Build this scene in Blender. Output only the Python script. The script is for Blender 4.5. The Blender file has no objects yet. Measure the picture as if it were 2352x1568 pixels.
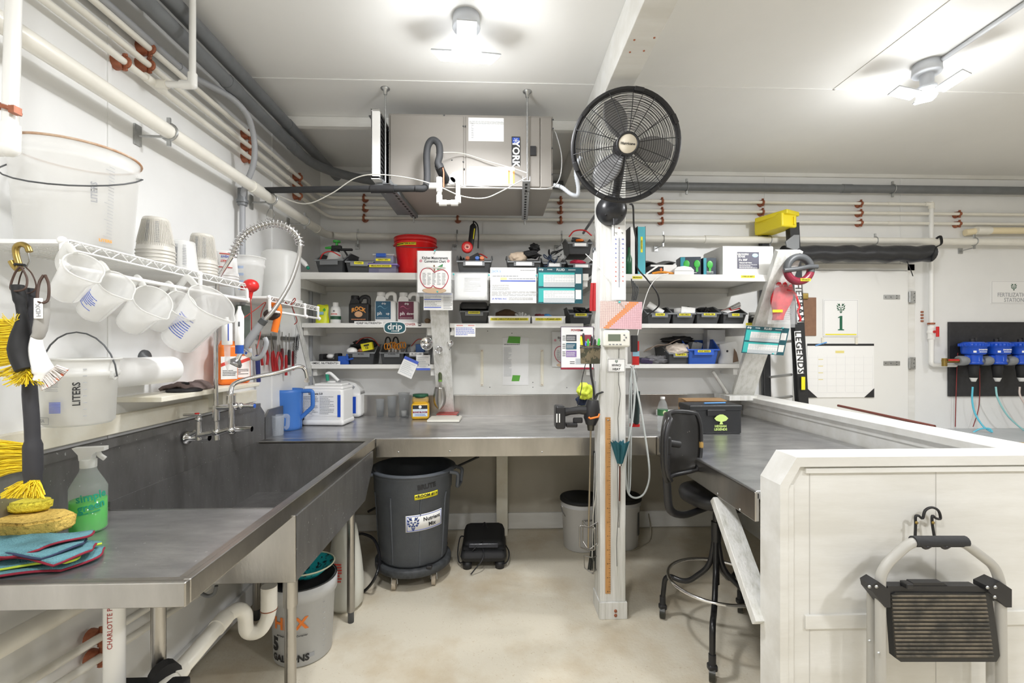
import bpy, bmesh, math, random
from mathutils import Vector, Matrix, noise
random.seed(7)
R = math.radians
PI = math.pi
C = bpy.context.scene.collection
SC = bpy.context.scene
# ---------------- camera ----------------
F = 1045.0; V0 = 795.0; EYE = 1.5; YAW = 2.0
cam_d = bpy.data.cameras.new('camera'); cam = bpy.data.objects.new('camera', cam_d); C.objects.link(cam)
cam_d.sensor_width = 36; cam_d.lens = F / 2352 * 36; cam_d.shift_y = (V0 - 784) / 2352
cam_d.clip_start = 0.02; cam_d.clip_end = 60
cam.location = (0, 0, EYE); cam.rotation_euler = (R(90), 0, R(-YAW)); SC.camera = cam
# ---------------- view and world ----------------
SC.view_settings.view_transform = 'Standard'; SC.view_settings.look = 'None'
SC.view_settings.gamma = 1; SC.view_settings.use_curve_mapping = False
SC.view_settings.exposure = 0.0
w = bpy.data.worlds.new('world'); SC.world = w; w.use_nodes = True
w.node_tree.nodes['Background'].inputs[0].default_value = (.9, .95, 1, 1)
w.node_tree.nodes['Background'].inputs[1].default_value = 0.3
SC.cycles.max_bounces = 10; SC.cycles.diffuse_bounces = 6; SC.cycles.transparent_max_bounces = 24
LAMP = 31.0      # watts of each ceiling lamp
LAMPS = [(-.13, 2.0, .75), (2.2, 2.25, .85), (-.3, .1, .95), (2.2, -.1, .95), (4.6, .8, .95), (.9, -2.1, .5)]   # x, y, share of LAMP; last two are unseen, added to soften contrast

def ray(u, v):
    a = (u - 1176) / F; b = (V0 - v) / F
    s, c = math.sin(R(YAW)), math.cos(R(YAW))
    return Vector((a * c + s, -a * s + c, b))
def W(u, v, x=None, y=None, z=None):
    "where the sight line through a photo pixel meets the plane x=, y= or z="
    d = ray(u, v)
    if y is not None: t = y / d.y
    elif x is not None: t = x / d.x
    else: t = (z - EYE) / d.z
    return Vector((0, 0, EYE)) + d * t

# ---------------- materials ----------------
MATS = {}
def mat(name, col, rough=.5, metal=0, var=0, vscale=6, bump=0, bscale=60, col2=None, stretch=None, alpha=None, emit=0, trans=0, coat=0, spec=None, ior=None, specks=None, fac=(.35,.65)):
    if name in MATS: return MATS[name]
    m = bpy.data.materials.new(name); m.use_nodes = True; MATS[name] = m
    nt = m.node_tree; N = nt.nodes; L = nt.links
    b = N['Principled BSDF']
    col = tuple(col) + (1,)
    b.inputs['Base Color'].default_value = col
    b.inputs['Roughness'].default_value = rough; b.inputs['Metallic'].default_value = metal
    if spec is not None: b.inputs['Specular IOR Level'].default_value = spec
    if ior: b.inputs['IOR'].default_value = ior
    if coat: b.inputs['Coat Weight'].default_value = coat
    if trans: b.inputs['Transmission Weight'].default_value = trans
    if emit:
        b.inputs['Emission Color'].default_value = col; b.inputs['Emission Strength'].default_value = emit
    tc = None
    def coords(st=None):
        nonlocal tc
        if tc is None: tc = N.new('ShaderNodeTexCoord')
        mp = N.new('ShaderNodeMapping'); L.new(tc.outputs['Object'], mp.inputs[0])
        if st: mp.inputs['Scale'].default_value = st
        return mp.outputs[0]
    src = None
    if var or col2:
        n = N.new('ShaderNodeTexNoise'); n.inputs['Scale'].default_value = vscale; n.inputs['Detail'].default_value = 6
        n.inputs['Roughness'].default_value = .6
        L.new(coords(stretch), n.inputs['Vector'])
        r = N.new('ShaderNodeMapRange'); r.inputs[1].default_value = fac[0]; r.inputs[2].default_value = fac[1]
        L.new(n.outputs[0], r.inputs[0])
        mx = N.new('ShaderNodeMix'); mx.data_type = 'RGBA'
        c2 = tuple(col2) + (1,) if col2 else tuple(max(0, c * (1 - var)) for c in col[:3]) + (1,)
        mx.inputs[6].default_value = col; mx.inputs[7].default_value = c2
        L.new(r.outputs[0], mx.inputs[0]); L.new(mx.outputs[2], b.inputs['Base Color']); src = mx.outputs[2]
    if specks:
        sc_, thr, scol = specks
        n = N.new('ShaderNodeTexNoise'); n.inputs['Scale'].default_value = sc_; n.inputs['Detail'].default_value = 3
        L.new(coords(), n.inputs['Vector'])
        r = N.new('ShaderNodeMapRange'); r.inputs[1].default_value = thr; r.inputs[2].default_value = thr + .05
        L.new(n.outputs[0], r.inputs[0])
        mx = N.new('ShaderNodeMix'); mx.data_type = 'RGBA'
        if src: L.new(src, mx.inputs[6])
        else: mx.inputs[6].default_value = col
        mx.inputs[7].default_value = tuple(scol) + (1,)
        L.new(r.outputs[0], mx.inputs[0]); L.new(mx.outputs[2], b.inputs['Base Color'])
    if bump:
        n = N.new('ShaderNodeTexNoise'); n.inputs['Scale'].default_value = bscale; n.inputs['Detail'].default_value = 4
        L.new(coords(stretch), n.inputs['Vector'])
        bp = N.new('ShaderNodeBump'); bp.inputs['Strength'].default_value = bump; bp.inputs['Distance'].default_value = .01
        L.new(n.outputs[0], bp.inputs['Height']); L.new(bp.outputs[0], b.inputs['Normal'])
    if alpha is not None:      # milky plastic: part clear, part diffuse and translucent
        b.inputs['Base Color'].default_value = col
        tl = N.new('ShaderNodeBsdfTranslucent'); tl.inputs[0].default_value = col
        tp = N.new('ShaderNodeBsdfTransparent')
        m1 = N.new('ShaderNodeMixShader'); m1.inputs[0].default_value = .4
        L.new(b.outputs[0], m1.inputs[1]); L.new(tl.outputs[0], m1.inputs[2])
        m2 = N.new('ShaderNodeMixShader'); m2.inputs[0].default_value = 1 - alpha
        L.new(m1.outputs[0], m2.inputs[1]); L.new(tp.outputs[0], m2.inputs[2])
        L.new(m2.outputs[0], N['Material Output'].inputs[0])
    return m

WHITE = mat('white_wall', (.83, .835, .83), .35, var=.05, vscale=2.5)
CEIL = mat('ceiling_paint', (.80, .80, .785), .55, var=.04, vscale=1.5)
PAINT = mat('white_painted_wood', (.76, .76, .74), .55, col2=(.56, .56, .51), vscale=14, stretch=(2.5, 2.5, .12), bump=.3, bscale=40, fac=(.45, .72))
PAINTH = mat('white_painted_board', (.80, .80, .78), .5, col2=(.68, .67, .63), vscale=7, stretch=(.2, 1, 1), bump=.1, bscale=40)
CREAM = mat('cream_painted_wood', (.82, .80, .71), .5, col2=(.72, .67, .54), vscale=5, bump=.1)
PVC = mat('white_pvc', (.84, .82, .75), .3, var=.06, vscale=8)
PVCW = mat('bright_white_pvc', (.86, .86, .84), .25)
GREY = mat('grey_pvc', (.17, .18, .19), .4, var=.15, vscale=12)
GREYL = mat('light_grey_conduit', (.34, .35, .37), .45)
COPPER = mat('copper_coated_steel', (.42, .14, .07), .45, metal=.3, var=.3, vscale=60)
ZINC = mat('zinc_steel', (.52, .53, .53), .35, metal=.9, var=.25, vscale=40)
STEEL = mat('stainless_steel', (.60, .60, .60), .31, metal=.85, col2=(.40, .40, .41), vscale=11, stretch=(.4, 1, 1), bump=.10, bscale=45, specks=(65, .70, (.78, .78, .78)))
STEELF = mat('brushed_steel_front', (.54, .52, .49), .3, metal=1, col2=(.40, .385, .36), vscale=5, stretch=(1, 1, .3), bump=.05, bscale=90)
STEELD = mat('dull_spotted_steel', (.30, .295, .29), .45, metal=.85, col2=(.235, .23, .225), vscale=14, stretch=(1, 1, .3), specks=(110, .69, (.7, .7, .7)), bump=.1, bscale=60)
CHROME = mat('chrome', (.75, .75, .76), .12, metal=1)
BLACK = mat('black_plastic', (.018, .018, .02), .45)
BLACKM = mat('matt_black', (.012, .012, .013), .7)
RUBBER = mat('dark_rubber_foam', (.025, .026, .028), .75, bump=.2, bscale=50)
DGREY = mat('dark_grey_plastic', (.075, .08, .085), .45)
MGREY = mat('mid_grey_plastic', (.22, .23, .24), .45)
WPL = mat('white_plastic', (.86, .86, .85), .35)
PAPER = mat('paper', (.88, .88, .87), .7)
YEL = mat('yellow_label_tape', (.85, .76, .02), .5)
INK = mat('black_ink', (.02, .02, .022), .6)
GINK = mat('grey_ink', (.35, .36, .38), .7)
RED = mat('red_plastic', (.62, .02, .02), .35)
BLUE = mat('blue_plastic', (.02, .09, .42), .35)
MILK = mat('milky_plastic', (.95, .95, .94), .3, alpha=.42)
MILKD = mat('dense_milky_plastic', (.86, .86, .84), .35, alpha=.72)
CLEAR = mat('clear_plastic', (.9, .92, .93), .12, alpha=.2)

# ---------------- mesh helper ----------------
def rotz(a): return Matrix.Rotation(a, 4, 'Z')
def basis(d):
    d = Vector(d).normalized()
    up = Vector((0, 0, 1)) if abs(d.z) < .95 else Vector((1, 0, 0))
    x = d.cross(up).normalized(); y = d.cross(x).normalized()
    return x, y, d
def smoothpath(pts, n=8):
    p = [Vector(q) for q in pts]
    if len(p) < 3: return p
    out = []
    for i in range(len(p) - 1):
        a = p[i - 1] if i else p[i] * 2 - p[i + 1]; b, c = p[i], p[i + 1]
        d = p[i + 2] if i + 2 < len(p) else c * 2 - b
        for k in range(n):
            t = k / n
            out.append(.5 * ((2 * b) + (c - a) * t + (2 * a - 5 * b + 4 * c - d) * t * t + (3 * b - a - 3 * c + d) * t ** 3))
    out.append(p[-1]); return out
def roundpath(pts, r, n=4):
    "polyline with rounded corners"
    p = [Vector(q) for q in pts]; out = [p[0]]
    for i in range(1, len(p) - 1):
        a, b, c = p[i - 1], p[i], p[i + 1]
        r1 = min(r, (a - b).length * .49, (c - b).length * .49)
        s = b + (a - b).normalized() * r1; e = b + (c - b).normalized() * r1
        for k in range(n + 1):
            t = k / n; out.append(s * (1 - t) ** 2 + b * 2 * t * (1 - t) + e * t * t)
    out.append(p[-1]); return out
class MB:
    def __init__(s, M=None): s.v = []; s.f = []; s.sm = []; s.M = M; s.wn = False
    def add(s, vs, fs, smooth=False, M=None):
        o = len(s.v)
        if M is not None: vs = [M @ Vector(q) for q in vs]
        if s.M is not None: vs = [s.M @ Vector(q) for q in vs]
        s.v += [tuple(q) for q in vs]; s.f += [tuple(i + o for i in q) for q in fs]; s.sm += [smooth] * len(fs)
        return s
    def box(s, c, d, M=None, bev=0):
        x, y, z = d[0] / 2, d[1] / 2, d[2] / 2
        if not bev:
            vs = [(c[0] + i * x, c[1] + j * y, c[2] + k * z) for i in (-1, 1) for j in (-1, 1) for k in (-1, 1)]
            return s.add(vs, [(0, 1, 3, 2), (4, 6, 7, 5), (0, 4, 5, 1), (2, 3, 7, 6), (0, 2, 6, 4), (1, 5, 7, 3)], M=M)
        s.wn = True; bm = bmesh.new(); bmesh.ops.create_cube(bm, size=1)
        for q in bm.verts: q.co = Vector((q.co.x * d[0], q.co.y * d[1], q.co.z * d[2]))
        bmesh.ops.bevel(bm, geom=bm.edges[:], offset=bev, segments=2, profile=.5, affect='EDGES')
        bm.verts.index_update(); cv = Vector(c)
        s.add([q.co + cv for q in bm.verts], [[q.index for q in f.verts] for f in bm.faces], True, M); bm.free(); return s
    def b2(s, a, b, bev=0, M=None):
        a, b = Vector(a), Vector(b)
        return s.box((a + b) / 2, [abs(q) for q in (b - a)], M, bev)
    def tube(s, pts, r, n=10, cap=True, closed=False, rr=None, M=None, flat=1):
        p = [Vector(q) for q in pts]; k = len(p); vs = []; fs = []
        x = None
        for i, q in enumerate(p):
            if closed: d = p[(i + 1) % k] - p[i - 1]
            else: d = p[min(i + 1, k - 1)] - p[max(i - 1, 0)]
            if d.length < 1e-9: d = Vector((0, 0, 1))
            d.normalize()
            if x is None: x = basis(d)[0]
            x = (x - d * x.dot(d))
            if x.length < 1e-6: x = basis(d)[0]
            x.normalize(); y = d.cross(x)
            ra = rr[i] if rr else r
            for j in range(n):
                a = 2 * PI * j / n; vs.append(q + x * (ra * math.cos(a)) + y * (ra * flat * math.sin(a)))
        for i in range(k if closed else k - 1):
            for j in range(n):
                a = i * n + j; b = i * n + (j + 1) % n; c = ((i + 1) % k) * n + (j + 1) % n; d_ = ((i + 1) % k) * n + j
                fs.append((a, b, c, d_))
        s.add(vs, fs, True, M)
        if cap and not closed:
            o = 0
            s.add(vs[:n], [tuple(range(n - 1, -1, -1))], False, M); s.add(vs[-n:], [tuple(range(n))], False, M)
        return s
    def cyl(s, a, b, r, r2=None, n=16, M=None): return s.tube([a, b], r, n, rr=[r, r2 if r2 is not None else r], M=M)
    def lathe(s, prof, o=(0, 0, 0), n=24, M=None, axis=None, squash=1, smooth=True):
        vs = []; fs = []
        o = Vector(o)
        if axis is None: X, Y, Z = Vector((1, 0, 0)), Vector((0, 1, 0)), Vector((0, 0, 1))
        else: X, Y, Z = basis(axis)
        for r, z in prof:
            for j in range(n):
                a = 2 * PI * j / n; vs.append(o + X * (r * math.cos(a)) + Y * (r * squash * math.sin(a)) + Z * z)
        for i in range(len(prof) - 1):
            for j in range(n):
                fs.append((i * n + j, i * n + (j + 1) % n, (i + 1) * n + (j + 1) % n, (i + 1) * n + j))
        return s.add(vs, fs, smooth, M)
    def ball(s, c, r, n=12, M=None):
        rx, ry, rz = r if hasattr(r, '__len__') else (r, r, r)
        vs = []; fs = []; k = n // 2 + 1
        for i in range(k + 1):
            t = PI * i / k
            for j in range(n):
                a = 2 * PI * j / n
                vs.append((c[0] + rx * math.sin(t) * math.cos(a), c[1] + ry * math.sin(t) * math.sin(a), c[2] + rz * math.cos(t)))
        for i in range(k):
            for j in range(n): fs.append((i * n + j, (i + 1) * n + j, (i + 1) * n + (j + 1) % n, i * n + (j + 1) % n))
        return s.add(vs, fs, True, M)
    def prism(s, poly, t, M=None, smooth=False, t0=0):
        "poly in local x,z; thickness along y from t0 to t0+t"
        n = len(poly)
        vs = [(p[0], t0, p[1]) for p in poly] + [(p[0], t0 + t, p[1]) for p in poly]
        fs = [tuple(range(n)), tuple(range(2 * n - 1, n - 1, -1))]
        s.add(vs, fs, False, M); s.add(vs, [(i, i + n, (i + 1) % n + n, (i + 1) % n) for i in range(n)], smooth, M)
        return s
    def grid(s, fn, nu, nv, th=0, smooth=True, M=None):
        "fn(a,b) for a,b in 0..1; th closes a sheet with thickness"
        P = [[Vector(fn(i / nu, j / nv)) for j in range(nv + 1)] for i in range(nu + 1)]
        vs = [P[i][j] for i in range(nu + 1) for j in range(nv + 1)]; w = nv + 1
        fs = [(i * w + j, (i + 1) * w + j, (i + 1) * w + j + 1, i * w + j + 1) for i in range(nu) for j in range(nv)]
        if not th: return s.add(vs, fs, smooth, M)
        nn = []
        for i in range(nu + 1):
            for j in range(nv + 1):
                a = P[min(i + 1, nu)][j] - P[max(i - 1, 0)][j]; b = P[i][min(j + 1, nv)] - P[i][max(j - 1, 0)]
                c = a.cross(b); nn.append(c.normalized() if c.length > 1e-9 else Vector((0, 0, 1)))
        o = len(vs); v2 = [q - nn[i] * th for i, q in enumerate(vs)]
        f2 = [tuple(reversed([q + o for q in f])) for f in fs]
        rim = [i * w for i in range(nu + 1)] + [nu * w + j for j in range(1, nv + 1)] + [i * w + nv for i in range(nu - 1, -1, -1)] + [j for j in range(nv - 1, 0, -1)]
        f3 = [(rim[i], rim[(i + 1) % len(rim)], rim[(i + 1) % len(rim)] + o, rim[i] + o) for i in range(len(rim))]
        return s.add(vs + v2, fs + f2 + f3, smooth, M)
    def bounds(s):
        return [min(q[i] for q in s.v) for i in range(3)], [max(q[i] for q in s.v) for i in range(3)]
    def mesh(s, name, m, off=None):
        me = bpy.data.meshes.new(name)
        v = s.v if off is None else [(q[0] - off[0], q[1] - off[1], q[2] - off[2]) for q in s.v]
        me.from_pydata(v, [], s.f); me.polygons.foreach_set('use_smooth', s.sm)
        me.materials.append(m); me.update()
        bm = bmesh.new(); bm.from_mesh(me); bmesh.ops.recalc_face_normals(bm, faces=bm.faces[:]); bm.to_mesh(me); bm.free()
        return me
def link(name, me, parent=None):
    o = bpy.data.objects.new(name, me); C.objects.link(o)
    if parent is not None: o.parent = parent
    return o
def wnorm(o, mb):
    if mb.wn: q = o.modifiers.new('weighted_normal', 'WEIGHTED_NORMAL'); q.weight = 100
def part(name, mb, m, parent, label=None, wd=0, kind=None):
    if wd:
        M = Matrix.Identity(4); q = parent
        while q is not None: M = Matrix.LocRotScale(q.location, q.rotation_euler, q.scale) @ M; q = q.parent
        I = M.inverted(); mb.v = [tuple(I @ Vector(p)) for p in mb.v]
    o = link(name, mb.mesh(name, m), parent); wnorm(o, mb)
    if label: o['label'] = label
    if kind: o['kind'] = kind
    return o
def thing(name, label, cat, loc=(0, 0, 0), rz=0, group=None):
    o = link(name, None); o.location = loc; o.rotation_euler = (0, 0, rz); o['label'] = label; o['category'] = cat
    if group: o['group'] = group
    return o
def solo(name, label, cat, mb, m, group=None, kind=None):
    lo, hi = mb.bounds(); off = ((lo[0] + hi[0]) / 2, (lo[1] + hi[1]) / 2, lo[2])
    o = link(name, mb.mesh(name, m, off)); o.location = off; wnorm(o, mb)
    if label: o['label'] = label; o['category'] = cat
    if group: o['group'] = group
    if kind: o['kind'] = kind
    return o
def struct(name, mb, m):
    return solo(name, None, None, mb, m, kind='structure')
def dup(root, loc, rz=None, label=None, scale=None):
    def cp(o, par):
        c = o.copy(); C.objects.link(c)
        if par is not None: c.parent = par
        for ch in kids[o.name]: cp(ch, c)
        return c
    kids = {}
    def rec(o):
        kids[o.name] = [q for q in o.children]
        for q in kids[o.name]: rec(q)
    rec(root)
    r = cp(root, None); r.location = loc
    if rz is not None: r.rotation_euler = (0, 0, rz)
    if label: r['label'] = label
    if scale: r.scale = scale
    return r
TXT = {}
def textmb(s, size, bold=0, ex=.0004, align='CENTER', wrap=None, sx=1, sp=1, lines=1):
    "lettering as a mesh in local x (right), z (up), facing -y, centred on the origin"
    cu = bpy.data.curves.new('t', 'FONT'); cu.body = s; cu.size = size; cu.extrude = ex; cu.offset = bold * size
    cu.align_x = align; cu.align_y = 'CENTER'; cu.resolution_u = 2; cu.space_character = sp; cu.space_line = lines
    o = bpy.data.objects.new('t', cu); C.objects.link(o)
    bpy.context.view_layer.update()
    me = bpy.data.meshes.new_from_object(o.evaluated_get(bpy.context.evaluated_depsgraph_get()))
    mb = MB(); vs = []
    for q in me.vertices:
        x, y, z = q.co.x * sx, q.co.y, q.co.z
        if wrap: a = x / wrap; vs.append(((wrap + z) * math.sin(a), -(wrap + z) * math.cos(a), y))
        else: vs.append((x, -z, y))
    mb.add(vs, [tuple(p.vertices) for p in me.polygons])
    bpy.data.objects.remove(o); bpy.data.meshes.remove(me); bpy.data.curves.remove(cu)
    return mb
def text(s, size, m, parent, loc=(0, 0, 0), rz=0, roll=0, tilt=0, name='lettering', **k):
    "loc is in the parent's space; wrap=r needs loc on the axis"
    mb = textmb(s, size, **k)
    M = Matrix.Translation(loc) @ rotz(rz) @ Matrix.Rotation(tilt, 4, 'X') @ Matrix.Rotation(-roll, 4, 'Y')
    mb.v = [tuple(M @ Vector(q)) for q in mb.v]
    return part(name, mb, m, parent)
def bars(w, h, rows, M=None, fill=.85, th=.35, seed=1, words=True):
    "rows of small print as thin strokes, local x,z centred, facing -y"
    rnd = random.Random(seed); mb = MB()
    for i in range(rows):
        z = h / 2 - (i + .5) * h / rows; t = h / rows * th; x = -w / 2; end = w / 2 * (1 if rnd.random() < .7 else rnd.uniform(-.3, .9))
        while x < end:
            l = rnd.uniform(.05, .16) * w if words else w * fill
            mb.box((min(x + l / 2, w / 2), -.0003, z), (min(l, w), .0006, t), M); x += l + w * .018
            if not words: break
    return mb
def at(loc, rz=0, roll=0, tilt=0):
    return Matrix.Translation(loc) @ rotz(rz) @ Matrix.Rotation(tilt, 4, 'X') @ Matrix.Rotation(-roll, 4, 'Y')
# ================= ROOM =================
XL, XR, YB, YF, ZC = -1.42, 5.4, 3.73, -3.0, 2.946
FLOOR = mat('worn_cream_floor', (.66, .61, .50), .55, col2=(.50, .40, .26), vscale=2.6, bump=.15, bscale=70, fac=(.48, .80), specks=(95, .66, (.54, .46, .34)))
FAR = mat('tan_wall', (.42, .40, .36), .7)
struct('floor', MB().b2((XL - .1, YF - .1, -.1), (XR + .1, YB + .1, 0)), FLOOR)
struct('ceiling', MB().b2((XL - .1, YF - .1, ZC), (XR + .1, YB + .1, ZC + .1)), CEIL)
struct('wall_left', MB().b2((XL - .1, YF - .1, 0), (XL, YB + .1, ZC)), WHITE)
struct('wall_back', MB().b2((XL, YB, 0), (XR, YB + .1, ZC)), WHITE)
struct('wall_right', MB().b2((XR, YF - .1, 0), (XR + .1, YB + .1, ZC)), FAR)
struct('wall_front', MB().b2((XL, YF - .1, 0), (XR, YF, ZC)), FAR)
tr = 0
def trim(a, b, m=PAINTH, **k):
    global tr; tr += 1
    return struct('trim_%d' % tr, MB().b2(a, b, **k), m)
trim((XL, 2.90, ZC - .062), (.54, 2.945, ZC), bev=.004)                       # batten across the ceiling bay
trim((.667, YB - .02, ZC - .03), (XR, YB, ZC)); trim((XL, YB - .02, ZC - .03), (.54, YB, ZC))
# wall panel seams: narrow raised joint strips
for x in (-.1, .95, 2.25, 3.42): trim((x - .008, YB - .004, .14), (x + .008, YB, ZC), WHITE)
for y in (.5, 1.72, 2.94): trim((XL, y - .008, 0), (XL + .004, y + .008, ZC), WHITE)
for y in (2.5, 1.3): trim((XL, y - .006, ZC - .003), (XR, y + .006, ZC), CEIL)
for x in (1.9, 3.1): trim((x - .006, YF, ZC - .003), (x + .006, 2.5, ZC), CEIL)
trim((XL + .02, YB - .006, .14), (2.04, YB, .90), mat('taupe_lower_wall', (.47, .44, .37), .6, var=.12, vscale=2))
struct('baseboard_back', MB().b2((XL, YB - .022, .012), (XR, YB, .14), bev=.004), PAINTH)
struct('baseboard_left', MB().b2((XL, YF, .012), (XL + .02, YB - .022, .13), bev=.004), WHITE)
# ceiling beam and post
beam = struct('trim_20', MB().b2((.54, YF, 2.763), (.667, YB - .02, ZC), bev=.004), PAINTH)
sb = MB()
for u, v in ((1457, 92), (1503, 87), (1447, 120), (1479, 117)):
    p = W(u, v, z=2.762); sb.lathe([(.0001, -.002), (.0045, -.001), (.005, .002)], p, 8)
part('bolt', sb, COPPER, beam, wd=1)
post = struct('trim_21', MB().b2((.572, 2.49, .09), (.716, 2.63, 2.763), bev=.006), PAINT)
part('base_plate', MB().b2((.566, 2.478, 0), (.722, 2.642, .092), bev=.003), PAINT, post, wd=1)
pf = 2.4885
cr = MB()
cx = [(1422, 800), (1421, 880), (1425, 905), (1419, 960), (1421, 1010), (1418, 1090), (1420, 1180), (1416, 1250), (1417, 1300)]
for i in range(len(cx) - 1):
    a, b = W(*cx[i], y=pf), W(*cx[i + 1], y=pf)
    cr.tube([a, b], .0022, 5, flat=.5)
part('split', cr, BLACKM, post, wd=1)
bl = MB()
for u, v in ((1414, 1403), (1414, 1413)): bl.lathe([(.0001, -.004), (.008, -.003), (.009, .004)], W(u, v, y=2.476), 10, axis=(0, 1, 0))
part('bolt', bl, COPPER, post, wd=1)
# low wall along the desk, capped
struct('wall_low', MB().b2((2.045, 1.70, 0), (2.155, YB, 1.062)), PAINTH)
trim((1.985, 1.70, 1.062), (2.18, YB, 1.10), PAINTH, bev=.005)
trim((2.028, 1.70, 1.02), (2.045, YB, 1.062), PAINTH)
# near partition with a clipped corner
PF, PBK = 1.612, 1.715; PXL, PXR = 1.02, 2.3; c1, c2 = .062, .098
poly = [(PXL + .012, 0), (PXR, 0), (PXR, 1.065), (PXL + .078, 1.065), (PXL + .012, 1.10 - c2 - .015)]
part_w = struct('wall_partition', MB().prism(poly, PBK - PF - .012, at((0, PF + .006, 0))), PAINTH)
cap = [(PXL, 0), (PXL, 1.10 - c2), (PXL + c1, 1.10), (PXR, 1.10), (PXR, 1.066), (PXL + c1 + .012, 1.066), (PXL + .03, 1.10 - c2 - .012), (PXL + .03, 0)]
part('cap_board', MB().prism(cap, PBK - PF + .02, at((0, PF - .012, 0))), PAINTH, part_w, wd=1)
part('batten', MB().b2((PXL + .10, PF - .004, .475), (PXR, PF + .008, .525), bev=.002), PAINTH, part_w, wd=1)
part('batten', MB().b2((PXL + .10, PF - .006, 1.040), (PXR, PF + .008, 1.058), bev=.002), PAINTH, part_w, wd=1)
part('corner_strip', MB().b2((PXL + .03, PF - .006, 0), (PXL + .055, PF + .008, 1.0), bev=.002), PAINTH, part_w, wd=1)
sg = MB()
for u in (1862, 2153):
    p = W(u, 1250, y=PF); sg.b2((p.x - .0012, PF + .0045, 0), (p.x + .0012, PF + .0065, 1.04))
part('panel_joint', sg, mat('faint_joint', (.55, .54, .52), .6), part_w, wd=1)

# ================= STAINLESS WORKTOPS =================
Z = .94
wt = thing('worktop', 'long dull stainless steel worktop running along the back wall under the shelves', 'worktop', (-.1, 3.2, 0))
part('tabletop', MB().b2((XL + .005, 2.81, Z - .035), (2.04, YB - .03, Z), bev=.006), STEEL, wt, wd=1)
part('front_apron', MB().b2((-.735, 2.806, Z - .12), (1.0, 2.83, Z - .004), bev=.005), STEELF, wt, wd=1)
part('backsplash', MB().b2((XL + .03, YB - .032, Z - .01), (2.04, YB - .012, 1.107), bev=.004), STEELF, wt, wd=1)
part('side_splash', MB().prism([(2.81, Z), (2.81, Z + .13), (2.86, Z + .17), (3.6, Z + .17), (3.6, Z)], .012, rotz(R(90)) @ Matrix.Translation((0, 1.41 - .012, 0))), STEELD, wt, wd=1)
part('leg', MB().b2((W(1153, 1100, y=3.64).x - .045, 3.60, 0), (W(1153, 1100, y=3.64).x + .045, 3.69, Z - .035), bev=.004), CREAM, wt, label='cream painted wooden leg board', wd=1)
part('leg', MB().b2((1.85, 3.60, 0), (1.94, 3.69, Z - .035), bev=.004), CREAM, wt, label='cream painted wooden leg board', wd=1)
scr = MB()
for u, v in ((915, 1038), (1033, 1036), (1245, 1038)): scr.lathe([(.0001, -.003), (.005, -.002), (.006, .002)], W(u, v, y=2.806), 8, axis=(0, 1, 0))
part('screw', scr, ZINC, wt, wd=1)
dk = thing('desk_worktop', 'stainless steel desk worktop between the swivel stool and the white low wall', 'worktop', (1.5, 2.2, 0))
part('tabletop', MB().b2((1.005, 1.725, Z - .035), (2.04, 2.808, Z + .001), bev=.006), STEEL, dk, wd=1)
part('side_apron', MB().b2((1.0, 1.725, Z - .12), (1.02, 2.83, Z - .004), bev=.005), STEELF, dk, wd=1)
scr = MB()
for u, v in ((1648, 1133), (1699, 1170)): scr.lathe([(.0001, -.003), (.005, -.002), (.006, .002)], W(u, v, x=1.0), 8, axis=(1, 0, 0))
part('screw', scr, ZINC, dk, wd=1)
a, b = W(1655, 1145, x=1.03), W(1757, 1430, x=1.03)
br = MB(); d = (b - a); L_ = d.length; Mx = Matrix.Translation((a + b) / 2) @ d.to_track_quat('Z', 'X').to_matrix().to_4x4()
br.box((0, 0, 0), (.04, .085, L_), Mx, .003)
solo('desk_brace', 'white painted wooden brace slanting under the steel desk beside the stool', 'brace', br, PAINT)

# ---- sink unit ----
sk = thing('sink', 'stainless steel sink with drainboard along the left wall', 'sink', (-1.07, 1.9, 0))
X0, X1 = XL + .02, -.736; Y0, Y1, YM = 1.105, 2.795, 1.69
def dz(y): return Z - .018 - .014 * (y - Y0) / (YM - Y0)
db = MB()
db.grid(lambda a, b: (X0 + (X1 - .03 - X0) * b, Y0 + .03 + (YM - Y0 - .03) * a, dz(Y0 + .03 + (YM - Y0 - .03) * a)), 4, 4, th=-.004, smooth=False)
part('drainboard', db, STEEL, sk, wd=1)
rim = MB()
rim.b2((X0, Y0, Z - .06), (X1, Y0 + .018, Z), bev=.004); rim.b2((X0, Y0 + .004, Z - .02), (X1 - .002, Y0 + .036, Z - .004))
rim.b2((X1 - .02, Y0 + .0185, Z - .06), (X1, Y1 + .012, Z), bev=.004); rim.b2((X1 - .038, Y0 + .037, Z - .022), (X1 - .003, Y1, Z - .003))
rim.b2((X0, 2.73, Z - .03), (X1, Y1 + .01, Z), bev=.003)
part('rim', rim, STEELF, sk, wd=1)
zb = .645; xi, xo = X0 + .004, -.775
bs = MB()
bs.b2((xi, YM, zb), (xo, YM + .006, Z - .03)); bs.b2((xi, 2.70, zb), (xo, 2.706, Z - .01))
bs.b2((xi, YM, zb), (xi + .006, 2.70, Z)); bs.b2((xo - .006, YM, zb), (xo, 2.70, Z - .01)); bs.b2((xi, YM, zb), (xo, 2.70, zb + .006))
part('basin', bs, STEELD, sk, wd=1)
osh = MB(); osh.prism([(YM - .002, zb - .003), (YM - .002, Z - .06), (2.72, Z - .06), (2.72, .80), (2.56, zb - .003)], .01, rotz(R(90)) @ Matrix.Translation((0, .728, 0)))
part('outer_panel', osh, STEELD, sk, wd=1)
part('end_panel', MB().b2((X0, YM - .012, zb - .003), (-.728, YM - .002, Z - .055), bev=.002), STEELF, sk, wd=1)
bsp = MB(); bsp.prism([(Y0, Z - .02), (Y0, 1.165), (2.73, 1.165), (2.80, 1.10), (2.80, Z - .02)], .012, rotz(R(90)) @ Matrix.Translation((0, 1.398, 0)))
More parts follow.
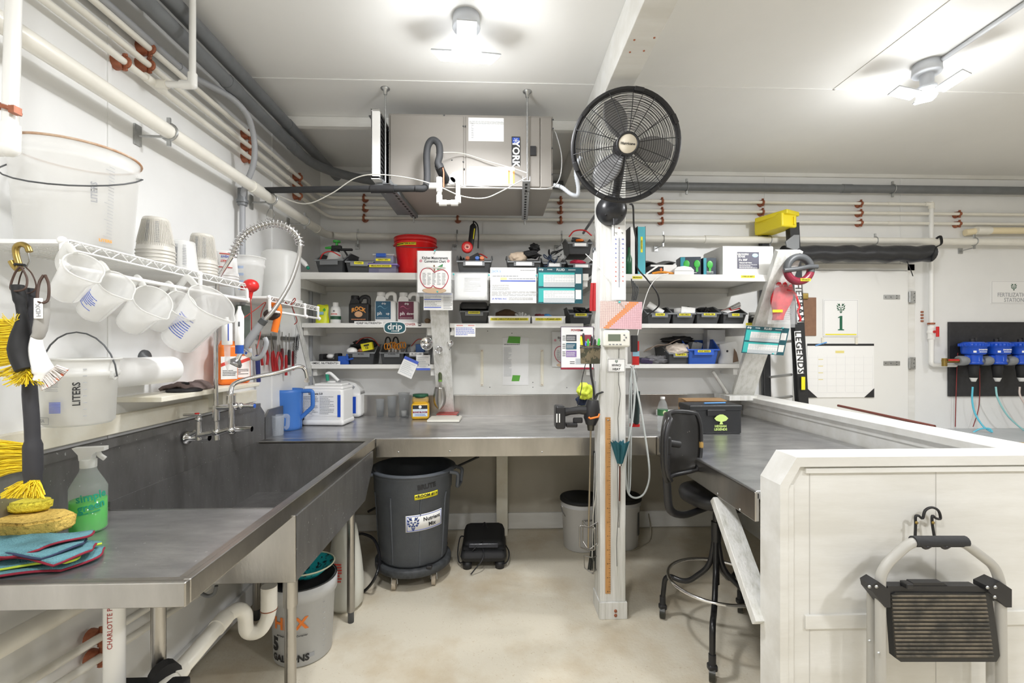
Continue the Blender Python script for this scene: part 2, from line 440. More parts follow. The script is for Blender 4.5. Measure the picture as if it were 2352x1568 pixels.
bsp.prism([(Y0, 1.135), (Y0, 1.165), (2.73, 1.165), (2.73, 1.135)], .014, rotz(R(90)) @ Matrix.Translation((0, 1.386, 0)))
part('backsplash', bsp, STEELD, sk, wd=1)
def leg(u, v0, s, par, floor=True):
    d = ray(u, 1400); p = Vector((d.x * s, d.y * s, 0))
    b = MB(); b.cyl((p.x, p.y, .06), (p.x, p.y, v0), .0205, n=16); b.cyl((p.x, p.y, v0 - .10), (p.x, p.y, v0), .0255, n=16)
    o = part('leg', b, STEELF, par, wd=1)
    part('foot', MB().lathe([(.001, 0), (.016, 0), (.016, .05), (.020, .06), (.020, .075)], (p.x, p.y, 0), 14), DGREY, o, wd=1)
leg(667, zb, 1.68, sk); leg(806, .80, 2.476, sk); leg(364, Z - .05, 1.43, sk)
leg(590, zb, 2.5, sk)

# ================= PIPES =================
def run(name, label, pts, r, m, group=None, cat='pipe', clamps=(), bend=.05, couplings=(), cr_=1.18, cm=None):
    t = thing(name, label, cat, (0, 0, 0))
    pts = [Vector(p) for p in pts]; t.location = pts[0]
    if group: t['group'] = group
    part('pipe', MB().tube(roundpath(pts, bend), r, 12), m, t, wd=1)
    for p, d, L in couplings:
        p = Vector(p); d = Vector(d).normalized()
        part('coupling', MB().cyl(p - d * L / 2, p + d * L / 2, r * cr_, n=14), cm or m, t, wd=1)
    for p, d in clamps:
        clampfn(p, d, r, t)
    return t
def clampfn(p, d, r, t):
    "copper-coated hose-style saddle: a strap round the pipe with two ears, and a round plate on the wall"
    p = Vector(p); ax, wall = d; ax = Vector(ax); wall = Vector(wall)
    b = MB(); side = ax.cross(wall).normalized()
    arc = [p + (side * math.cos(t_) - wall * math.sin(t_)) * (r + .003) for t_ in [PI * k / 8 for k in range(9)]]
    b.tube([arc[0] + side * .016 ] + arc + [arc[-1] - side * .016], .0045, 6, flat=2.2)
    for s_ in (1, -1):
        b.ball(p + side * s_ * (r + .014) - wall * .006, .005, 6)
    b.cyl(p + wall * (r * .5), p + wall * .038, .024, .028, n=14)
    part('pipe_clamp', b, COPPER, t, wd=1)
xw = XL + .038
PV = .0125
defs = [(344, 112, 1530, 462, 'top', (744, 0)), (343, 150, 1530, 484, 'middle', 0), (287, 143, 1530, 507, 'lowest', 0)]
names = {'top': 'upper of the three thin white pipes running round the walls', 'middle': 'middle one of the three thin white pipes running round the walls', 'lowest': 'lowest of the three thin white pipes running round the walls'}
cl_left = {'top': [(344, 112), (574, 322), (688, 396)], 'middle': [(343, 150), (574, 347), (688, 425)], 'lowest': [(287, 143), (574, 370), (688, 455)]}
for u, v, u2, v2, k, _ in defs:
    zl = W(u, v, x=xw).z; zr = W(u2, v2, y=YB - .038).z
    xe = XR - .05 if k != 'top' else W(2137, 462, y=YB - .038).x
    cl = [(W(a, b, x=xw), ((0, 1, 0), (-1, 0, 0))) for a, b in cl_left[k]]
    for q in cl: q[0].z = zl
    for uu in (836, 1051, 1288, 1521, 1752, 1978, 2204):
        if uu == 1051 and k != 'lowest': continue
        p = W(uu, v2, y=YB - .038); p.z = zr
        if p.x < xe: cl.append((p, ((1, 0, 0), (0, 1, 0))))
    cp = [((xw, y, zl), (0, 1, 0), .07) for y in (1.0, 3.1)] + [((x, YB - .038, zr), (1, 0, 0), .06) for x in (-1.2, 1.0 + .3 * (k == 'top'), 3.3)]
    pts = [(xw, YF + .3, zl), (xw, YB - .12, zl), (xw + .06, YB - .038, zr), (xe, YB - .038, zr)]
    t = run('water_pipe', names[k], pts, PV, PVC, clamps=cl, couplings=cp)
    if k == 'top':
        e = Vector((xe, YB - .045, zr)); t2 = thing('drop_pipe', 'white pipe dropping down the wall beside the white door to a red valve', 'pipe', (e.x, e.y, .9))
        zb_ = W(2160, 838, y=YB - .045).z; q2 = W(2195, 841, y=YB - .045)
        part('pipe', MB().tube(roundpath([e + Vector((0, 0, .02)), (e.x, e.y, W(2137, 742, y=e.y).z)], .01), .0165, 14), PVCW, t2, wd=1)
        part('pipe', MB().tube(roundpath([(e.x, e.y, W(2137, 742, y=e.y).z), (e.x, e.y, zb_), (q2.x, e.y, zb_)], .03), .0175, 14), PVCW, t2, wd=1)
        vb = W(2142, 762, y=e.y); part('valve_body', MB().cyl((e.x, e.y, vb.z - .06), (e.x, e.y, vb.z + .05), .024, n=16).ball((e.x, e.y, vb.z), .03, 12), PVCW, t2, wd=1)
        part('valve_handle', MB().cyl((e.x, e.y - .02, vb.z), (e.x, e.y - .05, vb.z), .012).box((e.x, e.y - .055, vb.z), (.022, .014, .085), bev=.004), RED, t2, wd=1)
        part('ring', MB().cyl((e.x, e.y, W(2137, 745, y=e.y).z), (e.x, e.y, W(2137, 741, y=e.y).z), .026), COPPER, t2, wd=1)
        part('elbow', MB().ball((xe, YB - .045, zr), .022, 10).cyl((xe, YB - .045, zr), (xe, YB - .045, zr - .04), .021).cyl((xe, YB - .045, zr), (xe - .05, YB - .04, zr), .017), PVC, t2, wd=1)
# big white pipe
xb = XL + .10; zl = W(383, 300, x=xb).z; zr = W(1530, 549, y=YB - .09).z
bp = run('drain_pipe', 'thickest white pipe running along the left wall and across the back wall', [(xb, YF + .3, zl), (xb, YB - .17, zl), (xb + .08, YB - .09, zr), (XR - .05, YB - .09, zr)], .0285, PVC, bend=.06,
         couplings=[((xb, 2.55, zl), (0, 1, 0), .1), ((xb, YB - .3, zl), (0, 1, 0), .08), ((xb + .2, YB - .09, zr), (1, 0, 0), .06), ((1.75, YB - .09, zr), (1, 0, 0), .12)], cr_=1.14)
for (u, v) in ((388, 307), (623, 435), (700, 497)):
    p = W(u, v, x=xb); p.z = zl
    c_ = MB().tube([p + Vector((0, 0, 1)) * .031 * math.cos(t_) + Vector((1, 0, 0)) * .031 * math.sin(t_) for t_ in [2 * PI * k / 16 for k in range(16)]], .003, 6, closed=True, flat=2.5)
    c_.cyl(p + Vector((0, 0, -.02)), p + Vector((-.10, -.03, -.03)), .005); c_.box(p + Vector((-.096, -.035, -.03)), (.006, .035, .08)); c_.box(p + Vector((0, 0, -.042)), (.014, .008, .03)); c_.box(p + Vector((0, 0, .042)), (.014, .008, .03))
    part('pipe_clamp', c_, ZINC, bp, wd=1)
for u in (822, 1050, 1290, 1523, 1768, 2010, 2238):
    p = W(u, 549, y=YB - .09); p.z = zr
    c_ = MB().tube([p + Vector((0, 0, 1)) * .031 * math.cos(t_) + Vector((0, 1, 0)) * .031 * math.sin(t_) for t_ in [2 * PI * k / 16 for k in range(16)]], .0025, 6, closed=True, flat=2)
    c_.box(p + Vector((0, 0, -.045)), (.012, .012, .03)); c_.box(p + Vector((0, 0, .045)), (.012, .012, .03)); c_.box(p + Vector((-.03, .085, -.06)), (.035, .008, .045)); c_.cyl(p + Vector((0, 0, -.05)), p + Vector((-.03, .085, -.06)), .004)
    part('pipe_clamp', c_, ZINC, bp, wd=1)
# grey pipes
zA = 2.87; xa = W(392, 0, z=zA).x
gp = run('grey_pipe', 'thick dark grey pipe nearest the ceiling, ending in the back wall', [(xa, YF + .3, zA), (xa, YB, zA)], .034, GREY, couplings=[((xa, y, zA), (0, 1, 0), .1) for y in (1.15, 2.9)], cr_=1.08)
zB = 2.785; xB = W(331, 0, z=zB).x; zBr = W(1700, 430, y=YB - .06).z
gp2 = run('grey_pipe', 'thick dark grey pipe below the ceiling that turns along the back wall', [(xB, YF + .3, zB), (xB, YB - .42, zB), (xB + .34, YB - .06, zBr), (XR - .05, YB - .06, zBr)], .033, GREY, bend=.22,
          couplings=[((xB, y, zB), (0, 1, 0), .1) for y in (1.7, 2.3, 3.0)] + [((.9, YB - .06, zBr), (1, 0, 0), .08), ((2.9, YB - .06, zBr), (1, 0, 0), .08)], cr_=1.08)
for g_, x_, z_ in ((gp, xa, zA), (gp2, xB, zB)):
    for y_ in (1.62,):
        p = Vector((x_, y_, z_))
        c_ = MB().tube([p + Vector((0, 0, 1)) * .036 * math.cos(t_) + Vector((1, 0, 0)) * .036 * math.sin(t_) for t_ in [2 * PI * k / 16 for k in range(16)]], .003, 6, closed=True, flat=4)
        if g_ is gp: c_.cyl(p + Vector((.0, 0, .03)), (p.x, p.y, ZC), .005); c_.lathe([(.02, 0), (.02, -.006), (.006, -.012)], (p.x, p.y, ZC), 12)
        else: c_.cyl(p + Vector((-.03, 0, 0)), (XL, p.y, p.z), .005)
        part('pipe_clamp', c_, ZINC, g_, wd=1)
for u in (1577, 2050):
    p = W(u, 430, y=YB - .06); p.z = zBr
    c_ = MB().tube([p + Vector((0, 0, 1)) * .036 * math.cos(t_) + Vector((0, 1, 0)) * .036 * math.sin(t_) for t_ in [2 * PI * k / 16 for k in range(16)]], .003, 6, closed=True, flat=2)
    c_.box(p + Vector((0, 0, -.05)), (.014, .014, .03)); c_.box(p + Vector((0, 0, .05)), (.014, .014, .03)); part('pipe_clamp', c_, ZINC, gp2, wd=1)
# thin grey conduit with a drop to the drill-side box
xc = XL + .045; zc = W(400, 145, x=xc).z
pc = [(xc, YF + .3, zc)] + [W(u, v, x=xq) for u, v, xq in ((432, 172, xc), (480, 195, xc + .02), (535, 225, xc + .06), (570, 262, xc + .10), (586, 320, xc + .11), (584, 380, xc + .09), (562, 428, xc + .03), (557, 455, xc), (557, 545, xc), (557, 700, xc))]
cd = thing('grey_conduit', 'thin grey conduit that swings over the white pipes and drops down the left wall', 'conduit', pc[0])
part('conduit', MB().tube(roundpath(pc, .06), .0145, 12), GREYL, cd, wd=1)
p = pc[8]; part('coupling', MB().cyl(p + Vector((0, 0, .05)), p - Vector((0, 0, .04)), .024, n=14).cyl(p - Vector((0, 0, .01)), p - Vector((0, 0, .025)), .03, n=14), GREY, cd, wd=1)
p = pc[1]; part('coupling', MB().cyl(p - Vector((0, .06, 0)), p + Vector((0, .03, 0)), .019, n=14), GREYL, cd, wd=1)
# vertical feed with an elbow, tee on the lowest pipe
p3 = W(355, 193, x=xw); el = W(427, 190, x=xw + .15); el.z = p3.z; el.y = p3.y; top = Vector((el.x, el.y, ZC))
fp = thing('feed_pipe', 'white pipe coming straight down from the ceiling to an elbow at the left wall', 'pipe', el)
part('pipe', MB().tube(roundpath([p3, el, top], .02), .0125, 12), PVCW, fp, wd=1)
part('tee', MB().cyl(p3 - Vector((0, .05, 0)), p3 + Vector((0, .05, 0)), .018).cyl(p3, p3 + Vector((.05, 0, 0)), .018), PVC, fp, wd=1)
part('elbow', MB().ball(el, .018, 10).cyl(el, el + Vector((0, 0, .045)), .0175).cyl(el, el - Vector((.045, 0, 0)), .0175), PVCW, fp, wd=1)
# near vertical pipe on the far left
q = W(22, 340, x=-1.24); q2 = W(42, 0, x=-1.24); q2.y = q.y + .01
nv = thing('riser_pipe', 'white vertical pipe with a brown clip at the far left edge above the tilted tub', 'pipe', q)
up_ = q2 + (q2 - q).normalized() * .6; up_ = q + (q2 - q) * ((ZC - q.z) / (q2.z - q.z))
part('pipe', MB().tube([q, up_], .0165, 14), PVCW, nv, wd=1)
part('elbow', MB().ball(q, .022, 12).cyl(q, q + (q2 - q).normalized() * .06, .021).cyl(q, (XL + .02, q.y, q.z), .021), PVCW, nv, wd=1)
p = W(25, 253, x=-1.24); p.x = q.x + (q2.x - q.x) * (p.z - q.z) / (q2.z - q.z); p.y = q.y
c_ = MB().tube([p + Vector((math.cos(t_), math.sin(t_), -.25 * math.cos(t_))) * .0195 for t_ in [2 * PI * k / 16 for k in range(16)]], .0035, 6, closed=True, flat=2.0)
c_.box(p + Vector((.026, -.012, -.008)), (.014, .02, .018)); c_.box(p + Vector((-.026, .0, .008)), (.02, .012, .014)); part('clip', c_, COPPER, nv, wd=1)
# pale yellow pipe stub at the far right and black foam-wrapped line
a = W(2225, 532, y=YB - .06); b = W(2352, 527, y=YB - .06)
yp = run('pale_pipe', 'short pale yellow pipe end above the fertilizer board at the right edge', [(XR - .05, YB - .06, b.z), (a.x + .12, YB - .06, a.z + .01), (a.x, YB - .03, a.z)], .028, mat('pale_yellow_pvc', (.85, .74, .50), .35), couplings=[((a.x + .12, YB - .06, a.z + .01), (1, 0, 0), .12)], cm=PVC)
# ================= CEILING LAMPS =================
LED=mat('lit_led_panel',(1,1,1),.4,emit=22)
HOUS=mat('lamp_housing',(.55,.57,.60),.5)
lamp_labels=['glaring white LED ceiling lamp above the air handler in the left bay','white LED ceiling lamp with open panels in the right bay',
               'white LED ceiling lamp behind the viewer, left bay','white LED ceiling lamp behind the viewer, right bay','unseen white LED lamp added as fill light far to the right of the view','unseen white LED lamp added as fill light deepest behind the viewer']
for i,(x,y,pw)in enumerate(LAMPS):
    t=thing('ceiling_lamp',lamp_labels[i],'ceiling lamp',(x,y,ZC-.17),.4 if i%2 else 0.1)
    part('canopy',MB().lathe([(.001,.17),(.058,.17),(.062,.12),(.058,.112),(.001,.112)],n=24),HOUS,t)
    part('socket',MB().lathe([(.03,.112),(.028,.06),(.04,.05),(.042,.035),(.001,.035)],n=20),HOUS,t)
    part('bulb',MB().lathe([(.042,.035),(.042,.0),(.03,-.012),(.001,-.014)],n=20),LED,t)
    for k in range(3):
        M=rotz(k*2*PI/3+.5)@Matrix.Translation((.105,0,.02))@Matrix.Rotation(-.30,4,'Y')
        pn=part('wing_panel',MB().box((0,0,.006),(.115,.085,.008),M,.003),HOUS,t)
        part('led_plate',MB().box((0,0,0),(.10,.07,.004),M),LED,pn)
        part('arm',MB().tube([M@Vector((-.058,0,.006)),Vector((0,0,.03))],.008,6),HOUS,t)
    L=bpy.data.lights.new('bulb_light','POINT');L.energy=LAMP*pw*.35;L.shadow_soft_size=.05;L.color=(.97,.985,1)
    o=bpy.data.objects.new('bulb_light',L);C.objects.link(o);o.parent=t;o.location=(0,0,-.085)
    L=bpy.data.lights.new('panel_light','AREA');L.shape='DISK';L.size=.22;L.energy=LAMP*pw;L.color=(.98,.985,1)
    o=bpy.data.objects.new('panel_light',L);C.objects.link(o);o.parent=t;o.location=(0,0,-.14)
# surface conduit leading to the right lamp
a=Vector((LAMPS[1][0]+.03,LAMPS[1][1],ZC-.014));b=W(2352,10,z=ZC-.014);d=(b-a);b=a+d*1.8
solo('ceiling_conduit','thin grey conduit on the ceiling leading to the right lamp','conduit',MB().tube([a,b],.011,10),HOUS)

# ================= AIR HANDLER =================
TAUPE=mat('taupe_painted_metal',(.30,.28,.255),.5,metal=.1,var=.08,vscale=2)
UX0,UX1=W(892,350,y=2.62).x,W(1270,350,y=2.62).x;UZ0,UZ1=2.405,2.83;UY0,UY1=2.62,3.16
ah=thing('air_handler','large taupe air handler hanging from the ceiling on two threaded rods','air conditioner',((UX0+UX1)/2,2.9,UZ0))
part('cabinet',MB().b2((UX0,UY0,UZ0),(UX1,UY1,UZ1),bev=.006),TAUPE,ah,wd=1)
xs=W(1067,350,y=2.61).x;xr2=W(1240,350,y=2.61).x
part('access_panel',MB().b2((UX0+.012,UY0-.008,UZ0+.012),(xs-.006,UY0,UZ1-.012),bev=.004),TAUPE,ah,wd=1)
part('access_panel',MB().b2((xs+.006,UY0-.008,UZ0+.012),(xr2,UY0,UZ1-.012),bev=.004),TAUPE,ah,wd=1)
part('access_panel',MB().b2((xr2+.004,UY0-.006,UZ0+.012),(UX1-.008,UY0,UZ1-.012),bev=.004),TAUPE,ah,wd=1)
def rect(u0,v0,u1,v1,y,t=.001,m=None):
    a,b=W(u0,v0,y=y),W(u1,v1,y=y);return MB().b2((a.x,y-t,min(a.z,b.z)),(b.x,y,max(a.z,b.z)))
yf=UY0-.008
pp=part('data_sheet',rect(1076,270,1157,325,yf),PAPER,ah,wd=1)
a=W(1116,282,y=yf);part('printed_text',bars(.19,.018,4,at((a.x,yf-.001,a.z)),seed=4),GINK,pp,wd=1)
a=W(1085,300,y=yf);part('printed_text',bars(.012,.09,9,at((a.x-.0,yf-.001,a.z)),seed=5),GINK,pp,wd=1)
pp=part('warning_label',rect(1078,382,1182,423,yf),PAPER,ah,wd=1)
for u in(1169,1180):part('label_stripe',rect(u-2,392,u+2,422,yf-.001,.0006),mat('orange_print',(.85,.35,.08),.5),pp,wd=1)
a=W(1135,408,y=yf);part('printed_text',bars(.09,.06,8,at((a.x,yf-.001,a.z)),seed=6),GINK,pp,wd=1)
bd=part('badge',rect(1175,314,1195,380,yf,.004),BLACK,ah,wd=1)
part('badge_field',rect(1177,316,1193,331,yf-.004,.001),mat('badge_blue',(.02,.08,.5),.4),bd,wd=1)
a=W(1184.5,354,y=yf-.0045);s_=textmb('YORK',.056,bold=.03)
s_.v=[tuple(Matrix.Translation((a.x,yf-.0055,a.z))@Matrix.Rotation(R(90),4,'Y')@Vector(q))for q in s_.v];part('lettering',s_,WPL,bd,wd=1)
a=W(1185,323,y=yf-.0055);sn=MB()
for k in range(6):
    e=Vector((math.cos(k*PI/3),0,math.sin(k*PI/3)))*.015;sn.tube([a,a+e],.0015,5)
    for q_ in(.5,-.5):sn.tube([a+e*.6,a+e*.6+Vector((math.cos(k*PI/3+q_),0,math.sin(k*PI/3+q_)))*.005],.001,4)
part('snowflake',sn,WPL,bd,wd=1)
part('latch',rect(1218,337,1231,358,yf,.012),BLACK,ah,wd=1)
sc_=MB()
for u,v in((1064,290),(1069,290),(1064,372),(1066,388),(1270,275),(1270,295),(1268,340),(1268,400),(893,300),(893,330),(893,400),(1020,265),(1038,368)):
    sc_.lathe([(.0001,-.005),(.004,-.004),(.005,0)],W(u,v,y=UY0-.006),8,axis=(0,1,0))
part('screw',sc_,DGREY,ah,wd=1)
# intake filter frame at its left end
fx1=W(872,330,y=2.50).x;fx0=W(852,330,y=2.50).x
fl=thing('filter_frame','white upright filter frame with dark louvres at the left end of the air handler','filter',((fx0+fx1)/2,2.75,2.42))
part('frame',MB().b2((fx0,2.50,W(860,411,y=2.5).z),(fx1,2.52,W(860,254,y=2.5).z),bev=.003).b2((fx0,2.5,2.42),(fx0+.006,3.05,2.79)).b2((fx0,2.5,2.415),(fx1,3.05,2.425)).b2((fx0,2.5,2.785),(fx1,3.05,2.795)),WPL,fl,wd=1)
for k in range(14):
    z_=2.44+k*.0255
    part('louvre',MB().box((fx1-.004,2.62,z_),(.012,.19,.014),None),BLACK,fl,wd=1)
part('duct',MB().b2((fx1+.002,2.72,2.43),(UX0-.001,3.12,2.78)),DGREY,fl,wd=1)
part('flange',MB().prism([(fx0-.03,2.785),(fx0,2.74),(fx0,2.79)],.3,at((0,2.56,0))),DGREY,fl,wd=1)
part('bottom_pan',MB().b2((fx0+.004,2.56,2.398),(UX0+.06,3.14,2.404)),GREY,fl,wd=1)
# struts and rods
for i,(ua,va,ub,vb_)in enumerate(((887,418,953,497),(1209,412,1205,502))):
    a,b=W(ua,va,z=2.385),W(ub,vb_,z=2.385);d=b-a;L_=d.length
    Mx=Matrix.Translation(a)@Matrix.Rotation(math.atan2(d.y,d.x)-PI/2,4,'Z')
    st=thing('strut_channel',['slotted grey steel strut under the left end of the air handler','slotted grey steel strut under the right end of the air handler'][i],'strut',a)
    part('channel',MB().box((0,L_/2,-.008),(.041,L_,.003),Mx).box((-.019,L_/2,.004),(.003,L_,.024),Mx).box((.019,L_/2,.004),(.003,L_,.024),Mx),GREYL if i else GREY,st,wd=1)
    sl=MB()
    for k in range(int(L_/.05)):sl.box((0,.05+k*.05,-.0098),(.013,.028,.0008),Mx,0)
    part('slot',sl,BLACKM,st,wd=1)
    part('bolt',MB().cyl(b-d.normalized()*.03,b-d.normalized()*.03-Vector((0,0,.05)),.005),ZINC,st,wd=1)
    t_=W((885,1211)[i],(203,210)[i],z=ZC)
    rd=thing('threaded_rod',['thin steel rod holding the left end of the air handler','thin steel rod holding the right end of the air handler'][i],'rod',(t_.x,t_.y,2.36))
    part('rod',MB().cyl((t_.x,t_.y,2.355),(t_.x,t_.y,ZC),.005,n=8),ZINC,rd,wd=1)
    part('ceiling_cup',MB().lathe([(.001,0),(.026,0),(.024,-.006),(.012,-.012),(.009,-.035),(.001,-.035)],(t_.x,t_.y,ZC),16),ZINC,rd,wd=1)
    part('nut',MB().cyl((t_.x,t_.y,2.372),(t_.x,t_.y,2.36),.011,n=6).cyl((t_.x,t_.y,2.398),(t_.x,t_.y,2.408),.011,n=6),ZINC,rd,wd=1)
# foam covered refrigerant line
def PY(l,y):return[W(u,v,y=y)for u,v in l]
ls=thing('insulated_line','black foam covered line from the left wall looping up into the air handler','pipe',W(800,435,y=2.45))
pts=[W(612,436,y=2.45),W(800,434,y=2.46),W(975,433,y=2.47)]
pts[0]=W(600,437,x=XL+.05)
part('insulation',MB().tube(pts,.0175,12),RUBBER,ls,wd=1)
part('insulation',MB().tube(smoothpath(PY([(955,433),(975,431),(981,410),(980,355),(985,330),(996,322),(1008,332),(1010,356),(1006,375),(1012,388)],2.46),6),.0185,12),RUBBER,ls,wd=1)
p=W(1008,380,y=2.46);part('insulation',MB().tube(smoothpath([p,p+Vector((.01,.05,-.02)),p+Vector((.02,.15,-.02))],5),.024,12),RUBBER,ls,wd=1)
part('coupling',MB().cyl(W(852,434,y=2.46),W(905,434,y=2.46),.0215,n=14),BLACK,ls,wd=1)
part('copper_stub',MB().tube([p+Vector((.02,0,-.01)),W(1019,395,y=2.46),W(1019,430,y=2.46)],.004,8),COPPER,ls,wd=1)
tr_=thing('drain_trap','white pvc trap hanging in a square loop under the air handler','pipe trap',W(1029,474,y=2.47))
part('pipe',MB().tube(roundpath(PY([(1009,408),(1009,465),(1052,465),(1052,398)],2.47)+[W(1052,398,y=2.62)],.012),.0125,12),PVCW,tr_,wd=1)
for(a,b)in(((1009,408),(1009,440)),((1009,448),(1009,466)),((1009,466),(1026,466)),((1052,452),(1052,466)),((1036,466),(1052,466)),((985,427),(1009,427))):
    part('fitting',MB().cyl(W(*a,y=2.47),W(*b,y=2.47),.0165,n=14),PVCW,tr_,wd=1)
part('port_plate',MB().lathe([(.001,-.004),(.03,-.004),(.034,0)],W(1046,408,y=2.609),18,axis=(0,1,0)).lathe([(.001,-.004),(.02,-.004),(.022,0)],W(1038,415,y=2.609),18,axis=(0,1,0)),WPL,tr_,wd=1)
WIRE=mat('white_wire',(.55,.54,.49),.5)
def cable(name,label,pts,r,m,cat='cable',n=8,k=8,group=None):
    b=MB().tube(smoothpath(pts,k),r,n);o=solo(name,label,cat,b,m,group);return o
cable('thermostat_wire','slack white wire swooping from the left wall past the filter to the trap',[W(632,447,y=2.6),W(700,468,y=2.5),W(760,445,y=2.47),W(810,412,y=2.44),W(850,401,y=2.43),W(900,403,y=2.44),W(960,413,y=2.43),W(1010,429,y=2.43),W(1060,450,y=2.44),W(1110,455,y=2.45),W(1150,440,y=2.46),W(1208,408,y=2.47)],.003,WIRE)
cable('sensor_wire','thin white wire draped across the front panels of the air handler',[W(1000,350,y=2.47),W(1060,352,y=2.58),W(1120,370,y=2.58),W(1180,387,y=2.56),W(1210,397,y=2.48)],.003,WIRE)
cable('power_wire','thin grey wire along the bottom edge of the air handler curving up at its right',[W(1052,430,y=2.55),W(1075,426,y=2.58),W(1140,431,y=2.59),W(1210,433,y=2.58),W(1262,432,y=2.58),W(1285,410,y=2.6),W(1290,360,y=2.62),W(1278,310,y=2.64),W(1270,297,y=2.65)],.003,mat('grey_wire',(.5,.5,.5),.5))
fc=thing('flexible_conduit','ribbed light grey conduit bending from the air handler towards the fan','conduit',W(1300,440,y=2.62))
fpth=smoothpath([W(1272,425,y=2.64),W(1290,430,y=2.62),W(1312,446,y=2.60),W(1326,448,y=2.60),W(1328,430,y=2.58),W(1323,400,y=2.56),W(1326,375,y=2.55),W(1335,360,y=2.54)],10)
part('hose',MB().tube(fpth,.012,10,rr=[.0125 if i%2 else .0105 for i in range(len(fpth))]),mat('light_grey_flex',(.55,.58,.62),.45),fc,wd=1)

# ================= WALL FAN =================
hub=W(1441,331,y=2.10)
fan=thing('wall_fan','black round wall fan mounted high on the white post','fan',(.645,2.47,2.25))
n_=(Vector((-.12,-1,-.26))).normalized()            # facing direction
fx,fy,_=basis(n_)
FM=Matrix(((fx.x,fy.x,n_.x,hub.x),(fx.y,fy.y,n_.y,hub.y),(fx.z,fy.z,n_.z,hub.z),(0,0,0,1)))
RG=.248
def ringpts(r,z,n=48):return[FM@Vector((r*math.cos(2*PI*k/n),r*math.sin(2*PI*k/n),z))for k in range(n)]
ck=part('outer_ring',MB().tube(ringpts(RG,-.062,56),.007,6,closed=True,flat=2.0),BLACK,fan,wd=1)
cg=MB()
for k in range(18):
    q=(k+1)/18;r=.055+(RG-.055)*q;z=.01-.065*q**2.2
    cg.tube(ringpts(r,z),.0013,4,closed=True)
part('front_guard',cg,BLACK,fan,wd=1)
cg=MB()
for k in range(16):
    q=(k+1)/16;r=.06+(RG-.06)*q;z=-.135+.07*q**2.4
    cg.tube(ringpts(r,z),.0011,4,closed=True)
part('rear_guard',cg,BLACK,fan,wd=1)
for k in range(14):
    a=2*PI*k/14+.12
    sp=MB().tube([FM@Vector((r*math.cos(a),r*math.sin(a),z))for r,z in[(.05,.012)]+[(.055+(RG-.055)*q,.0115-.065*q**2.2)for q in(.25,.5,.75,1)]],.002,5)
    part('guard_spoke',sp,BLACK,fan,wd=1)
for k in range(10):
    a=2*PI*k/10
    sp=MB().tube([FM@Vector((r*math.cos(a),r*math.sin(a),z))for r,z in[(.055+(RG-.055)*q,-.137+.07*q**2.4)for q in(0,.25,.5,.75,1)]],.0015,5)
    part('rear_spoke',sp,BLACK,fan,wd=1)
for a in(.35,1.1,2.2,3.6,4.5,5.6):
    part('rim_clip',MB().box((0,0,0),(.02,.045,.04),FM@rotz(a)@Matrix.Translation((RG,0,-.062)),.004),BLACK,fan,wd=1)
part('hub_ring',MB().tube(ringpts(.048,.012,32),.006,6,closed=True),BLACK,fan,wd=1)
bdg=part('hub_badge',MB().lathe([(.001,.016),(.040,.016),(.043,.012)],n=28,M=FM),mat('champagne_badge',(.72,.66,.55),.35),fan,wd=1)
tm=textmb('Hurricane',.0165,bold=.02)
tm.v=[tuple(FM@Matrix.Rotation(-PI/2-.0,4,'Z')@Matrix(((0,0,1,0),(0,0,0,0),(0,0,0,0),(0,0,0,1))).to_3x3().to_4x4()@Vector(q))if 0 else q for q in tm.v]
# lettering frame: right vector and up vector on the badge plane
upv=(Vector((0,0,1))-n_*n_.z).normalized();rtv=upv.cross(n_).normalized()
rtv,upv=rtv*math.cos(.1)-upv*math.sin(.1),upv*math.cos(.1)+rtv*math.sin(.1)
tm.v=[tuple(hub+n_*.017+rtv*q[0]+upv*q[2]+n_*(-q[1]))for q in tm.v]
part('lettering',tm,INK,bdg,wd=1)
for k in range(3):      # blades
    a0=2*PI*k/3+.9
    def bl_(s,t,a0=a0):
        r=.05+.17*s;wd=.25+.75*math.sin(PI*min(1,.25+s*.7));ang=a0+(t-.5)*wd*.75/(.5+r*2.6)
        return FM@Vector((r*math.cos(ang),r*math.sin(ang),-.06+(t-.5)*.045*(1.2-s*.4)))
    part('blade',MB().grid(bl_,8,8,th=.002),mat('fan_blade',(.20,.20,.205),.4),fan,wd=1)
part('motor',MB().lathe([(.001,-.02),(.045,-.025),(.05,-.05),(.055,-.10),(.05,-.15),(.03,-.165),(.001,-.168)],n=24,M=FM),BLACK,fan,wd=1)
mb_=FM@Vector((0,0,-.13));bc=W(1412,474,y=2.40)
part('neck',MB().tube(smoothpath([mb_,mb_+Vector((-.005,.06,-.10)),(bc.x+.01,2.40,bc.z+.09),(bc.x,2.43,bc.z+.02)],5),.02,10,flat=1.4),BLACK,fan,wd=1)
bcx=Vector((bc.x,2.488,bc.z))
part('base',MB().lathe([(.083,0),(.083,.03),(.076,.055),(.055,.078),(.03,.088),(.001,.09)],bcx,32,axis=(0,-1,0)),mat('satin_black',(.02,.021,.024),.3),fan,wd=1)
hl=MB()
for dx,dz_ in((-.042,.042),(.042,.042),(-.042,-.04),(.042,-.04)):hl.lathe([(.0001,.004),(.006,.004),(.007,-.01)],bcx+Vector((dx,-.072,dz_)),8,axis=(0,-1,0))
part('screw',hl,BLACKM,fan,wd=1)
part('pull_chain',MB().cyl(bcx+Vector((.0,-.07,-.06)),bcx+Vector((0,-.075,-.095)),.006).tube([bcx+Vector((.002,-.07,-.09)),bcx+Vector((.004,-.06,-.15))],.0015,5),BLACK,fan,wd=1)
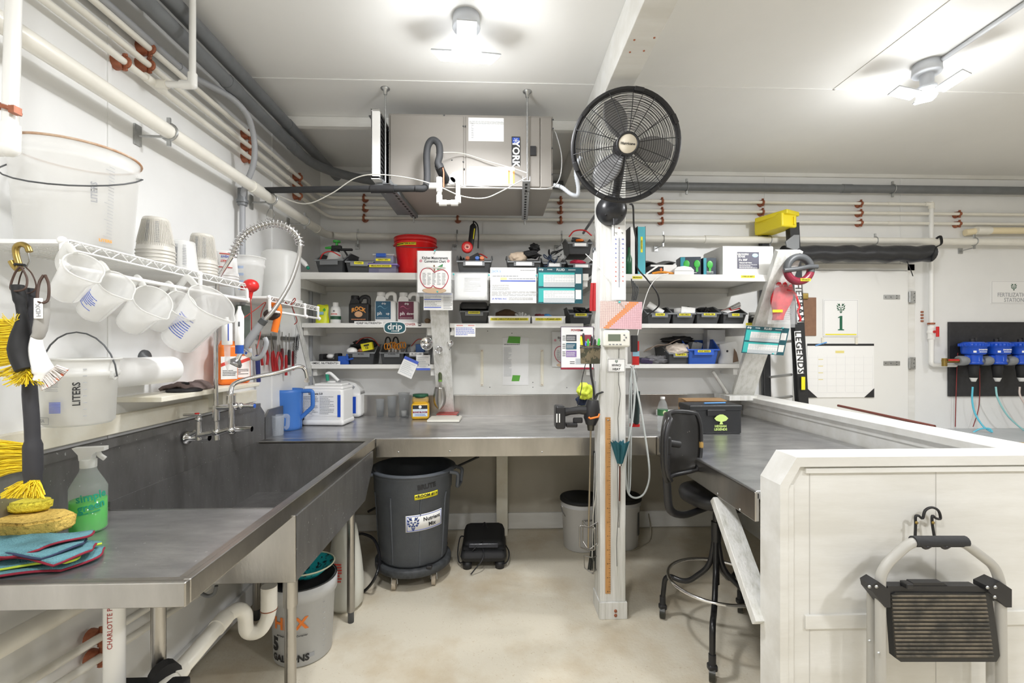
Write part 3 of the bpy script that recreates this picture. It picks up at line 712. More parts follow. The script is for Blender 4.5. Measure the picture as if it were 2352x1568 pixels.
cable('fan_cord','black power cord hanging from the fan base down beside the right shelves',[W(1446,468,y=2.42),W(1454,475,y=2.43),W(1456,520,y=2.62),W(1462,560,y=2.85),W(1462,610,y=2.95),W(1485,640,y=3.0),W(1508,670,y=3.0),W(1514,695,y=3.02),W(1508,708,y=3.05),W(1478,730,y=3.1)],.005,BLACK)
# ================= LEFT WALL =================
xf=XL+.30                                   # front edge of the wire shelf
ZS=W(160,550,x=xf).z;YS0=W(160,550,x=xf).y;YS1=W(563,662,x=xf).y
def wire_shelf(label,x1,y0,y1,z,rod=True):
    t=thing('wire_shelf',label,'shelf',((XL+x1)/2,(y0+y1)/2,z-.05))
    g=MB();y=y0
    while y<y1:g.tube([(XL+.005,y,z-.006),(x1,y,z-.006)],.0017,4);y+=.0155
    part('wire',g,WPL,t,wd=1,kind='stuff')
    part('shelf_liner',MB().b2((XL+.004,y0+.02,z-.003),(x1-.022,y1-.01,z+.0015)),MILKD,t,wd=1)
    for yy in(y0,y1):part('end_rail',MB().b2((XL+.004,yy-.004,z-.012),(x1,yy+.004,z),bev=.002),WPL,t,wd=1)
    for dz_ in(-.002,-.026):part('front_rail',MB().tube([(x1,y0,z+dz_),(x1,y1,z+dz_)],.003,6),WPL,t,wd=1)
    zz=MB();n=int((y1-y0)/.032)
    zz.tube([(x1,y0+(y1-y0)*k/n,z-(.002 if k%2 else .026))for k in range(n+1)],.002,4)
    part('truss_wire',zz,WPL,t,wd=1)
    zz=MB();zz.tube([(x1-(.001 if k%2 else .022),y0+(y1-y0)*k/n,z-.001)for k in range(n+1)],.002,4)
    part('truss_wire',zz,WPL,t,wd=1)
    if rod:
        part('hanging_rod',MB().cyl((x1+.012,y0-.03,z-.075),(x1+.012,y1+.015,z-.075),.0065,n=10),WPL,t,wd=1)
        for yy in(y0-.025,(y0+y1)/2+.1,y1+.005):
            b=MB().box((x1+.006,yy,z-.042),(.012,.012,.07),None,.003);b.ball((x1+.012,yy,z-.075),.012,8);b.ball((x1+.004,yy,z-.008),.011,8)
            part('rod_bracket',b,WPL,t,wd=1)
    return t
ws=wire_shelf('white wire shelf with a hanging rod on the left wall carrying tub and cup stacks',xf,YS0,YS1,ZS)
y2=W(622,680,x=xf+.01).y
ws2=wire_shelf('short white wire shelf farther along the left wall under the milky container',xf+.01,y2,2.86,W(622,680,x=xf+.01).z,rod=True)
Z2=W(622,680,x=xf+.01).z

def pail(name,label,loc,r0,r1,h,m,bail=None,rimm=None,cat='bucket',rz=0,wall=.003,tilt=0):
    t=thing(name,label,cat,loc,rz)
    b=MB().lathe([(.001,0),(r0-.008,0),(r0,.008),(r1-.004,h-.05),(r1,h-.048),(r1+.002,h-.035),(r1-.002,h-.033),(r1,h-.004),(r1+.004,h),(r1-wall,h),(r1-wall-.004,h-.05),(r0-wall,.012),(.001,.006)],n=40)
    part('body',b,m,t)
    part('rim',MB().tube([((r1+.003)*math.cos(2*PI*k/40),(r1+.003)*math.sin(2*PI*k/40),h-.001)for k in range(40)],.0035,6,closed=True),rimm or m,t)
    if bail:
        ang,wv=bail;e=[]
        for k in range(13):
            a=PI*k/12;q=Vector((math.cos(a)*(r1+.012),0,0));q+=(Vector((0,-math.cos(ang),math.sin(ang)))*math.sin(a)*wv)
            e.append(q+Vector((0,0,h-.05)))
        part('bail',MB().tube([Vector((r1-.004,0,h-.05))]+e+[Vector((-r1+.004,0,h-.05))],.0022,6),DGREY,t)
        part('bail_lug',MB().cyl((r1-.004,0,h-.05),(r1+.007,0,h-.05),.009).cyl((-r1+.004,0,h-.05),(-r1-.007,0,h-.05),.009),m,t)
    return t
RUSTRIM=mat('rust_stained_rim',(.62,.48,.36),.5,col2=(.40,.16,.05),vscale=18)
p=W(185,375,x=XL+.172)
big=pail('bucket','big milky open tub with a rust stained rim on the wire shelf',(p.x,p.y-.01,ZS+.003),.128,.146,.285,MILK,bail=(-.5,.178),rimm=RUSTRIM,rz=.35)
tk=MB()
for k in range(22):
    a=.02;r=.130+.0152*(k+2)/26
    z_=.03+k*.0095;L_=.022 if k%5==0 else .014
    for j in range(3):
        pass
    tk.grid(lambda u,v,r=r,z_=z_,L_=L_:((r+.0022)*math.cos(-.62-u*L_/r),(r+.0022)*math.sin(-.62-u*L_/r),z_+v*.0016+u*.003),2,1)
part('scale_mark',tk,GINK,big,kind='stuff')
tm=textmb('LITERS',.02,bold=.02,wrap=.1435);M=rotz(.60)@Matrix.Identity(4)
tm=textmb('LITERS',.022,bold=.02)
# rotate the word upright, then wrap on the tub
def wrapv(mb,r,ang,z):mb.v=[((r-q[1])*math.cos(ang+q[0]/r),(r-q[1])*math.sin(ang+q[0]/r),z+q[2])for q in mb.v];return mb
def rotv(mb,a):c,s=math.cos(a),math.sin(a);mb.v=[(q[0]*c-q[2]*s,q[1],q[0]*s+q[2]*c)for q in mb.v];return mb
part('lettering',wrapv(rotv(textmb('LITERS',.02,bold=.02),PI/2),.1432,-.95,.15),GINK,big)
part('lettering',wrapv(textmb('LITERS',.011,bold=.03),.134,-.74,.02),mat('orange_ink',(.9,.35,.05),.5),big)

# stacks of upturned cups
def cup_proto(r0,r1,h,m,label,rib=False,rim=3):
    t=thing('measuring_cup',label,'cup',(0,0,0))
    prof=[(r0,h),(r0-.001,h-.002)]
    b=MB()
    # upside down: mouth (wide, r1) at the bottom
    pr=[(.001,h),(r0-.003,h),(r0,h-.004),(r1-.003,.022),(r1-.002,.02),(r1+.001,.012),(r1,.002),(r1+.003,0),(r1-.001,0),(r1-.002,.01),(r0-.003,h-.004)]
    b.lathe(pr,n=30);part('body',b,m,t)
    part('rim',MB().tube([((r1+.002)*math.cos(2*PI*k/30),(r1+.002)*math.sin(2*PI*k/30),.002)for k in range(30)],.0022,5,closed=True),m,t)
    if rib:
        g=MB()
        for k in range(int(60)):
            a=2*PI*k/60
            g.tube([((r0+.0012)*math.cos(a),(r0+.0012)*math.sin(a),h-.01),((r1-.001)*math.cos(a),(r1-.001)*math.sin(a),.03)],.0012,3,cap=False)
        part('rib',g,m,t,kind='stuff')
    return t
def cupmarks(t,r,z0,z1,ang,m=GINK,n=12):
    g=MB()
    for k in range(n):
        z_=z0+(z1-z0)*k/n
        g.grid(lambda u,v:((r(z_))*math.cos(ang+u*.25),(r(z_))*math.sin(ang+u*.25),z_+v*.0018),3,1)
    part('printed_scale',g,m,t,kind='stuff')
def stack(u,vtop,y_off,r0,r1,h,n,step,label,group,m,rib=False,marks=True):
    pr=cup_proto(r0,r1,h,m,label,rib);x=XL+.16+y_off
    d=W(u,vtop,x=x);base=ZS+.003
    pr['group']=group;pr['label']='topmost '+label;pr.location=(d.x,d.y,base+(n-1)*step)
    if marks:
        rf=lambda z:r1+(r0-r1)*z/h+.0015
        cupmarks(pr,rf,.03,h-.015,-1.0);cupmarks(pr,rf,.03,h-.015,-1.6,n=16)
    od=['lowest','second lowest','third from bottom','fourth from bottom','fifth from bottom']
    for k in range(n-1):dup(pr,(d.x,d.y,base+k*step),label=od[k]+' '+label)
    return pr
HZ=mat('hazy_ribbed_plastic',(.88,.86,.81),.35,alpha=.92)
stack(358,475,0,.040,.058,.125,6,.013,'hazy ribbed cup upside down in the stack beside the tub','cups in the tall stack beside the tub',HZ,True)
stack(420,530,.0,.042,.055,.125,2,.012,'plain clear cup upside down between the ribbed stacks','pair of plain cups on the wire shelf',MILK)
stack(465,520,.0,.041,.055,.13,6,.013,'hazy ribbed cup upside down in the stack beside the quart tubs','cups in the second ribbed stack',HZ,True)
q=stack(517,560,.0,.046,.055,.115,4,.013,'white quart tub upside down near the spring hose','white quart tubs upside down',WPL,marks=False)
lab=MB().grid(lambda u,v:((.0485+(1-v)*.004)*math.cos(-1.55+u*1.1),(.0485+(1-v)*.004)*math.sin(-1.55+u*1.1),.035+v*.066),8,1,th=.0004)
RINK=mat('red_ink',(.7,.06,.04),.5);BINK=mat('blue_ink',(.08,.14,.6),.5)
for zz in(.036,.098):part('label_border',MB().grid(lambda u,v:((.0555-(zz>.05)*.0045)*math.cos(-1.5+u),(.0555-(zz>.05)*.0045)*math.sin(-1.5+u),zz+v*.004),8,1,th=.0006),RINK,q)
for s_,sz,zz,m_,rr_ in(('1',.028,.052,RINK,.0545),('QUART',.012,.068,RINK,.0532),('RIGHT',.013,.088,BINK,.0515)):
    tm=rotv(textmb(s_,sz,bold=.03),PI);wrapv(tm,rr_,-1.0,zz);part('lettering',tm,m_,q)

# graduated tub and milky container
p=W(558,655,x=XL+.16);tb=pail('graduated_tub','clear graduated tub with pale blue bands on the short wire shelf beside the milky container',(p.x,max(p.y,y2+.08),Z2+.003),.058,.074,.20,MILK,rimm=MILK,cat='tub')
for k in range(4):
    part('band',MB().grid(lambda u,v:((.062+.003*k)*math.cos(-1.9+u*.5),(.062+.003*k)*math.sin(-1.9+u*.5),.03+k*.035+v*.013),4,1),mat('pale_blue_ink',(.45,.55,.75),.5),tb)
p=W(640,625,x=XL+.16);pl=p.y
mc=thing('milky_container','large milky white plastic container upside down at the far end of the wire shelves','container',(XL+.165,2.70,Z2+.003))
part('body',MB().lathe([(.001,.30),(.085,.30),(.100,.285),(.105,.26),(.105,.02),(.112,.01),(.112,0),(.10,0),(.001,.002)],n=32),MILKD,mc)
part('lid',MB().lathe([(.112,0),(.116,.002),(.116,.018),(.107,.02)],n=32),MILKD,mc)
# red funnel ball on the shelf end
p=W(576,656,x=xf+.01);rb=thing('red_scoop','round red ball topped tool at the end of the hanging rod','tool',(p.x,p.y,p.z-.03))
part('ball',MB().ball(p,(.034,.034,.03),14),RED,rb,wd=1)
part('stem',MB().cyl(p+Vector((0,0,-.02)),p+Vector((-.005,0,-.07)),.012,.006),RED,rb,wd=1)
part('flange',MB().box(p+Vector((-.03,0,-.01)),(.03,.012,.02),None,.004),RED,rb,wd=1)

# ---- pitchers hanging from the rod ----
def place(t,o,zdir,xdir):
    z=Vector(zdir).normalized();x=Vector(xdir);x=(x-z*x.dot(z)).normalized();y=z.cross(x)
    M=Matrix(((x.x,y.x,z.x,o[0]),(x.y,y.y,z.y,o[1]),(x.z,y.z,z.z,o[2]),(0,0,0,1)))
    t.location=M.to_translation();t.rotation_euler=M.to_euler();return M
def pitcher(label,r0,r1,h,print_=None,m=MILK,name='measuring_pitcher'):
    t=thing(name,label,'measuring cup')
    def prof(u,v):
        a=2*PI*u;r=r0+(r1-r0)*v
        sp=max(0,math.cos(a))**14*max(0,v-.72)/.28
        return((r+sp*r1*.38)*math.cos(a),(r)*math.sin(a),h*v+sp*.008)
    b=MB().grid(prof,40,10,th=.002);b.lathe([(.001,.002),(r0*.8,.002),(r0,0)],n=40);part('body',b,m,t)
    part('rim',MB().tube([Vector(prof(k/40,1))for k in range(40)],.0022,5,closed=True),MILKD if m is MILK else m,t)
    hw=r1*.62
    part('handle',MB().tube(smoothpath([(-r1+.002,0,h*.97),(-r1-hw*.9,0,h*.96),(-r1-hw,0,h*.80),(-r1-hw*.85,0,h*.45),(-r0-hw*.5,0,h*.34)],5),.007,8,flat=1.9),MILKD if m is MILK else m,t)
    g=MB()
    for k in range(8):g.box((0,r1+(r0-r1)*(1-(.25+k*.075))+.0015,h*(.25+k*.075)),(.014 if k%2 else .008,.001,.0012))
    part('scale_mark',g,GINK,t,kind='stuff')
    if print_:
        g=bars(.055,h*.42,9,seed=int(h*1000));g2=MB();rr=(r0+r1)/2+.0022
        g.v=[(-(rr-q[1])*math.sin(print_+q[0]/rr)*-1,-(rr-q[1])*math.cos(print_+q[0]/rr),h*.5+q[2])for q in g.v]
        part('printed_text',g,BINK,t)
    return t
HPL=[((130,700),(193,612),1.20,.033,.041,.115,None,'small milky measuring pitcher hanging nearest the shelf bracket'),
       ((187,742),(268,652),1.33,.035,.044,.140,-.2,'milky pitcher with blue print hanging second on the rod'),
       ((300,745),(352,690),1.47,.042,.053,.145,None,'wide milky pitcher hanging third on the rod with its black scale in view'),
       ((345,750),(418,698),1.62,.039,.049,.145,None,'milky pitcher hanging fourth on the rod behind the widest mouth'),
       ((400,795),(487,692),1.68,.060,.078,.215,.1,'largest milky pitcher with faint blue print hanging last on the rod')]
for(b_,t_,yy,r0,r1,h,pr,lb)in HPL:
    t=pitcher(lb,r0,r1,h,pr)
    A=W(*b_,y=yy+.05);d2=W(*t_,y=yy-.015)-A;d2.normalize();top=W(*t_,y=yy-.01)
    place(t,top-d2*h,d2,(.35,.1,-1))

# ---- lower hanging pail ----
p=W(182,905,y=1.33)
lp=pail('bucket','small milky pail hanging by its wire bail below the pitchers',(p.x,1.33,W(182,972,y=1.33).z),.078,.088,.183,MILKD,bail=(1.5,.125),rz=.05)
part('lettering',wrapv(rotv(textmb('LITERS',.022,bold=.02),PI/2),.0895,-PI/2+.62,.09),INK,lp)
part('lettering',wrapv(textmb('USA',.013,bold=.02),.0865,-PI/2-.35,.02),GINK,lp)
part('barcode',wrapv(bars(.026,.03,9,fill=1,th=.55,words=False,seed=3),.087,-PI/2+.1,.055),BINK,lp)
part('printed_text',wrapv(bars(.03,.035,10,seed=9),.089,-PI/2+.02,.115),GINK,lp)
g=MB()
for k in range(8):g.box((0,0,k*.018),(.008,.001,.0022))
part('scale_mark',wrapv(g,.0905,-PI/2+.80,.03),GINK,lp)
wrapframe=MB()
for dx,dz_,w_,h_ in((0,.009,.045,.0012),(0,-.009,.045,.0012),(-.0225,0,.0012,.018),(.0225,0,.0012,.018)):wrapframe.box((dx,0,dz_),(w_,.0006,h_))
part('label_border',wrapv(wrapframe,.0868,-PI/2-.33,.02),GINK,lp)

# ---- brushes ----
def bristles(pts_fn,n,r,m,par,seed=1,seg=4):
    rnd=random.Random(seed);g=MB()
    for i in range(n):
        P=pts_fn(i/n,rnd);g.tube(smoothpath(P,2)if len(P)>2 else P,r,3,cap=False,rr=None)
    return part('bristles',g,m,par,wd=1,kind='stuff')
YB_=mat('yellow_bristle',(.88,.66,.02),.5)
def WP(l,y):return[W(u,v,y=y)for u,v in l]
yb=1.10
ba=thing('scrub_brush','black scrub brush with short yellow bristles hanging from the brass hook','brush',W(60,855,y=yb))
part('handle',MB().tube(smoothpath(WP([(40,655),(46,690),(52,735),(48,775),(52,815),(66,848)],yb),5),.016,12,rr=[.014]*6+[.011]*4+[.013+.0018*min(k,8)for k in range(16)],flat=.7),BLACKM,ba,wd=1)
def f1(t,r):
    v=735+125*t;u0=30+28*t+(20*max(0,t-.7));a=W(u0,v,y=yb+r.uniform(-.008,.008));sp=r.uniform(-.012,.012)
    if t>.75:b=W(u0-60*(1-t)+r.uniform(-55,45)*1,v+28+r.uniform(-8,4),y=yb+sp)
    else:b=W(-25+r.uniform(-6,6),v-5+22*t+r.uniform(-5,5),y=yb+sp)
    m=(a+b)/2+Vector((0,0,-.002));return[a,m,b]
bristles(f1,480,.0013,YB_,ba,2)
def f1b(t,r):
    a=W(35+r.uniform(-8,8),748,y=yb-.01);b=W(r.uniform(0,55),738-r.uniform(5,20),y=yb-.015);return[a,(a+b)/2+Vector((-.004,0,.002)),b]
bristles(f1b,16,.0008,YB_,ba,4)
bb=thing('long_brush','long black handled brush with splayed yellow bristles hanging over the drainboard','brush',W(75,1110,y=yb+.03))
part('handle',MB().tube(smoothpath(WP([(74,662),(72,700),(70,760),(68,880),(73,960),(75,1010),(76,1060),(76,1106)],yb+.035),4),.014,12,rr=[.013]*9+[.0155]*4+[.0165]*8+[.021]*6+[.019]*2,flat=.7),mat('charcoal_rubber',(.03,.03,.035),.6),bb,wd=1)
def f2(t,r):
    v=1018+85*t;a=W(60+12*t*r.random(),v,y=yb+.035+r.uniform(-.01,.01))
    if t>.72:
        a=W(62+r.uniform(0,30),1103,y=yb+.03+r.uniform(-.012,.012));b=W(r.uniform(0,104),1145-25*r.random()*abs(r.random()),y=yb+.02+r.uniform(-.02,.01))
    else:b=W(-25,v-4+30*t+r.uniform(-8,10),y=yb+.03+r.uniform(-.02,.02))
    return[a,(a*.5+b*.5)+Vector((0,0,.006*t)),b]
bristles(f2,620,.0013,YB_,bb,3)
bg=thing('dish_brush','grey and white dish brush with white and red bristles hanging by a leather loop','brush',W(120,890,y=yb+.01))
yg=yb+.01
part('handle',MB().tube(smoothpath(WP([(100,690),(98,720),(90,765),(83,775)],yg),5),.012,12,rr=[.0135]*5+[.0155]*5+[.014]*4+[.013]*2,flat=.7),mat('warm_grey_rubber',(.36,.35,.33),.6),bg,wd=1)
part('head',MB().tube(smoothpath(WP([(84,772),(84,800),(92,830),(102,855),(98,872)],yg),5),.011,12,rr=[.0125+.0009*min(k,14)*(1 if k<16 else .7)for k in range(21)],flat=.6),WPL,bg,wd=1)
part('tag',MB().box(W(88,708,y=yg-.016),(.019,.004,.048),None,.0015),WPL,bg,wd=1)
a=W(88,712,y=yg-.0185);tm=rotv(textmb('HDX',.014,bold=.01),PI/2+.1);tm.v=[tuple(a+Vector(q))for q in tm.v];part('lettering',tm,GINK,bg,wd=1)
def f3(t,r):
    a=W(130-44*t,838+42*t,y=yg+r.uniform(-.012,.012));b=W(158-62*t,848+48*t+8*math.sin(PI*t),y=yg+r.uniform(-.016,.016));return[a,b]
bristles(f3,420,.0012,mat('white_bristle',(.85,.80,.76),.5),bg,5)
def f4(t,r):
    a0=W(158-62*t,848+48*t+8*math.sin(PI*t),y=yg-.004+r.uniform(-.01,.01));return[a0,a0+(a0-W(105,850,y=yg)).normalized()*-.009]
bristles(f4,120,.0012,mat('red_orange_bristle',(.75,.16,.05),.5),bg,6)
LEATH=mat('dark_brown_cord',(.06,.03,.02),.6)
cable('cord_loop','brown cord loop of the black scrub brush on the brass hook',[W(46,612,y=yb),W(34,628,y=yb),W(24,660,y=yb-.005),W(36,668,y=yb-.012),W(58,662,y=yb-.012),W(62,640,y=yb),W(52,618,y=yb),W(46,612,y=yb)],.0022,LEATH,'cord')
cable('cord_loop','thin brown cord loop of the long brush behind the brass hook',[W(56,612,y=yb+.03),W(45,640,y=yb+.035),W(44,668,y=yb+.035),W(70,672,y=yb+.02),W(83,658,y=yb+.02),W(74,630,y=yb+.02),W(58,612,y=yb+.03)],.0015,LEATH,'cord')
cable('leather_loop','dark leather loop holding the dish brush under the rod bracket',[W(100,632,y=yb+.02),W(90,650,y=yg),W(86,685,y=yg-.012),W(95,695,y=yg-.016),W(110,688,y=yg-.005),W(112,655,y=yg),W(104,632,y=yb+.02)],.003,LEATH,'cord')
BRASS=mat('aged_brass',(.38,.27,.08),.35,metal=.9,var=.3,vscale=40)
hk=thing('snap_hook','aged brass snap hook clipped on the near edge of the wire shelf','hook',W(46,618,y=yb+.01))
part('hook',MB().tube(smoothpath(WP([(68,578),(62,566),(48,561),(37,568),(37,585),(44,610),(40,618),(32,610),(26,600)],yb+.01),5),.0065,8),BRASS,hk,wd=1)
part('gate',MB().tube(WP([(62,570),(68,600),(60,614),(52,612)],yb+.03),.0022,6),ZINC,hk,wd=1)
part('tie',MB().tube(smoothpath([W(46,608,y=yb+.01)+Vector((math.cos(a)*.009,math.sin(a)*.009,0))for a in(0,1.5,3,4.5,6)],3),.003,6),BLACKM,hk,wd=1)

# ---- ledger, splash shelf, towel roll ----
zl0=W(0,1060,x=XL+.03).z;zl1=W(0,1010,x=XL+.03).z
struct('trim_22',MB().b2((XL,YF+.5,zl0+.004),(XL+.03,W(590,905,x=XL+.03).y,zl1+.01),bev=.003),CREAM)
xq=XL+.17;zq=W(400,912,x=xq).z;yq0=W(372,912,x=xq).y;yq1=W(596,888,x=xq).y
sh=thing('splash_shelf','narrow cream shelf board on the left wall holding the orange jugs','shelf',(XL+.085,(yq0+yq1)/2,zq-.02))
part('board',MB().b2((XL,yq0,zq-.012),(xq,yq1,zq+.008),bev=.003),CREAM,sh,wd=1)
part('bracket',MB().b2((XL,yq1-.2,zq-.10),(XL+.10,yq1-.17,zq-.0125),bev=.003),CREAM,sh,wd=1)
tr0=W(262,868,x=XL+.10);tr1=W(392,838,x=XL+.10);zt=(tr0.z+tr1.z)/2
tw=thing('towel_roll','white paper towel roll on a wall holder behind the small pail','paper towel',(XL+.10,(tr0.y+tr1.y)/2,zt-.07))
part('roll',MB().cyl((XL+.10,tr0.y-.05,zt),(XL+.10,tr1.y,zt),.052,n=28),PAPER,tw,wd=1)
part('rod',MB().cyl((XL+.10,tr0.y-.06,zt),(XL+.10,tr1.y+.03,zt),.007),CHROME,tw,wd=1)
part('end_plate',MB().cyl((XL+.10,tr1.y+.025,zt),(XL+.10,tr1.y+.03,zt),.02,n=18).cyl((XL+.10,tr1.y+.028,zt),(XL,tr1.y+.028,zt+.01),.005),DGREY,tw,wd=1)
p=W(338,822,x=XL+.012);part('wall_disc',MB().lathe([(.001,.02),(.006,.02),(.01,.012),(.032,.008),(.034,0)],(XL,p.y,p.z),20,axis=(1,0,0)),DGREY,tw,wd=1)
p=W(424,904,x=XL+.11);pg=thing('sink_stopper','black rubber sink stopper with a knob on the cream shelf','stopper',(p.x,p.y,zq+.008))
part('disc',MB().lathe([(.001,0),(.062,0),(.066,.006),(.055,.012),(.022,.018),(.001,.018)],n=28),BLACKM,pg)
part('knob',MB().lathe([(.02,.018),(.012,.024),(.018,.03),(.016,.038),(.001,.04)],n=18),BLACKM,pg)
g=MB().grid(lambda a,b:(XL+.03+.11*b,W(447,900,x=xq).y+.17*a,zq+.03+.012*math.sin(a*9)*(1-abs(2*b-1))-.018*abs(2*b-1)+.006*math.sin(b*11)),12,8,th=.012)
solo('cleaning_rag','folded brown rag lying beside the orange jugs on the cream shelf','rag',g,mat('brown_rag',(.20,.15,.14),.9,bump=.4,bscale=200))
ORG=mat('orange_plastic',(.88,.20,.02),.35)
for i,(u,lb)in enumerate(((521,'left orange cleaner jug with pump top behind the hanging test pens'),(551,'right orange cleaner jug with white and red label'))):
    p=W(u,880,x=XL+.09);j=thing('cleaner_jug',lb,'bottle',(XL+.09,p.y,zq+.008),.75)
    part('body',MB().box((0,0,.10),(.085,.085,.20),bev=.018).lathe([(.035,.195),(.028,.215),(.018,.225),(.018,.24)],n=18),ORG,j)
    part('label',MB().box((0,-.0432,.085),(.07,.001,.11)),PAPER,j)
    part('label_band',MB().prism([(-.035,.09),(.035,.118),(.035,.135),(-.035,.107)],.001,at((0,-.0445,0))),RINK,j)
    part('printed_text',bars(.055,.03,4,at((0,-.0442,.06)),seed=i),INK,j)
    part('cap',MB().lathe([(.021,.235),(.021,.262),(.001,.262)],n=16).cyl((0,0,.26),(0,0,.30),.005).box((0,-.012,.302),(.018,.045,.012),None,.003),BLACK,j)
# soap bottles / test pens
def pen(label,u0,v0,u1,v1,y,r,capm,tip=False):
    a,b=W(u0,v0,y=y),W(u1,v1,y=y);d=b-a
    t=thing('test_pen',label,'test pen',b)
    part('body',MB().tube([a,a+d*.06,a+d*.16,a+d*.2,a+d*.8,a+d*.82],r,14,rr=[r*.35,r*.4,r*.8,r,r,r*.9]),WPL,t,wd=1)
    if tip:
        part('probe',MB().tube([a+d*.62,a+d*.9,b+d*.35,b+d*.6],r*.6,10,rr=[r*.7,r*.6,r*.5,r*.08]),MILK,t,wd=1)
        part('stripe',MB().box(a+d*.4+Vector((r*.7,-r*.75,0)),(.004,.002,d.length*.6)),BINK,t,wd=1)
    else:
        part('cap',MB().tube([a+d*.82,b],r*.92,14),capm,t,wd=1)
        part('button',MB().box(a+d*.38+Vector((r*.45,-r,0)),(.006,.004,.02),None,.001),DGREY,t,wd=1)
pen('white test pen with a blue cap hanging in front of the orange jugs',550,703,550,812,1.98,.0175,BLUE)
pen('white test pen with a clear tapered tip hanging left of the blue capped one',521,728,522,806,1.95,.020,BLUE,True)

# ---- faucet ----
fc_=thing('faucet','chrome pre-rinse faucet with spring hose on the sink backsplash','faucet',W(497,985,y=2.05))
yf_=2.05
riser_top=W(532,590,y=yf_)
part('riser',MB().tube([W(496,985,y=yf_),W(496,735,y=yf_),W(500,640,y=yf_),riser_top],.0085,12),CHROME,fc_,wd=1)
part('spray_valve',MB().cyl(W(496,930,y=yf_),W(496,965,y=yf_),.014).cyl(W(496,935,y=yf_),W(538,935,y=yf_),.013).ball(W(540,933,y=yf_),.018),CHROME,fc_,wd=1)
for(a,b)in(((438,998),(457,988)),((456,1010),(456,968)),((457,1000),(497,992)),((497,1010),(497,968)),((497,995),(530,985)),((530,995),(532,935))):
    part('fitting',MB().cyl(W(*a,y=yf_-.02),W(*b,y=yf_-.02),.0125,.010,n=12),CHROME,fc_,wd=1)
part('elbow',MB().ball(W(497,992,y=yf_-.02),.018),CHROME,fc_,wd=1);part('elbow',MB().ball(W(530,988,y=yf_-.02),.017),CHROME,fc_,wd=1)
p=W(430,1005,x=XL+.03);part('escutcheon',MB().lathe([(.03,0),(.027,.008),(.015,.014),(.014,.10)],(XL+.03,p.y,p.z),20,axis=(1,-.02,0)),CHROME,fc_,wd=1)
p=W(535,985,x=XL+.03);part('escutcheon',MB().lathe([(.03,0),(.027,.008),(.015,.014),(.014,.10)],(XL+.03,p.y,p.z),20,axis=(1,-.02,0)),CHROME,fc_,wd=1)
p=W(456,963,y=yf_-.02);h_=part('lever_handle',MB().ball(p,.013).cyl(p,p+Vector((0,0,.02)),.01).box(p+Vector((-.02,-.01,.022)),(.075,.014,.009),None,.003),CHROME,fc_,wd=1)
part('hot_dot',MB().cyl(p+Vector((.0,-.01,.026)),p+Vector((0,-.01,.030)),.009),RED,h_,wd=1)
p=W(552,932,y=yf_);h_=part('lever_handle',MB().ball(p,.015).cyl(p,p+Vector((.05,0,0)),.008).cyl(p+Vector((.045,0,0)),p+Vector((.062,0,0)),.013),CHROME,fc_,wd=1)
part('cold_dot',MB().cyl(p+Vector((.061,0,0)),p+Vector((.064,0,0)),.009),BLUE,h_,wd=1)
sw=smoothpath([W(530,935,y=2.03),W(530,905,y=2.03),W(537,882,y=2.05),W(575,868,y=2.10),W(640,855,y=2.18),W(685,842,y=2.25),W(700,848,y=2.27),W(705,866,y=2.28),W(705,872,y=2.28)],6)
part('swing_spout',MB().tube(sw,.0095,12),CHROME,fc_,wd=1)
p=W(705,872,y=2.28);part('aerator',MB().cyl(p,p-Vector((0,0,.012)),.0125),CHROME,fc_,wd=1)
p=W(530,915,y=2.03);part('collar',MB().cyl(p-Vector((0,0,.02)),p+Vector((0,0,.015)),.017),CHROME,fc_,wd=1)
arc=smoothpath([W(532,590,y=yf_),W(545,560,y=yf_),W(575,528,y=2.07),(W(625,512,y=2.09)),W(662,522,y=2.1),W(685,545,y=2.12),W(690,565,y=2.12)],14)
hose=arc+smoothpath([W(690,565,y=2.12),W(684,600,y=2.12),W(664,655,y=2.1),W(630,710,y=2.06),W(603,740,y=2.04)],8)[1:]
part('hose',MB().tube(hose,.0095,10,rr=[.0098 if k%2 else .0090 for k in range(len(hose))]),mat('braided_steel',(.5,.49,.47),.35,metal=.9),fc_,wd=1)
tot=[0]
for i in range(1,len(arc)):tot.append(tot[-1]+(arc[i]-arc[i-1]).length)
co=[];N_=26*14;xx=None
for k in range(N_+1):
    s_=tot[-1]*k/N_;i=max(j for j in range(len(tot))if tot[j]<=s_+1e-9);i=min(i,len(arc)-2)
    f_=(s_-tot[i])/(tot[i+1]-tot[i]);c=arc[i].lerp(arc[i+1],f_);d=(arc[i+1]-arc[i]).normalized()
    if xx is None:xx=basis(d)[0]
    xx=(xx-d*xx.dot(d)).normalized();yy=d.cross(xx);a=2*PI*k/14
    co.append(c+(xx*math.cos(a)+yy*math.sin(a))*.0185)
part('spring',MB().tube(co,.0022,5),CHROME,fc_,wd=1)
gh=thing('spray_gun','grey pre-rinse spray handle with squeeze lever hanging on the hose','spray gun',W(548,835,y=2.02))
part('grip',MB().tube(WP([(603,738),(596,748),(572,782),(560,802)],2.04),.016,14,rr=[.014,.0165,.0175,.015]),GREYL,gh,wd=1)
part('collar',MB().cyl(W(608,733,y=2.04),W(600,743,y=2.04),.017),DGREY,gh,wd=1)
part('nozzle',MB().tube(WP([(562,800),(550,815),(545,826)],2.04),.010,12),CHROME,gh,wd=1)
part('spray_face',MB().lathe([(.010,-.02),(.028,.0),(.030,.012),(.026,.016),(.001,.016)],W(541,832,y=2.04),22,axis=(-.45,-.3,-1)),mat('worn_chrome',(.4,.4,.4),.3,metal=.9),gh,wd=1)
part('lever',MB().tube(smoothpath(WP([(573,800),(580,822),(600,818),(612,790),(608,775)],2.03),5),.007,8,flat=1.5),GREYL,gh,wd=1)
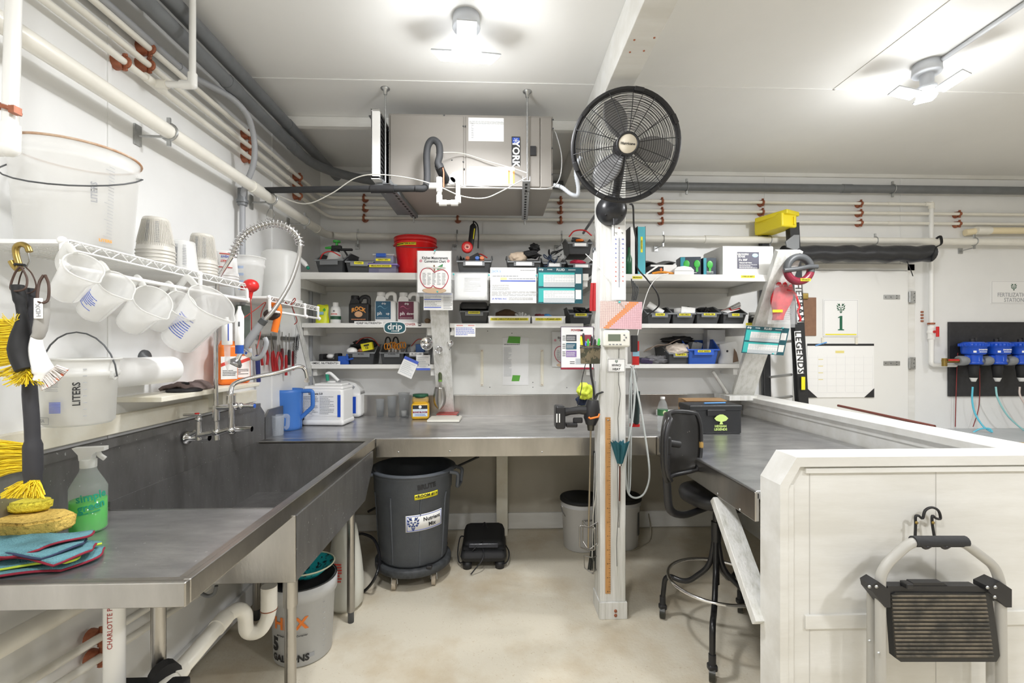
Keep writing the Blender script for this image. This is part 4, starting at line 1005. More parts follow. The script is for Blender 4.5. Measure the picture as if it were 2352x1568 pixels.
part('valve_knob',MB().cyl(W(562,806,y=2.02),W(572,815,y=2.0),.013,n=8),CHROME,gh,wd=1)
# ---- tools on the left wall ----
xt=XL+.03
TR=mat('dark_red_grip',(.42,.015,.02),.4);TB=mat('navy_grip',(.02,.03,.16),.45);TS=mat('tool_steel',(.30,.29,.27),.35,metal=.9)
def tool(name,label,cat,u,v0,v1,vm,gm,r=.009,two=False,spread=7,x=xt,lean=0):
    a,m_,b=W(u,v0,x=x),W(u+lean*.5,vm,x=x),W(u+lean,v1,x=x)
    t=thing(name,label,cat,b)
    if two:
        dy=(W(u+spread,vm,x=x).y-m_.y)
        for s_ in(-1,1):
            part('handle',MB().tube(smoothpath([m_+Vector((0,s_*dy*.2,0)),(m_+b)/2+Vector((0,s_*dy,0)),b+Vector((0,s_*dy*.75,0))],5),r*.8,8),gm,t,wd=1)
        part('jaw',MB().tube([m_-Vector((0,0,.01)),m_+Vector((0,0,.015)),a],r,8,rr=[r*1.2,r*1.6,r*.4],flat=.5),TS,t,wd=1)
    else:
        part('handle',MB().tube([m_,m_*.8+b*.2,b],r,10,rr=[r*.7,r,r*.9]),gm,t,wd=1)
        part('shaft',MB().tube([a,m_],r*.28,8),TS,t,wd=1)
    return t
tool('putty_knife','navy handled putty knife on the left wall tool strip','putty knife',588,790,877,815,TB,.013,lean=6)
tool('pliers','red handled pliers hanging first on the tool strip','pliers',608,770,838,797,TR,.010,True)
tool('pliers','red handled cutters hanging second on the tool strip','pliers',622,765,852,805,TR,.010,True,lean=8)
tool('pliers','red handled pliers hanging third on the tool strip','pliers',640,760,850,808,TR,.010,True,lean=2)
tool('screwdriver','dark red screwdriver beside the pliers on the tool strip','screwdriver',648,762,842,800,mat('maroon_grip',(.12,.012,.02),.4),.010)
tool('screwdriver','bright red screwdriver next to the black bottle brushes','screwdriver',657,770,862,815,TR,.010)
tool('nut_driver','black handled nut driver between red screwdriver and bottle brushes','screwdriver',664,765,838,803,BLACK,.010)
tool('nut_driver','red nut driver low on the tool strip under the bottle brushes','screwdriver',673,788,850,806,TR,.009)
p0,p1=W(590,775,x=XL+.01),W(685,782,x=XL+.01)
ms=thing('tool_strip','steel magnetic strip with a white card behind the hanging tools','tool rack',(XL+.01,(p0.y+p1.y)/2,p0.z))
part('strip',MB().b2((XL,p0.y,p0.z-.012),(XL+.014,p1.y,p0.z+.014),bev=.002),ZINC,ms,wd=1)
a_,b_=W(598,740,x=XL+.008),W(627,768,x=XL+.008)
part('card',MB().b2((XL,a_.y,b_.z),(XL+.006,b_.y,a_.z)),PAPER,ms,wd=1)
def bottle_brush(label,u,v0,v1,v2,m,rw):
    a,b,c=W(u,v0,x=XL+.05),W(u-1,v1,x=XL+.05),W(u-4,v2,x=XL+.05)
    t=thing('bottle_brush',label,'brush',c)
    part('wire_stem',MB().tube([a,b,c],.002,5),ZINC,t,wd=1)
    rnd=random.Random(u);g=MB()
    for k in range(260):
        q=b.lerp(c,k/260)if v1<v2 else b;an=k*2.4;e=q+Vector((.3*math.cos(an),math.cos(an),math.sin(an)*.5)).normalized()*rw*rnd.uniform(.8,1.1)
        g.tube([q,e],.0007,3,cap=False)
    part('bristles',g,m,t,wd=1,kind='stuff')
bottle_brush('large black bottle brush at the end of the tool strip',680,742,775,835,BLACKM,.022)
bottle_brush('black bottle brush hanging right of the others near the shelf end',686,765,770,803,BLACKM,.018)
bottle_brush('white bottle brush hanging above the tool strip',643,735,762,790,WPL,.016)
# blue/orange brush and cords above the tools
ob=thing('vegetable_brush','orange handled round brush under the short wire shelf','brush',W(635,760,y=2.35))
part('handle',MB().tube(smoothpath(WP([(630,762),(636,735),(640,712),(636,700),(626,702)],2.35),5),.011,10,flat=1.6),ORG,ob,wd=1)
part('head',MB().ball(W(626,722,y=2.35),(.045,.03,.03),14),mat('dark_brown_bristle',(.05,.035,.03),.9),ob,wd=1)
CRD=mat('dark_red_cord',(.30,.03,.02),.5)
cable('red_string','dark red cord tied from the hanging rod across to the wall',[W(560,730,y=2.1),W(585,712,y=2.2),W(610,694,y=2.3),W(600,720,y=2.3),W(598,765,y=2.3),W(590,800,y=2.25)],.0022,CRD,'cord')
cable('red_string','red cord dangling beside the spray handle from the rod end',[W(574,680,y=2.05),W(577,710,y=2.05),W(577,765,y=2.05),W(570,805,y=2.05)],.0025,CRD,'cord')
cable('red_string','knotted brown cord at the far end of the short wire shelf',[W(650,690,y=2.5),W(665,700,y=2.5),W(678,690,y=2.5),W(676,685,y=2.5),W(670,700,y=2.55),W(682,735,y=2.6),W(676,745,y=2.6)],.0025,CRD,'cord')
cable('hook_wire','thin wire loops hanging from the thick white pipe',[W(640,455,x=XL+.1),W(618,480,x=XL+.08),W(612,500,x=XL+.08),W(625,505,x=XL+.08),W(630,490,x=XL+.08),W(620,470,x=XL+.08)],.0018,ZINC,'wire')
g=MB().b2((XL,W(566,735,x=XL+.06).y,W(566,800,x=XL+.06).z),(XL+.05,W(580,735,x=XL+.06).y,W(566,700,x=XL+.06).z),bev=.006)
solo('soap_dispenser','green grey wall box behind the hanging test pens','dispenser',g,mat('sage_plastic',(.22,.27,.25),.5))

# ---- drainboard things ----
zd=dz(1.25)
p=W(203,1216,z=zd)
sp=thing('spray_bottle','clear spray bottle with green liquid standing on the drainboard','spray bottle',(p.x,p.y,zd),0)
hs=.232/.232
part('body',MB().lathe([(.001,.001),(.044,.001),(.047,.006),(.047,.125),(.0475,.135),(.040,.152),(.028,.175),(.021,.19),(.020,.205)],n=36),mat('clear_milky_bottle',(.86,.93,.90),.15,alpha=.20),sp)
part('liquid',MB().lathe([(.001,.003),(.043,.003),(.0455,.007),(.0455,.098),(.001,.098)],n=36),mat('green_liquid',(.04,.62,.03),.1,alpha=.85),sp)
part('collar',MB().lathe([(.021,.198),(.0215,.222),(.016,.226),(.001,.226)],n=24),MILKD,sp)
part('spray_head',MB().prism([(-.034,.262),(.050,.262),(.050,.250),(.028,.247),(.018,.238),(.016,.222),(-.016,.222),(-.018,.240)],.026,at((0,-.013,0),.25)),MILKD,sp)
part('trigger',MB().tube(smoothpath([Vector((.024,0,.25)),Vector((.030,0,.235)),Vector((.044,0,.222))],4),.004,6,flat=2,M=rotz(.25)),MILKD,sp)
GI=mat('dark_green_ink',(.01,.28,.17),.5)
wr=.048
for s_,sz,zz in(('simple',.034,.114),('green',.034,.084)):part('lettering',wrapv(rotv(textmb(s_,sz,bold=.02,sx=.9),.12),wr,-PI/2+.88,zz),GI,sp)
part('printed_text',wrapv(rotv(textmb('ALL-PURPOSE CLEANER',.0065,bold=.02),.1),wr,-PI/2+.62,.064),GI,sp)
SPG=mat('tan_sponge',(.72,.50,.12),.95,bump=1.0,bscale=90,specks=(120,.62,(.38,.24,.05)))
SPY=mat('yellow_sponge',(.78,.66,.06),.95,bump=1.0,bscale=110,specks=(150,.66,(.45,.36,.02)))
def sponge(name,label,cat,poly,t,loc,rz,m):
    bm=bmesh.new();k=len(poly)
    vs=[bm.verts.new((x,y,0))for x,y in poly];f=bm.faces.new(vs);ex=bmesh.ops.extrude_face_region(bm,geom=[f])
    for q in ex['geom']:
        if isinstance(q,bmesh.types.BMVert):q.co.z+=t;q.co.x*=1.06;q.co.y*=1.06
    bmesh.ops.bevel(bm,geom=bm.edges[:],offset=.007,segments=3,affect='EDGES')
    me=bpy.data.meshes.new(name);bm.normal_update();bmesh.ops.recalc_face_normals(bm,faces=bm.faces[:]);bm.to_mesh(me);bm.free();me.materials.append(m)
    for q in me.polygons:q.use_smooth=True
    o=link(name,me);o.location=loc;o.rotation_euler=(0,0,rz);o['label']=label;o['category']=cat;o.modifiers.new('weighted_normal','WEIGHTED_NORMAL').weight=100;return o
ctr=W(85,1290,z=zd)
# cloth pile: four folded cloths
CL=mat('teal_microfibre',(.14,.33,.38),.95,bump=.6,bscale=260,var=.2,vscale=30)
HEM=[mat('dark_red_hem',(.24,.012,.03),.8),mat('lime_hem',(.50,.62,.05),.8),mat('dark_red_hem',(.24,.012,.03),.8),mat('navy_hem',(.03,.04,.09),.8),mat('dark_red_hem',(.24,.012,.03),.8)]
cx0,cy0=W(0,1300,z=zd).x,1.20
tops=[]
for i in range(5):
    t=thing('cleaning_cloth',['teal cloth with dark red hem at the bottom of the folded pile','teal cloth with lime hem second from the bottom of the pile','teal cloth with dark red hem in the middle of the pile','teal cloth with navy hem fourth in the pile','topmost teal cloth with dark red hem under the tan sponge'][i],'cloth',(-1.235,1.225,zd+.001+i*.0115))
    rnd=random.Random(20+i);ph=rnd.random()*6
    ex_=[.0,-.012,.004,-.03,-.045][i];fy_=[-.068,-.062,-.064,-.05,-.045][i]
    def fn(a,b,i=i,ph=ph,ex_=ex_,fy_=fy_):
        x=-.20+(.335+ex_+.02*math.sin(b*5+ph))*a;y=fy_+.13*b+a*.03-.02*math.sin(a*5+i)
        z=.0045+(.006*math.sin(a*8+ph)*math.sin(b*7+ph*2)+.003)*(.35 if i==0 else 1)+.012*(1-b)*a*(i>0)*math.sin(ph+a*3)**2 
        return(x,y,max(.001,z))
    part('fabric',MB().grid(fn,22,10,th=-.0075),CL,t)
    part('hem',MB().tube([Vector(fn(k/22,0))+Vector((0,-.001,.002))for k in range(23)]+[Vector(fn(1,k/10))+Vector((.001,0,.002))for k in range(1,11)],.0032,6),HEM[i],t)
zt_=zd+.055
p=W(88,1218,z=zt_);sponge('sponge','big tan sponge lying on the folded cloths','sponge',[(-.125,-.03),(-.05,-.055),(.02,-.06),(.075,-.02),(.08,.03),(.02,.06),(-.10,.06)],.042,(p.x,p.y,zt_),-.05,SPG)
p=W(72,1170,z=zt_+.046);sponge('sponge','small yellow oval sponge on top of the tan sponge','sponge',[(.055*math.cos(a)*(1.0),.034*math.sin(a))for a in[2*PI*k/16 for k in range(16)]],.030,(p.x,p.y-.005,zt_+.046),.15,SPY)
# ================= BACK WALL SHELVES =================
def yfr(z):return 3.65-(z-1.07)*.56
Z1,Z2s,Z3=2.0,1.665,1.36
def slant(x0,x1,t=.035,z0=1.07,z1=2.03):
    M=rotz(R(90));pts=[(yfr(z0),z0),(yfr(z1),z1),(yfr(z1)-t,z1-.02),(yfr(z0)-t,z0)]
    return MB().prism(pts,x1-x0,M@Matrix.Translation((0,-x1,0)))
def unit(label,x0,x1,zs,slants,loc):
    t=thing('shelf_unit',label,'shelf',loc)
    for z in zs:
        x1_=x1 if not hasattr(x1,'__len__')else x1[zs.index(z)]
        b=part('shelf_board',MB().b2((x0,yfr(z)+.012,z-.02),(x1_,YB-.001,z)),PAINTH,t,wd=1)
        part('front_strip',MB().b2((x0,yfr(z),z-(.045 if z>1.9 else .03)),(x1_,yfr(z)+.014,z+.002),bev=.002),PAINTH,t,wd=1)
        for xx in((x0,x0+.03),(x1_-.035,x1_-.001)):
            part('side_cleat',MB().b2((xx[0],yfr(z)+.03,z-.085),(xx[1],YB-.001,z-.021),bev=.002),PAINTH,t,wd=1)
        part('back_cleat',MB().b2((x0+.03,YB-.025,z-.06),(x1_-.035,YB-.001,z-.021)),PAINTH,t,wd=1)
    for a,b,z0,z1 in slants:part('slanted_upright',slant(a,b,z0=z0,z1=z1),PAINT,t,wd=1)
    return t
xL0=XL+.004
xc0,xc1=W(990,700,y=3.28).x,W(1031,700,y=3.28).x
su=unit('white painted three-tier wooden shelves left of the centre slanted upright',xL0+.02,xc0-.002,[Z1,Z2s,Z3],[(xL0,xL0+.018,1.12,2.03),(xc0,xc1,.96,2.05)],(-.9,3.5,1.3))
xm1=.57
su2=unit('white painted shelves above the steel worktop behind the white post',xc1+.002,xm1+.07,[Z1,Z2s],[],(.1,3.5,1.6))
xr0=.70;XRB0,XRB1=1.90,2.075
su3=unit('white painted three-tier wooden shelves right of the white post',xr0,(1.96,1.93,1.90),[Z1,Z2s,Z3],[(XRB0,XRB1,1.07,2.16)],(1.4,3.5,1.3))
part('foot_cleat',MB().b2((1.80,3.45,1.08),(2.02,3.70,1.115),bev=.002),PAINT,su3,wd=1)
part('brace',MB().tube([(1.86,3.60,1.12),(1.74,3.60,1.30)],.016,4),PAINT,su3,wd=1)
part('divider',MB().b2((xL0,3.50,1.12),(xL0+.02,3.52,2.0)),GINK,su,wd=1)
# pale backing board under the middle shelves
a,b=W(1032,752,y=3.70),W(1372,905,y=3.70)
bk=thing('backing_board','large white backing board under the middle shelves with two cream rails','board',((a.x+b.x)/2,3.70,b.z))
part('panel',MB().b2((a.x,3.702,b.z),(b.x,3.72,a.z+.02),bev=.002),mat('off_white_board',(.70,.70,.67),.4,var=.08,vscale=3),bk,wd=1)
for u in(1107,1245):
    p,q=W(u,803,y=3.70),W(u,886,y=3.70)
    part('rail',MB().b2((p.x-.012,3.694,q.z),(p.x+.012,3.7018,p.z),bev=.002).b2((p.x-.004,3.690,q.z+.01),(p.x+.004,3.694,p.z-.01)),CREAM,bk,wd=1)
    for zz in(p.z-.012,q.z+.012):part('screw',MB().lathe([(.001,-.003),(.006,-.002),(.006,.001)],(p.x,3.693,zz),8,axis=(0,1,0)),COPPER,bk,wd=1)
dt=MB()
for u,v in((1125,889),(1224,889),(1224,878),(1302,890),(1176,765),(1120,760)):
    p=W(u,v,y=3.70);dt.lathe([(.001,-.001),(.004,-.0006),(.004,.001)],(p.x,3.7018,p.z),8,axis=(0,1,0))
part('nail',dt,DGREY,bk,wd=1,kind='stuff')

def sheet(name,label,cat,u0,v0,u1,v1,y,m=PAPER,t=.001,roll=0,curl=0,yt=None):
    "a flat sheet whose photo corners give its size; returns thing and (w,h); local x,z centred; face at -y; yt = depth at the top edge"
    a,b=W(u0,v0,y=y),W(u1,v1,y=y);w,h=abs(b.x-a.x),abs(a.z-b.z);c=(a+b)/2
    o=thing(name,label,cat,(c.x,c.y,c.z))
    o.rotation_euler=(0,-roll,0)
    if yt is not None:o.rotation_euler=(math.atan2(y-yt,h),-roll,0);o.location.y=(y+yt)/2
    if curl:part('sheet',MB().grid(lambda p,q:(-w/2+w*p,-.001-curl*math.sin(PI*p)*(1-q),-h/2+h*q),8,6,th=t),m,o)
    else:part('sheet',MB().box((0,-t/2,0),(w,t,h)),m,o)
    return o,w,h
def mark(par,x0,z0,x1,z1,w,h,m,y=-.0018,name='print',t=.0006):
    "coordinates as fractions 0..1 of the sheet, z from the top"
    return part(name,MB().b2((-w/2+w*x0,y-t,h/2-h*z1),(-w/2+w*x1,y,h/2-h*z0)),m,par)
def prt(par,s,x,z,size,w,h,m=INK,y=-.002,align='CENTER',**k):
    return text(s,size,m,par,(-w/2+w*x,y,h/2-h*z),align=align,**k)
def lines(par,x0,z0,x1,z1,w,h,n,m=GINK,y=-.0018,seed=1,**k):
    W_,H_=w*(x1-x0),h*(z1-z0)
    return part('printed_text',bars(W_,H_,n,at((-w/2+w*(x0+x1)/2,y,h/2-h*(z0+z1)/2)),seed=seed,**k),m,par)
def frame(par,w,h,m,inset=.003,t=.0014,y=-.0018):
    b=MB();a,c=w/2-inset,h/2-inset
    b.box((0,y,c),(2*a,.0006,t)).box((0,y,-c),(2*a,.0006,t)).box((a,y,0),(t,.0006,2*c)).box((-a,y,0),(t,.0006,2*c))
    return part('border',b,m,par)
def crest(par,x,z,s,m,y=-.0022):
    "leafy mask emblem: face with eyes, antlers and beard leaves"
    b=MB()
    def poly(pts,mirror=True):
        for sg in((1,-1)if mirror else(1,)):b.prism([(x+sg*p*s,z+q*s)for p,q in pts],.0006,at((0,y-.0006,0)))
    poly([(.02,.10),(.18,.14),(.22,.05),(.10,.03)]);poly([(.05,.20),(.25,.25),(.36,.48),(.22,.40),(.12,.46),(.10,.30)])
    poly([(.25,.20),(.44,.32),(.40,.16),(.30,.08)]);poly([(.26,.06),(.44,.04),(.36,-.08),(.24,-.04)])
    poly([(.22,-.06),(.36,-.14),(.26,-.24),(.14,-.14)]);poly([(.0,-.10),(.12,-.14),(.16,-.26),(.02,-.22)])
    poly([(.02,-.28),(.14,-.30),(.06,-.46),(.0,-.5)]);poly([(.0,.06),(.05,.0),(.07,-.07),(.0,-.08)])
    return part('crest',b,m,par)
# papers hung on the front of the middle top shelf
yp_=yfr(Z1)-.012
o,w,h=sheet('paper_sheet','blank crinkled white paper in a clear sleeve hung from the middle top shelf','paper',1044,627,1119,688,yp_,curl=.006)
part('sleeve',MB().box((-.005,-.007,0),(w+.03,.001,h+.012)),CLEAR,o);lines(o,.3,.15,.8,.7,w,h,9,mat('faint_ink',(.76,.76,.77),.7),y=-.0065)
o,w,h=sheet('nutrient_chart','white chart with a blue script heading and a blue bar hung under the top shelf','chart',1126,614,1232,696,yp_)
prt(o,"Jack's",.13,.10,.030,w,h,mat('light_blue_ink',(.18,.42,.75),.5));lines(o,.65,.05,.97,.1,w,h,1);lines(o,.05,.22,.6,.26,w,h,1,th=.5)
mark(o,.22,.28,.36,.35,w,h,mat('pale_lime_ink',(.75,.85,.35),.6));lines(o,.4,.29,.97,.34,w,h,1);mark(o,.22,.36,.98,.395,w,h,BINK)
lines(o,.04,.48,.40,.64,w,h,7);lines(o,.03,.67,.97,.8,w,h,5,seed=5);prt(o,'JR PETERS INC',.20,.885,.016,w,h,BINK,bold=.01);lines(o,.4,.84,.9,.92,w,h,3,seed=8)
TEALD=mat('dark_teal_print',(.015,.10,.13),.4);TEAL=mat('teal_print',(.05,.50,.48),.4);LG=mat('pale_grey_print',(.62,.66,.68),.6)
def fluid(o,w,h,sy=-.0018,sc=1):
    mark(o,0,0,1,1,w,h,TEALD,y=sy)
    y2=sy-.0008
    prt(o,'drip',.075,.055,.020*sc,w,h,PAPER,y=y2,bold=.02);prt(o,'FLUID',.51,.065,.022*sc,w,h,PAPER,y=y2,bold=.02);prt(o,'POWER',.27,.06,.010*sc,w,h,PAPER,y=y2,bold=.02);lines(o,.68,.05,.84,.08,w,h,1,PAPER,y=y2,th=.6)
    for z0 in(.14,.58):
        mark(o,.02,z0,.82,z0+.38,w,h,TEAL,y=y2,name='table_panel')
        mark(o,.13,z0+.06,.82,z0+.27,w,h,PAPER,y=y2-.0007,name='table_panel');mark(o,.13,z0+.27,.82,z0+.40,w,h,LG,y=y2-.0007,name='table_panel')
        mark(o,.84,z0+.04,.97,z0+.30,w,h,PAPER,y=y2-.0007,name='table_panel')
        lines(o,.15,z0+.07,.81,z0+.39,w,h,7,mat('table_ink',(.45,.50,.53),.6),y=y2-.0014,th=.18)
        b=MB()
        for k in range(1,12):x=-w/2+w*(.13+.69*k/12);b.b2((x-.0005,y2-.0016,h/2-h*(z0+.4)),(x+.0005,y2-.0012,h/2-h*(z0+.05)))
        part('table_rule',b,mat('table_rule',(.6,.66,.68),.6),o)
o,w,h=sheet('feed_chart','dark teal two table feed chart hung under the top shelf left of the post','chart',1235,614,1338,697,yp_)
fluid(o,w,h)
# teal pins
def pin(label,u,v,y):
    p=W(u,v,y=y);b=MB().lathe([(.001,.012),(.006,.012),(.0035,.007),(.0055,.001),(.001,0)],p,10,axis=(0,-1,0));return solo('push_pin',label,'push pin',b,mat('aqua_pin',(.1,.6,.6),.3))
for u,v,lb in((1042,630,'aqua push pin at the left corner of the blank paper'),(1123,632,"aqua push pin between the blank paper and the blue headed chart"),(1232,633,'aqua push pin at the left edge of the dark teal feed chart'),(999,576,'aqua push pin at the top of the apple conversion chart'),(1005,670,'aqua push pin at the foot of the apple conversion chart')):pin(lb,u,v,yp_-(.014 if u>1020 else .06))
# lettered labels on the shelf edges
def tape(label,s,u,v,y,size,m=YEL,im=INK,pad=1.25,roll=0,name='label_tape',hh=1.35,sx=1):
    p=W(u,v,y=y);tb_=textmb(s,size,bold=.02,sx=sx);lo,hi=tb_.bounds();w_=(hi[0]-lo[0])*1.06+size*.5
    o=thing(name,label,'label',p);o.rotation_euler=(0,-roll,0)
    part('strip',MB().box((0,-.0004,0),(w_,.0008,size*hh)),m,o)
    tb_.v=[(q[0],q[1]-.0012,q[2])for q in tb_.v];part('lettering',tb_,im,o)
    return o
yl=lambda z:yfr(z)-.001
tape('white shelf edge label under the black and white jugs','<DRIP NUTRIENTS>',847,742,yl(Z2s),.021,PAPER)
tape('white shelf edge label reading MISC. NUTRIENTS','<MISC. NUTRIENTS>',747,834,yl(Z3),.022,PAPER)
tape('white shelf edge label with dark red letters beside the round sticker','POWER',941,745,yl(Z2s),.024,PAPER,mat('dark_red_ink',(.35,.03,.03),.5))
o=tape('small black square mark beside the dark red lettered label','H',964,745,yl(Z2s),.018,INK,PAPER)
o=thing('shelf_sticker','rounded dark blue sticker with white letters on the shelf edge','sticker',W(907,752,y=yl(Z2s)-.002))
def lozenge(a,b,e):return[((a+e)*math.copysign(abs(math.cos(k*PI/16))**.6,math.cos(k*PI/16)),(b+e)*math.copysign(abs(math.sin(k*PI/16))**.7,math.sin(k*PI/16)))for k in range(32)]
for e_,m_,y_ in((.006,PAPER,0),(.0,TEALD,-.0016)):part('plate',MB().prism(lozenge(.074,.038,e_),.0015,at((0,y_-.0015,0))),m_,o)
for s_,sz,z_ in(('drip',.066,.006),('HYDRO',.014,-.026)):tb_=textmb(s_,sz,bold=.012,ex=.0006);tb_.v=[(q[0],q[1]-.0045,q[2]+z_)for q in tb_.v];part('lettering',tb_,PAPER,o)
for u,v,z in((1464,637,Z1),(1718,635,Z1),(1727,744,Z2s)):
    tape({1464:'yellow label under the binders on the top right shelf',1718:'yellow TRELLIS NET label under the big white box',1727:'yellow edge label at the right end of the middle right shelf'}[u],{1464:'MANUALS',1718:'<TRELLIS NET>',1727:'<FASTENERS>'}[u],u,v,yl(z),.013)

# ---------------- bins and jugs ----------------
BIN=mat('dark_grey_bin',(.055,.058,.062),.42);BINL=mat('grey_bin_lip',(.20,.21,.22),.42)
def bin_(label,u0,u1,zs,y=None,h=.125,d=.24,m=BIN,lip=BINL,tag=None,tagm=YEL,white=None,rz=0,tagsize=.013,name='storage_bin',z_=None,x=None,w=None,dy=.03):
    y=y if y is not None else yfr(zs)+dy
    if x is None:a,b=W(u0,700,y=y),W(u1,700,y=y);w=b.x-a.x;x=(a.x+b.x)/2
    t=thing(name,label,'storage bin',(x,y,(z_ if z_ is not None else zs)+.0015),rz)
    W2=w/2;th=.004;fw=W2*.84
    b_=MB()
    side=[(0.025,0),(d,0),(d,h),(d*.45,h),(.012,h*.62),(0,h*.60)]
    for s_ in(1,-1):
        vs=[]
        def P(yy,zz):k=.80+.20*zz/h;return(s_*W2*k,yy,zz)
        vs=[P(*q)for q in side];vi=[(q[0]-s_*th,q[1],q[2])for q in vs];n=len(vs)
        b_.add(vs+vi,[tuple(range(n)),tuple(range(2*n-1,n-1,-1))]+[(i,(i+1)%n,(i+1)%n+n,i+n)for i in range(n)])
    k0=.80;kf=.80+.2*.6
    b_.add([(-W2*k0,.025,0),(W2*k0,.025,0),(W2*kf,0,h*.60),(-W2*kf,0,h*.60),(-W2*k0,.03,0),(W2*k0,.03,0),(W2*kf,.005,h*.60),(-W2*kf,.005,h*.60)],[(0,1,2,3),(7,6,5,4),(0,4,5,1),(2,6,7,3)])
    b_.box((0,(d+.025)/2,.002),(w*.8,d-.025,.004));b_.add([(-W2*.8,d,0),(W2*.8,d,0),(W2,d,h),(-W2,d,h)],[(0,1,2,3)]);b_.add([(-W2*.8,d-th,0),(W2*.8,d-th,0),(W2,d-th,h),(-W2,d-th,h)],[(3,2,1,0)])
    part('body',b_,m,t)
    l=MB();l.box((0,-.004,h*.585),(w*.97,.012,.012),None,.003);l.box((0,-.007,h*.49),(w*.60,.006,h*.24),None,.003)
    for s_ in(1,-1):
        l.tube([(s_*W2*.95,-.002,h*.60),(s_*W2*.985,d*.45,h+.001),(s_*W2,d,h+.001)],.005,6,flat=.8)
    part('lip',l,lip,t)
    if white:part('card',MB().box((0,-.011,h*.49),(w*.46,.001,h*.17)),PAPER,t)
    if tag:
        tb_=textmb(tag,tagsize,bold=.02);lo,hi=tb_.bounds();w_=(hi[0]-lo[0])+.012
        part('label_strip',MB().box((0,-.0115,h*.53),(w_,.001,tagsize*1.35)),tagm,t)
        tb_.v=[(q[0],q[1]-.0128,q[2]+h*.53)for q in tb_.v];part('label_lettering',tb_,INK,t)
    return t
B={}
B[1]=bin_('grey storage bin holding the green topped sprayer on the top left shelf',720,792,Z1,h=.15,rz=-.12)
B[2]=bin_('grey TAPES storage bin on the top left shelf',792,858,Z1,h=.13,tag='<TAPES>',rz=.06)
B[3]=bin_('grey storage bin holding the heat gun and red tape roll on the top shelf',1047,1130,Z1,h=.14,white=1,dy=.02)
B[4]=bin_('grey storage bin heaped with gloves on the top shelf above the chart',1164,1243,Z1,h=.14,white=1,dy=.02)
B[5]=bin_('grey storage bin of safety glasses and cords on the top shelf',1246,1300,Z1,h=.13,white=1,dy=.03)
B[6]=bin_('lower grey storage bin of the pair stacked beside the post',1303,1368,Z1,h=.115,white=1,dy=.02)
B[7]=bin_('upper grey storage bin of the pair stacked beside the post',1303,1362,Z1,h=.12,white=1,dy=.02,z_=Z1+.145)
B[8]=bin_('black lidded CAPSULES storage bin on the middle shelf',1054,1124,Z2s,h=.15,tag='<CAPSULES>',dy=.02)
B[9]=bin_('small grey storage bin with clips on the middle shelf beside the post',1306,1362,Z2s,h=.125,tag='<MARKERS>',dy=.03)
B[10]=bin_('grey VALVES storage bin on the middle right shelf, nearest the post',1484,1546,Z2s,h=.13,tag='<VALVES>')
B[11]=bin_('grey storage bin with white labels rolled inside, second from the post',1543,1600,Z2s,h=.13,tag='<TREE LABELS>',tagsize=.011)
B[12]=bin_('grey storage bin with clamps, third from the post on the middle right shelf',1597,1658,Z2s,h=.135,tag='<VELCRO TIES>',tagsize=.011,rz=.08)
B[13]=bin_('grey storage bin full of seed packets, fourth from the post',1658,1718,Z2s,h=.13,tag='<TAGS>',rz=.08)
B[14]=bin_('grey storage bin with the yellow box on the lowest left shelf',797,862,Z3,h=.15,tag='METERS',tagm=BINL,dy=.02,rz=.05)
B[15]=bin_('grey storage bin of orange handled scissors on the lowest left shelf',871,930,Z3,h=.15,tag='SCISSORS',tagm=BINL,dy=.02)
B[16]=bin_('grey storage bin with a white tag and a blue meter on the lowest left shelf',928,986,Z3,h=.15,tag='<BLUE LAB>',tagm=PAPER,dy=.02,tagsize=.017)
B[17]=bin_('grey HAIR NETS storage bin on the lowest right shelf',1533,1592,Z3,h=.14,tag='<HAIR NETS>',dy=.01,rz=.1)
B[18]=bin_('bright blue DUST MASKS storage bin on the lowest right shelf',1578,1654,Z3,h=.19,d=.24,m=BLUE,lip=mat('blue_lip',(.04,.13,.60),.3),tag='<DUST MASKS>',dy=.0,rz=.02)
def inbin(k,dx=0,dy=.09,dz=.07):
    o=B[k];c,s=math.cos(o.rotation_euler[2]),math.sin(o.rotation_euler[2]);return Vector((o.location.x+dx*c-dy*s,o.location.y+dx*s+dy*c,o.location.z+dz))
def blob(name,label,cat,c,r,m,seed=0,amp=.25,n=20,fr=2.2):
    bm=bmesh.new();bmesh.ops.create_icosphere(bm,subdivisions=4,radius=1)
    for v in bm.verts:
        k=1+amp*noise.noise(v.co*fr+Vector((seed*7.3,0,0)))+amp*.4*noise.noise(v.co*fr*2.7+Vector((0,seed*3.1,0)))
        v.co=Vector((v.co.x*r[0],v.co.y*r[1],v.co.z*r[2]))*k
    me=bpy.data.meshes.new(name);bm.to_mesh(me);bm.free();me.materials.append(m)
    for q in me.polygons:q.use_smooth=True
    o=link(name,me);o.location=c
    if label:o['label']=label;o['category']=cat
    return o
def coil(name,label,cat,c,r,rr,m,turns=4,seed=1,sq=1):
    rnd=random.Random(seed);pts=[]
    for k in range(turns*12):
        a=k*PI/6;q=r*rnd.uniform(.85,1.12);pts.append(Vector(c)+Vector((q*math.cos(a),q*math.sin(a)*sq,rnd.uniform(-.3,.3)*r*.5)))
    return solo(name,label,cat,MB().tube(smoothpath(pts,3),rr,6),m)
def tangle(name,label,cat,c,ext,n,rr,m,seed=1):
    rnd=random.Random(seed);pts=[Vector(c)+Vector([rnd.uniform(-e,e)for e in ext])for k in range(n)]
    return solo(name,label,cat,MB().tube(smoothpath(pts,5),rr,6),m)
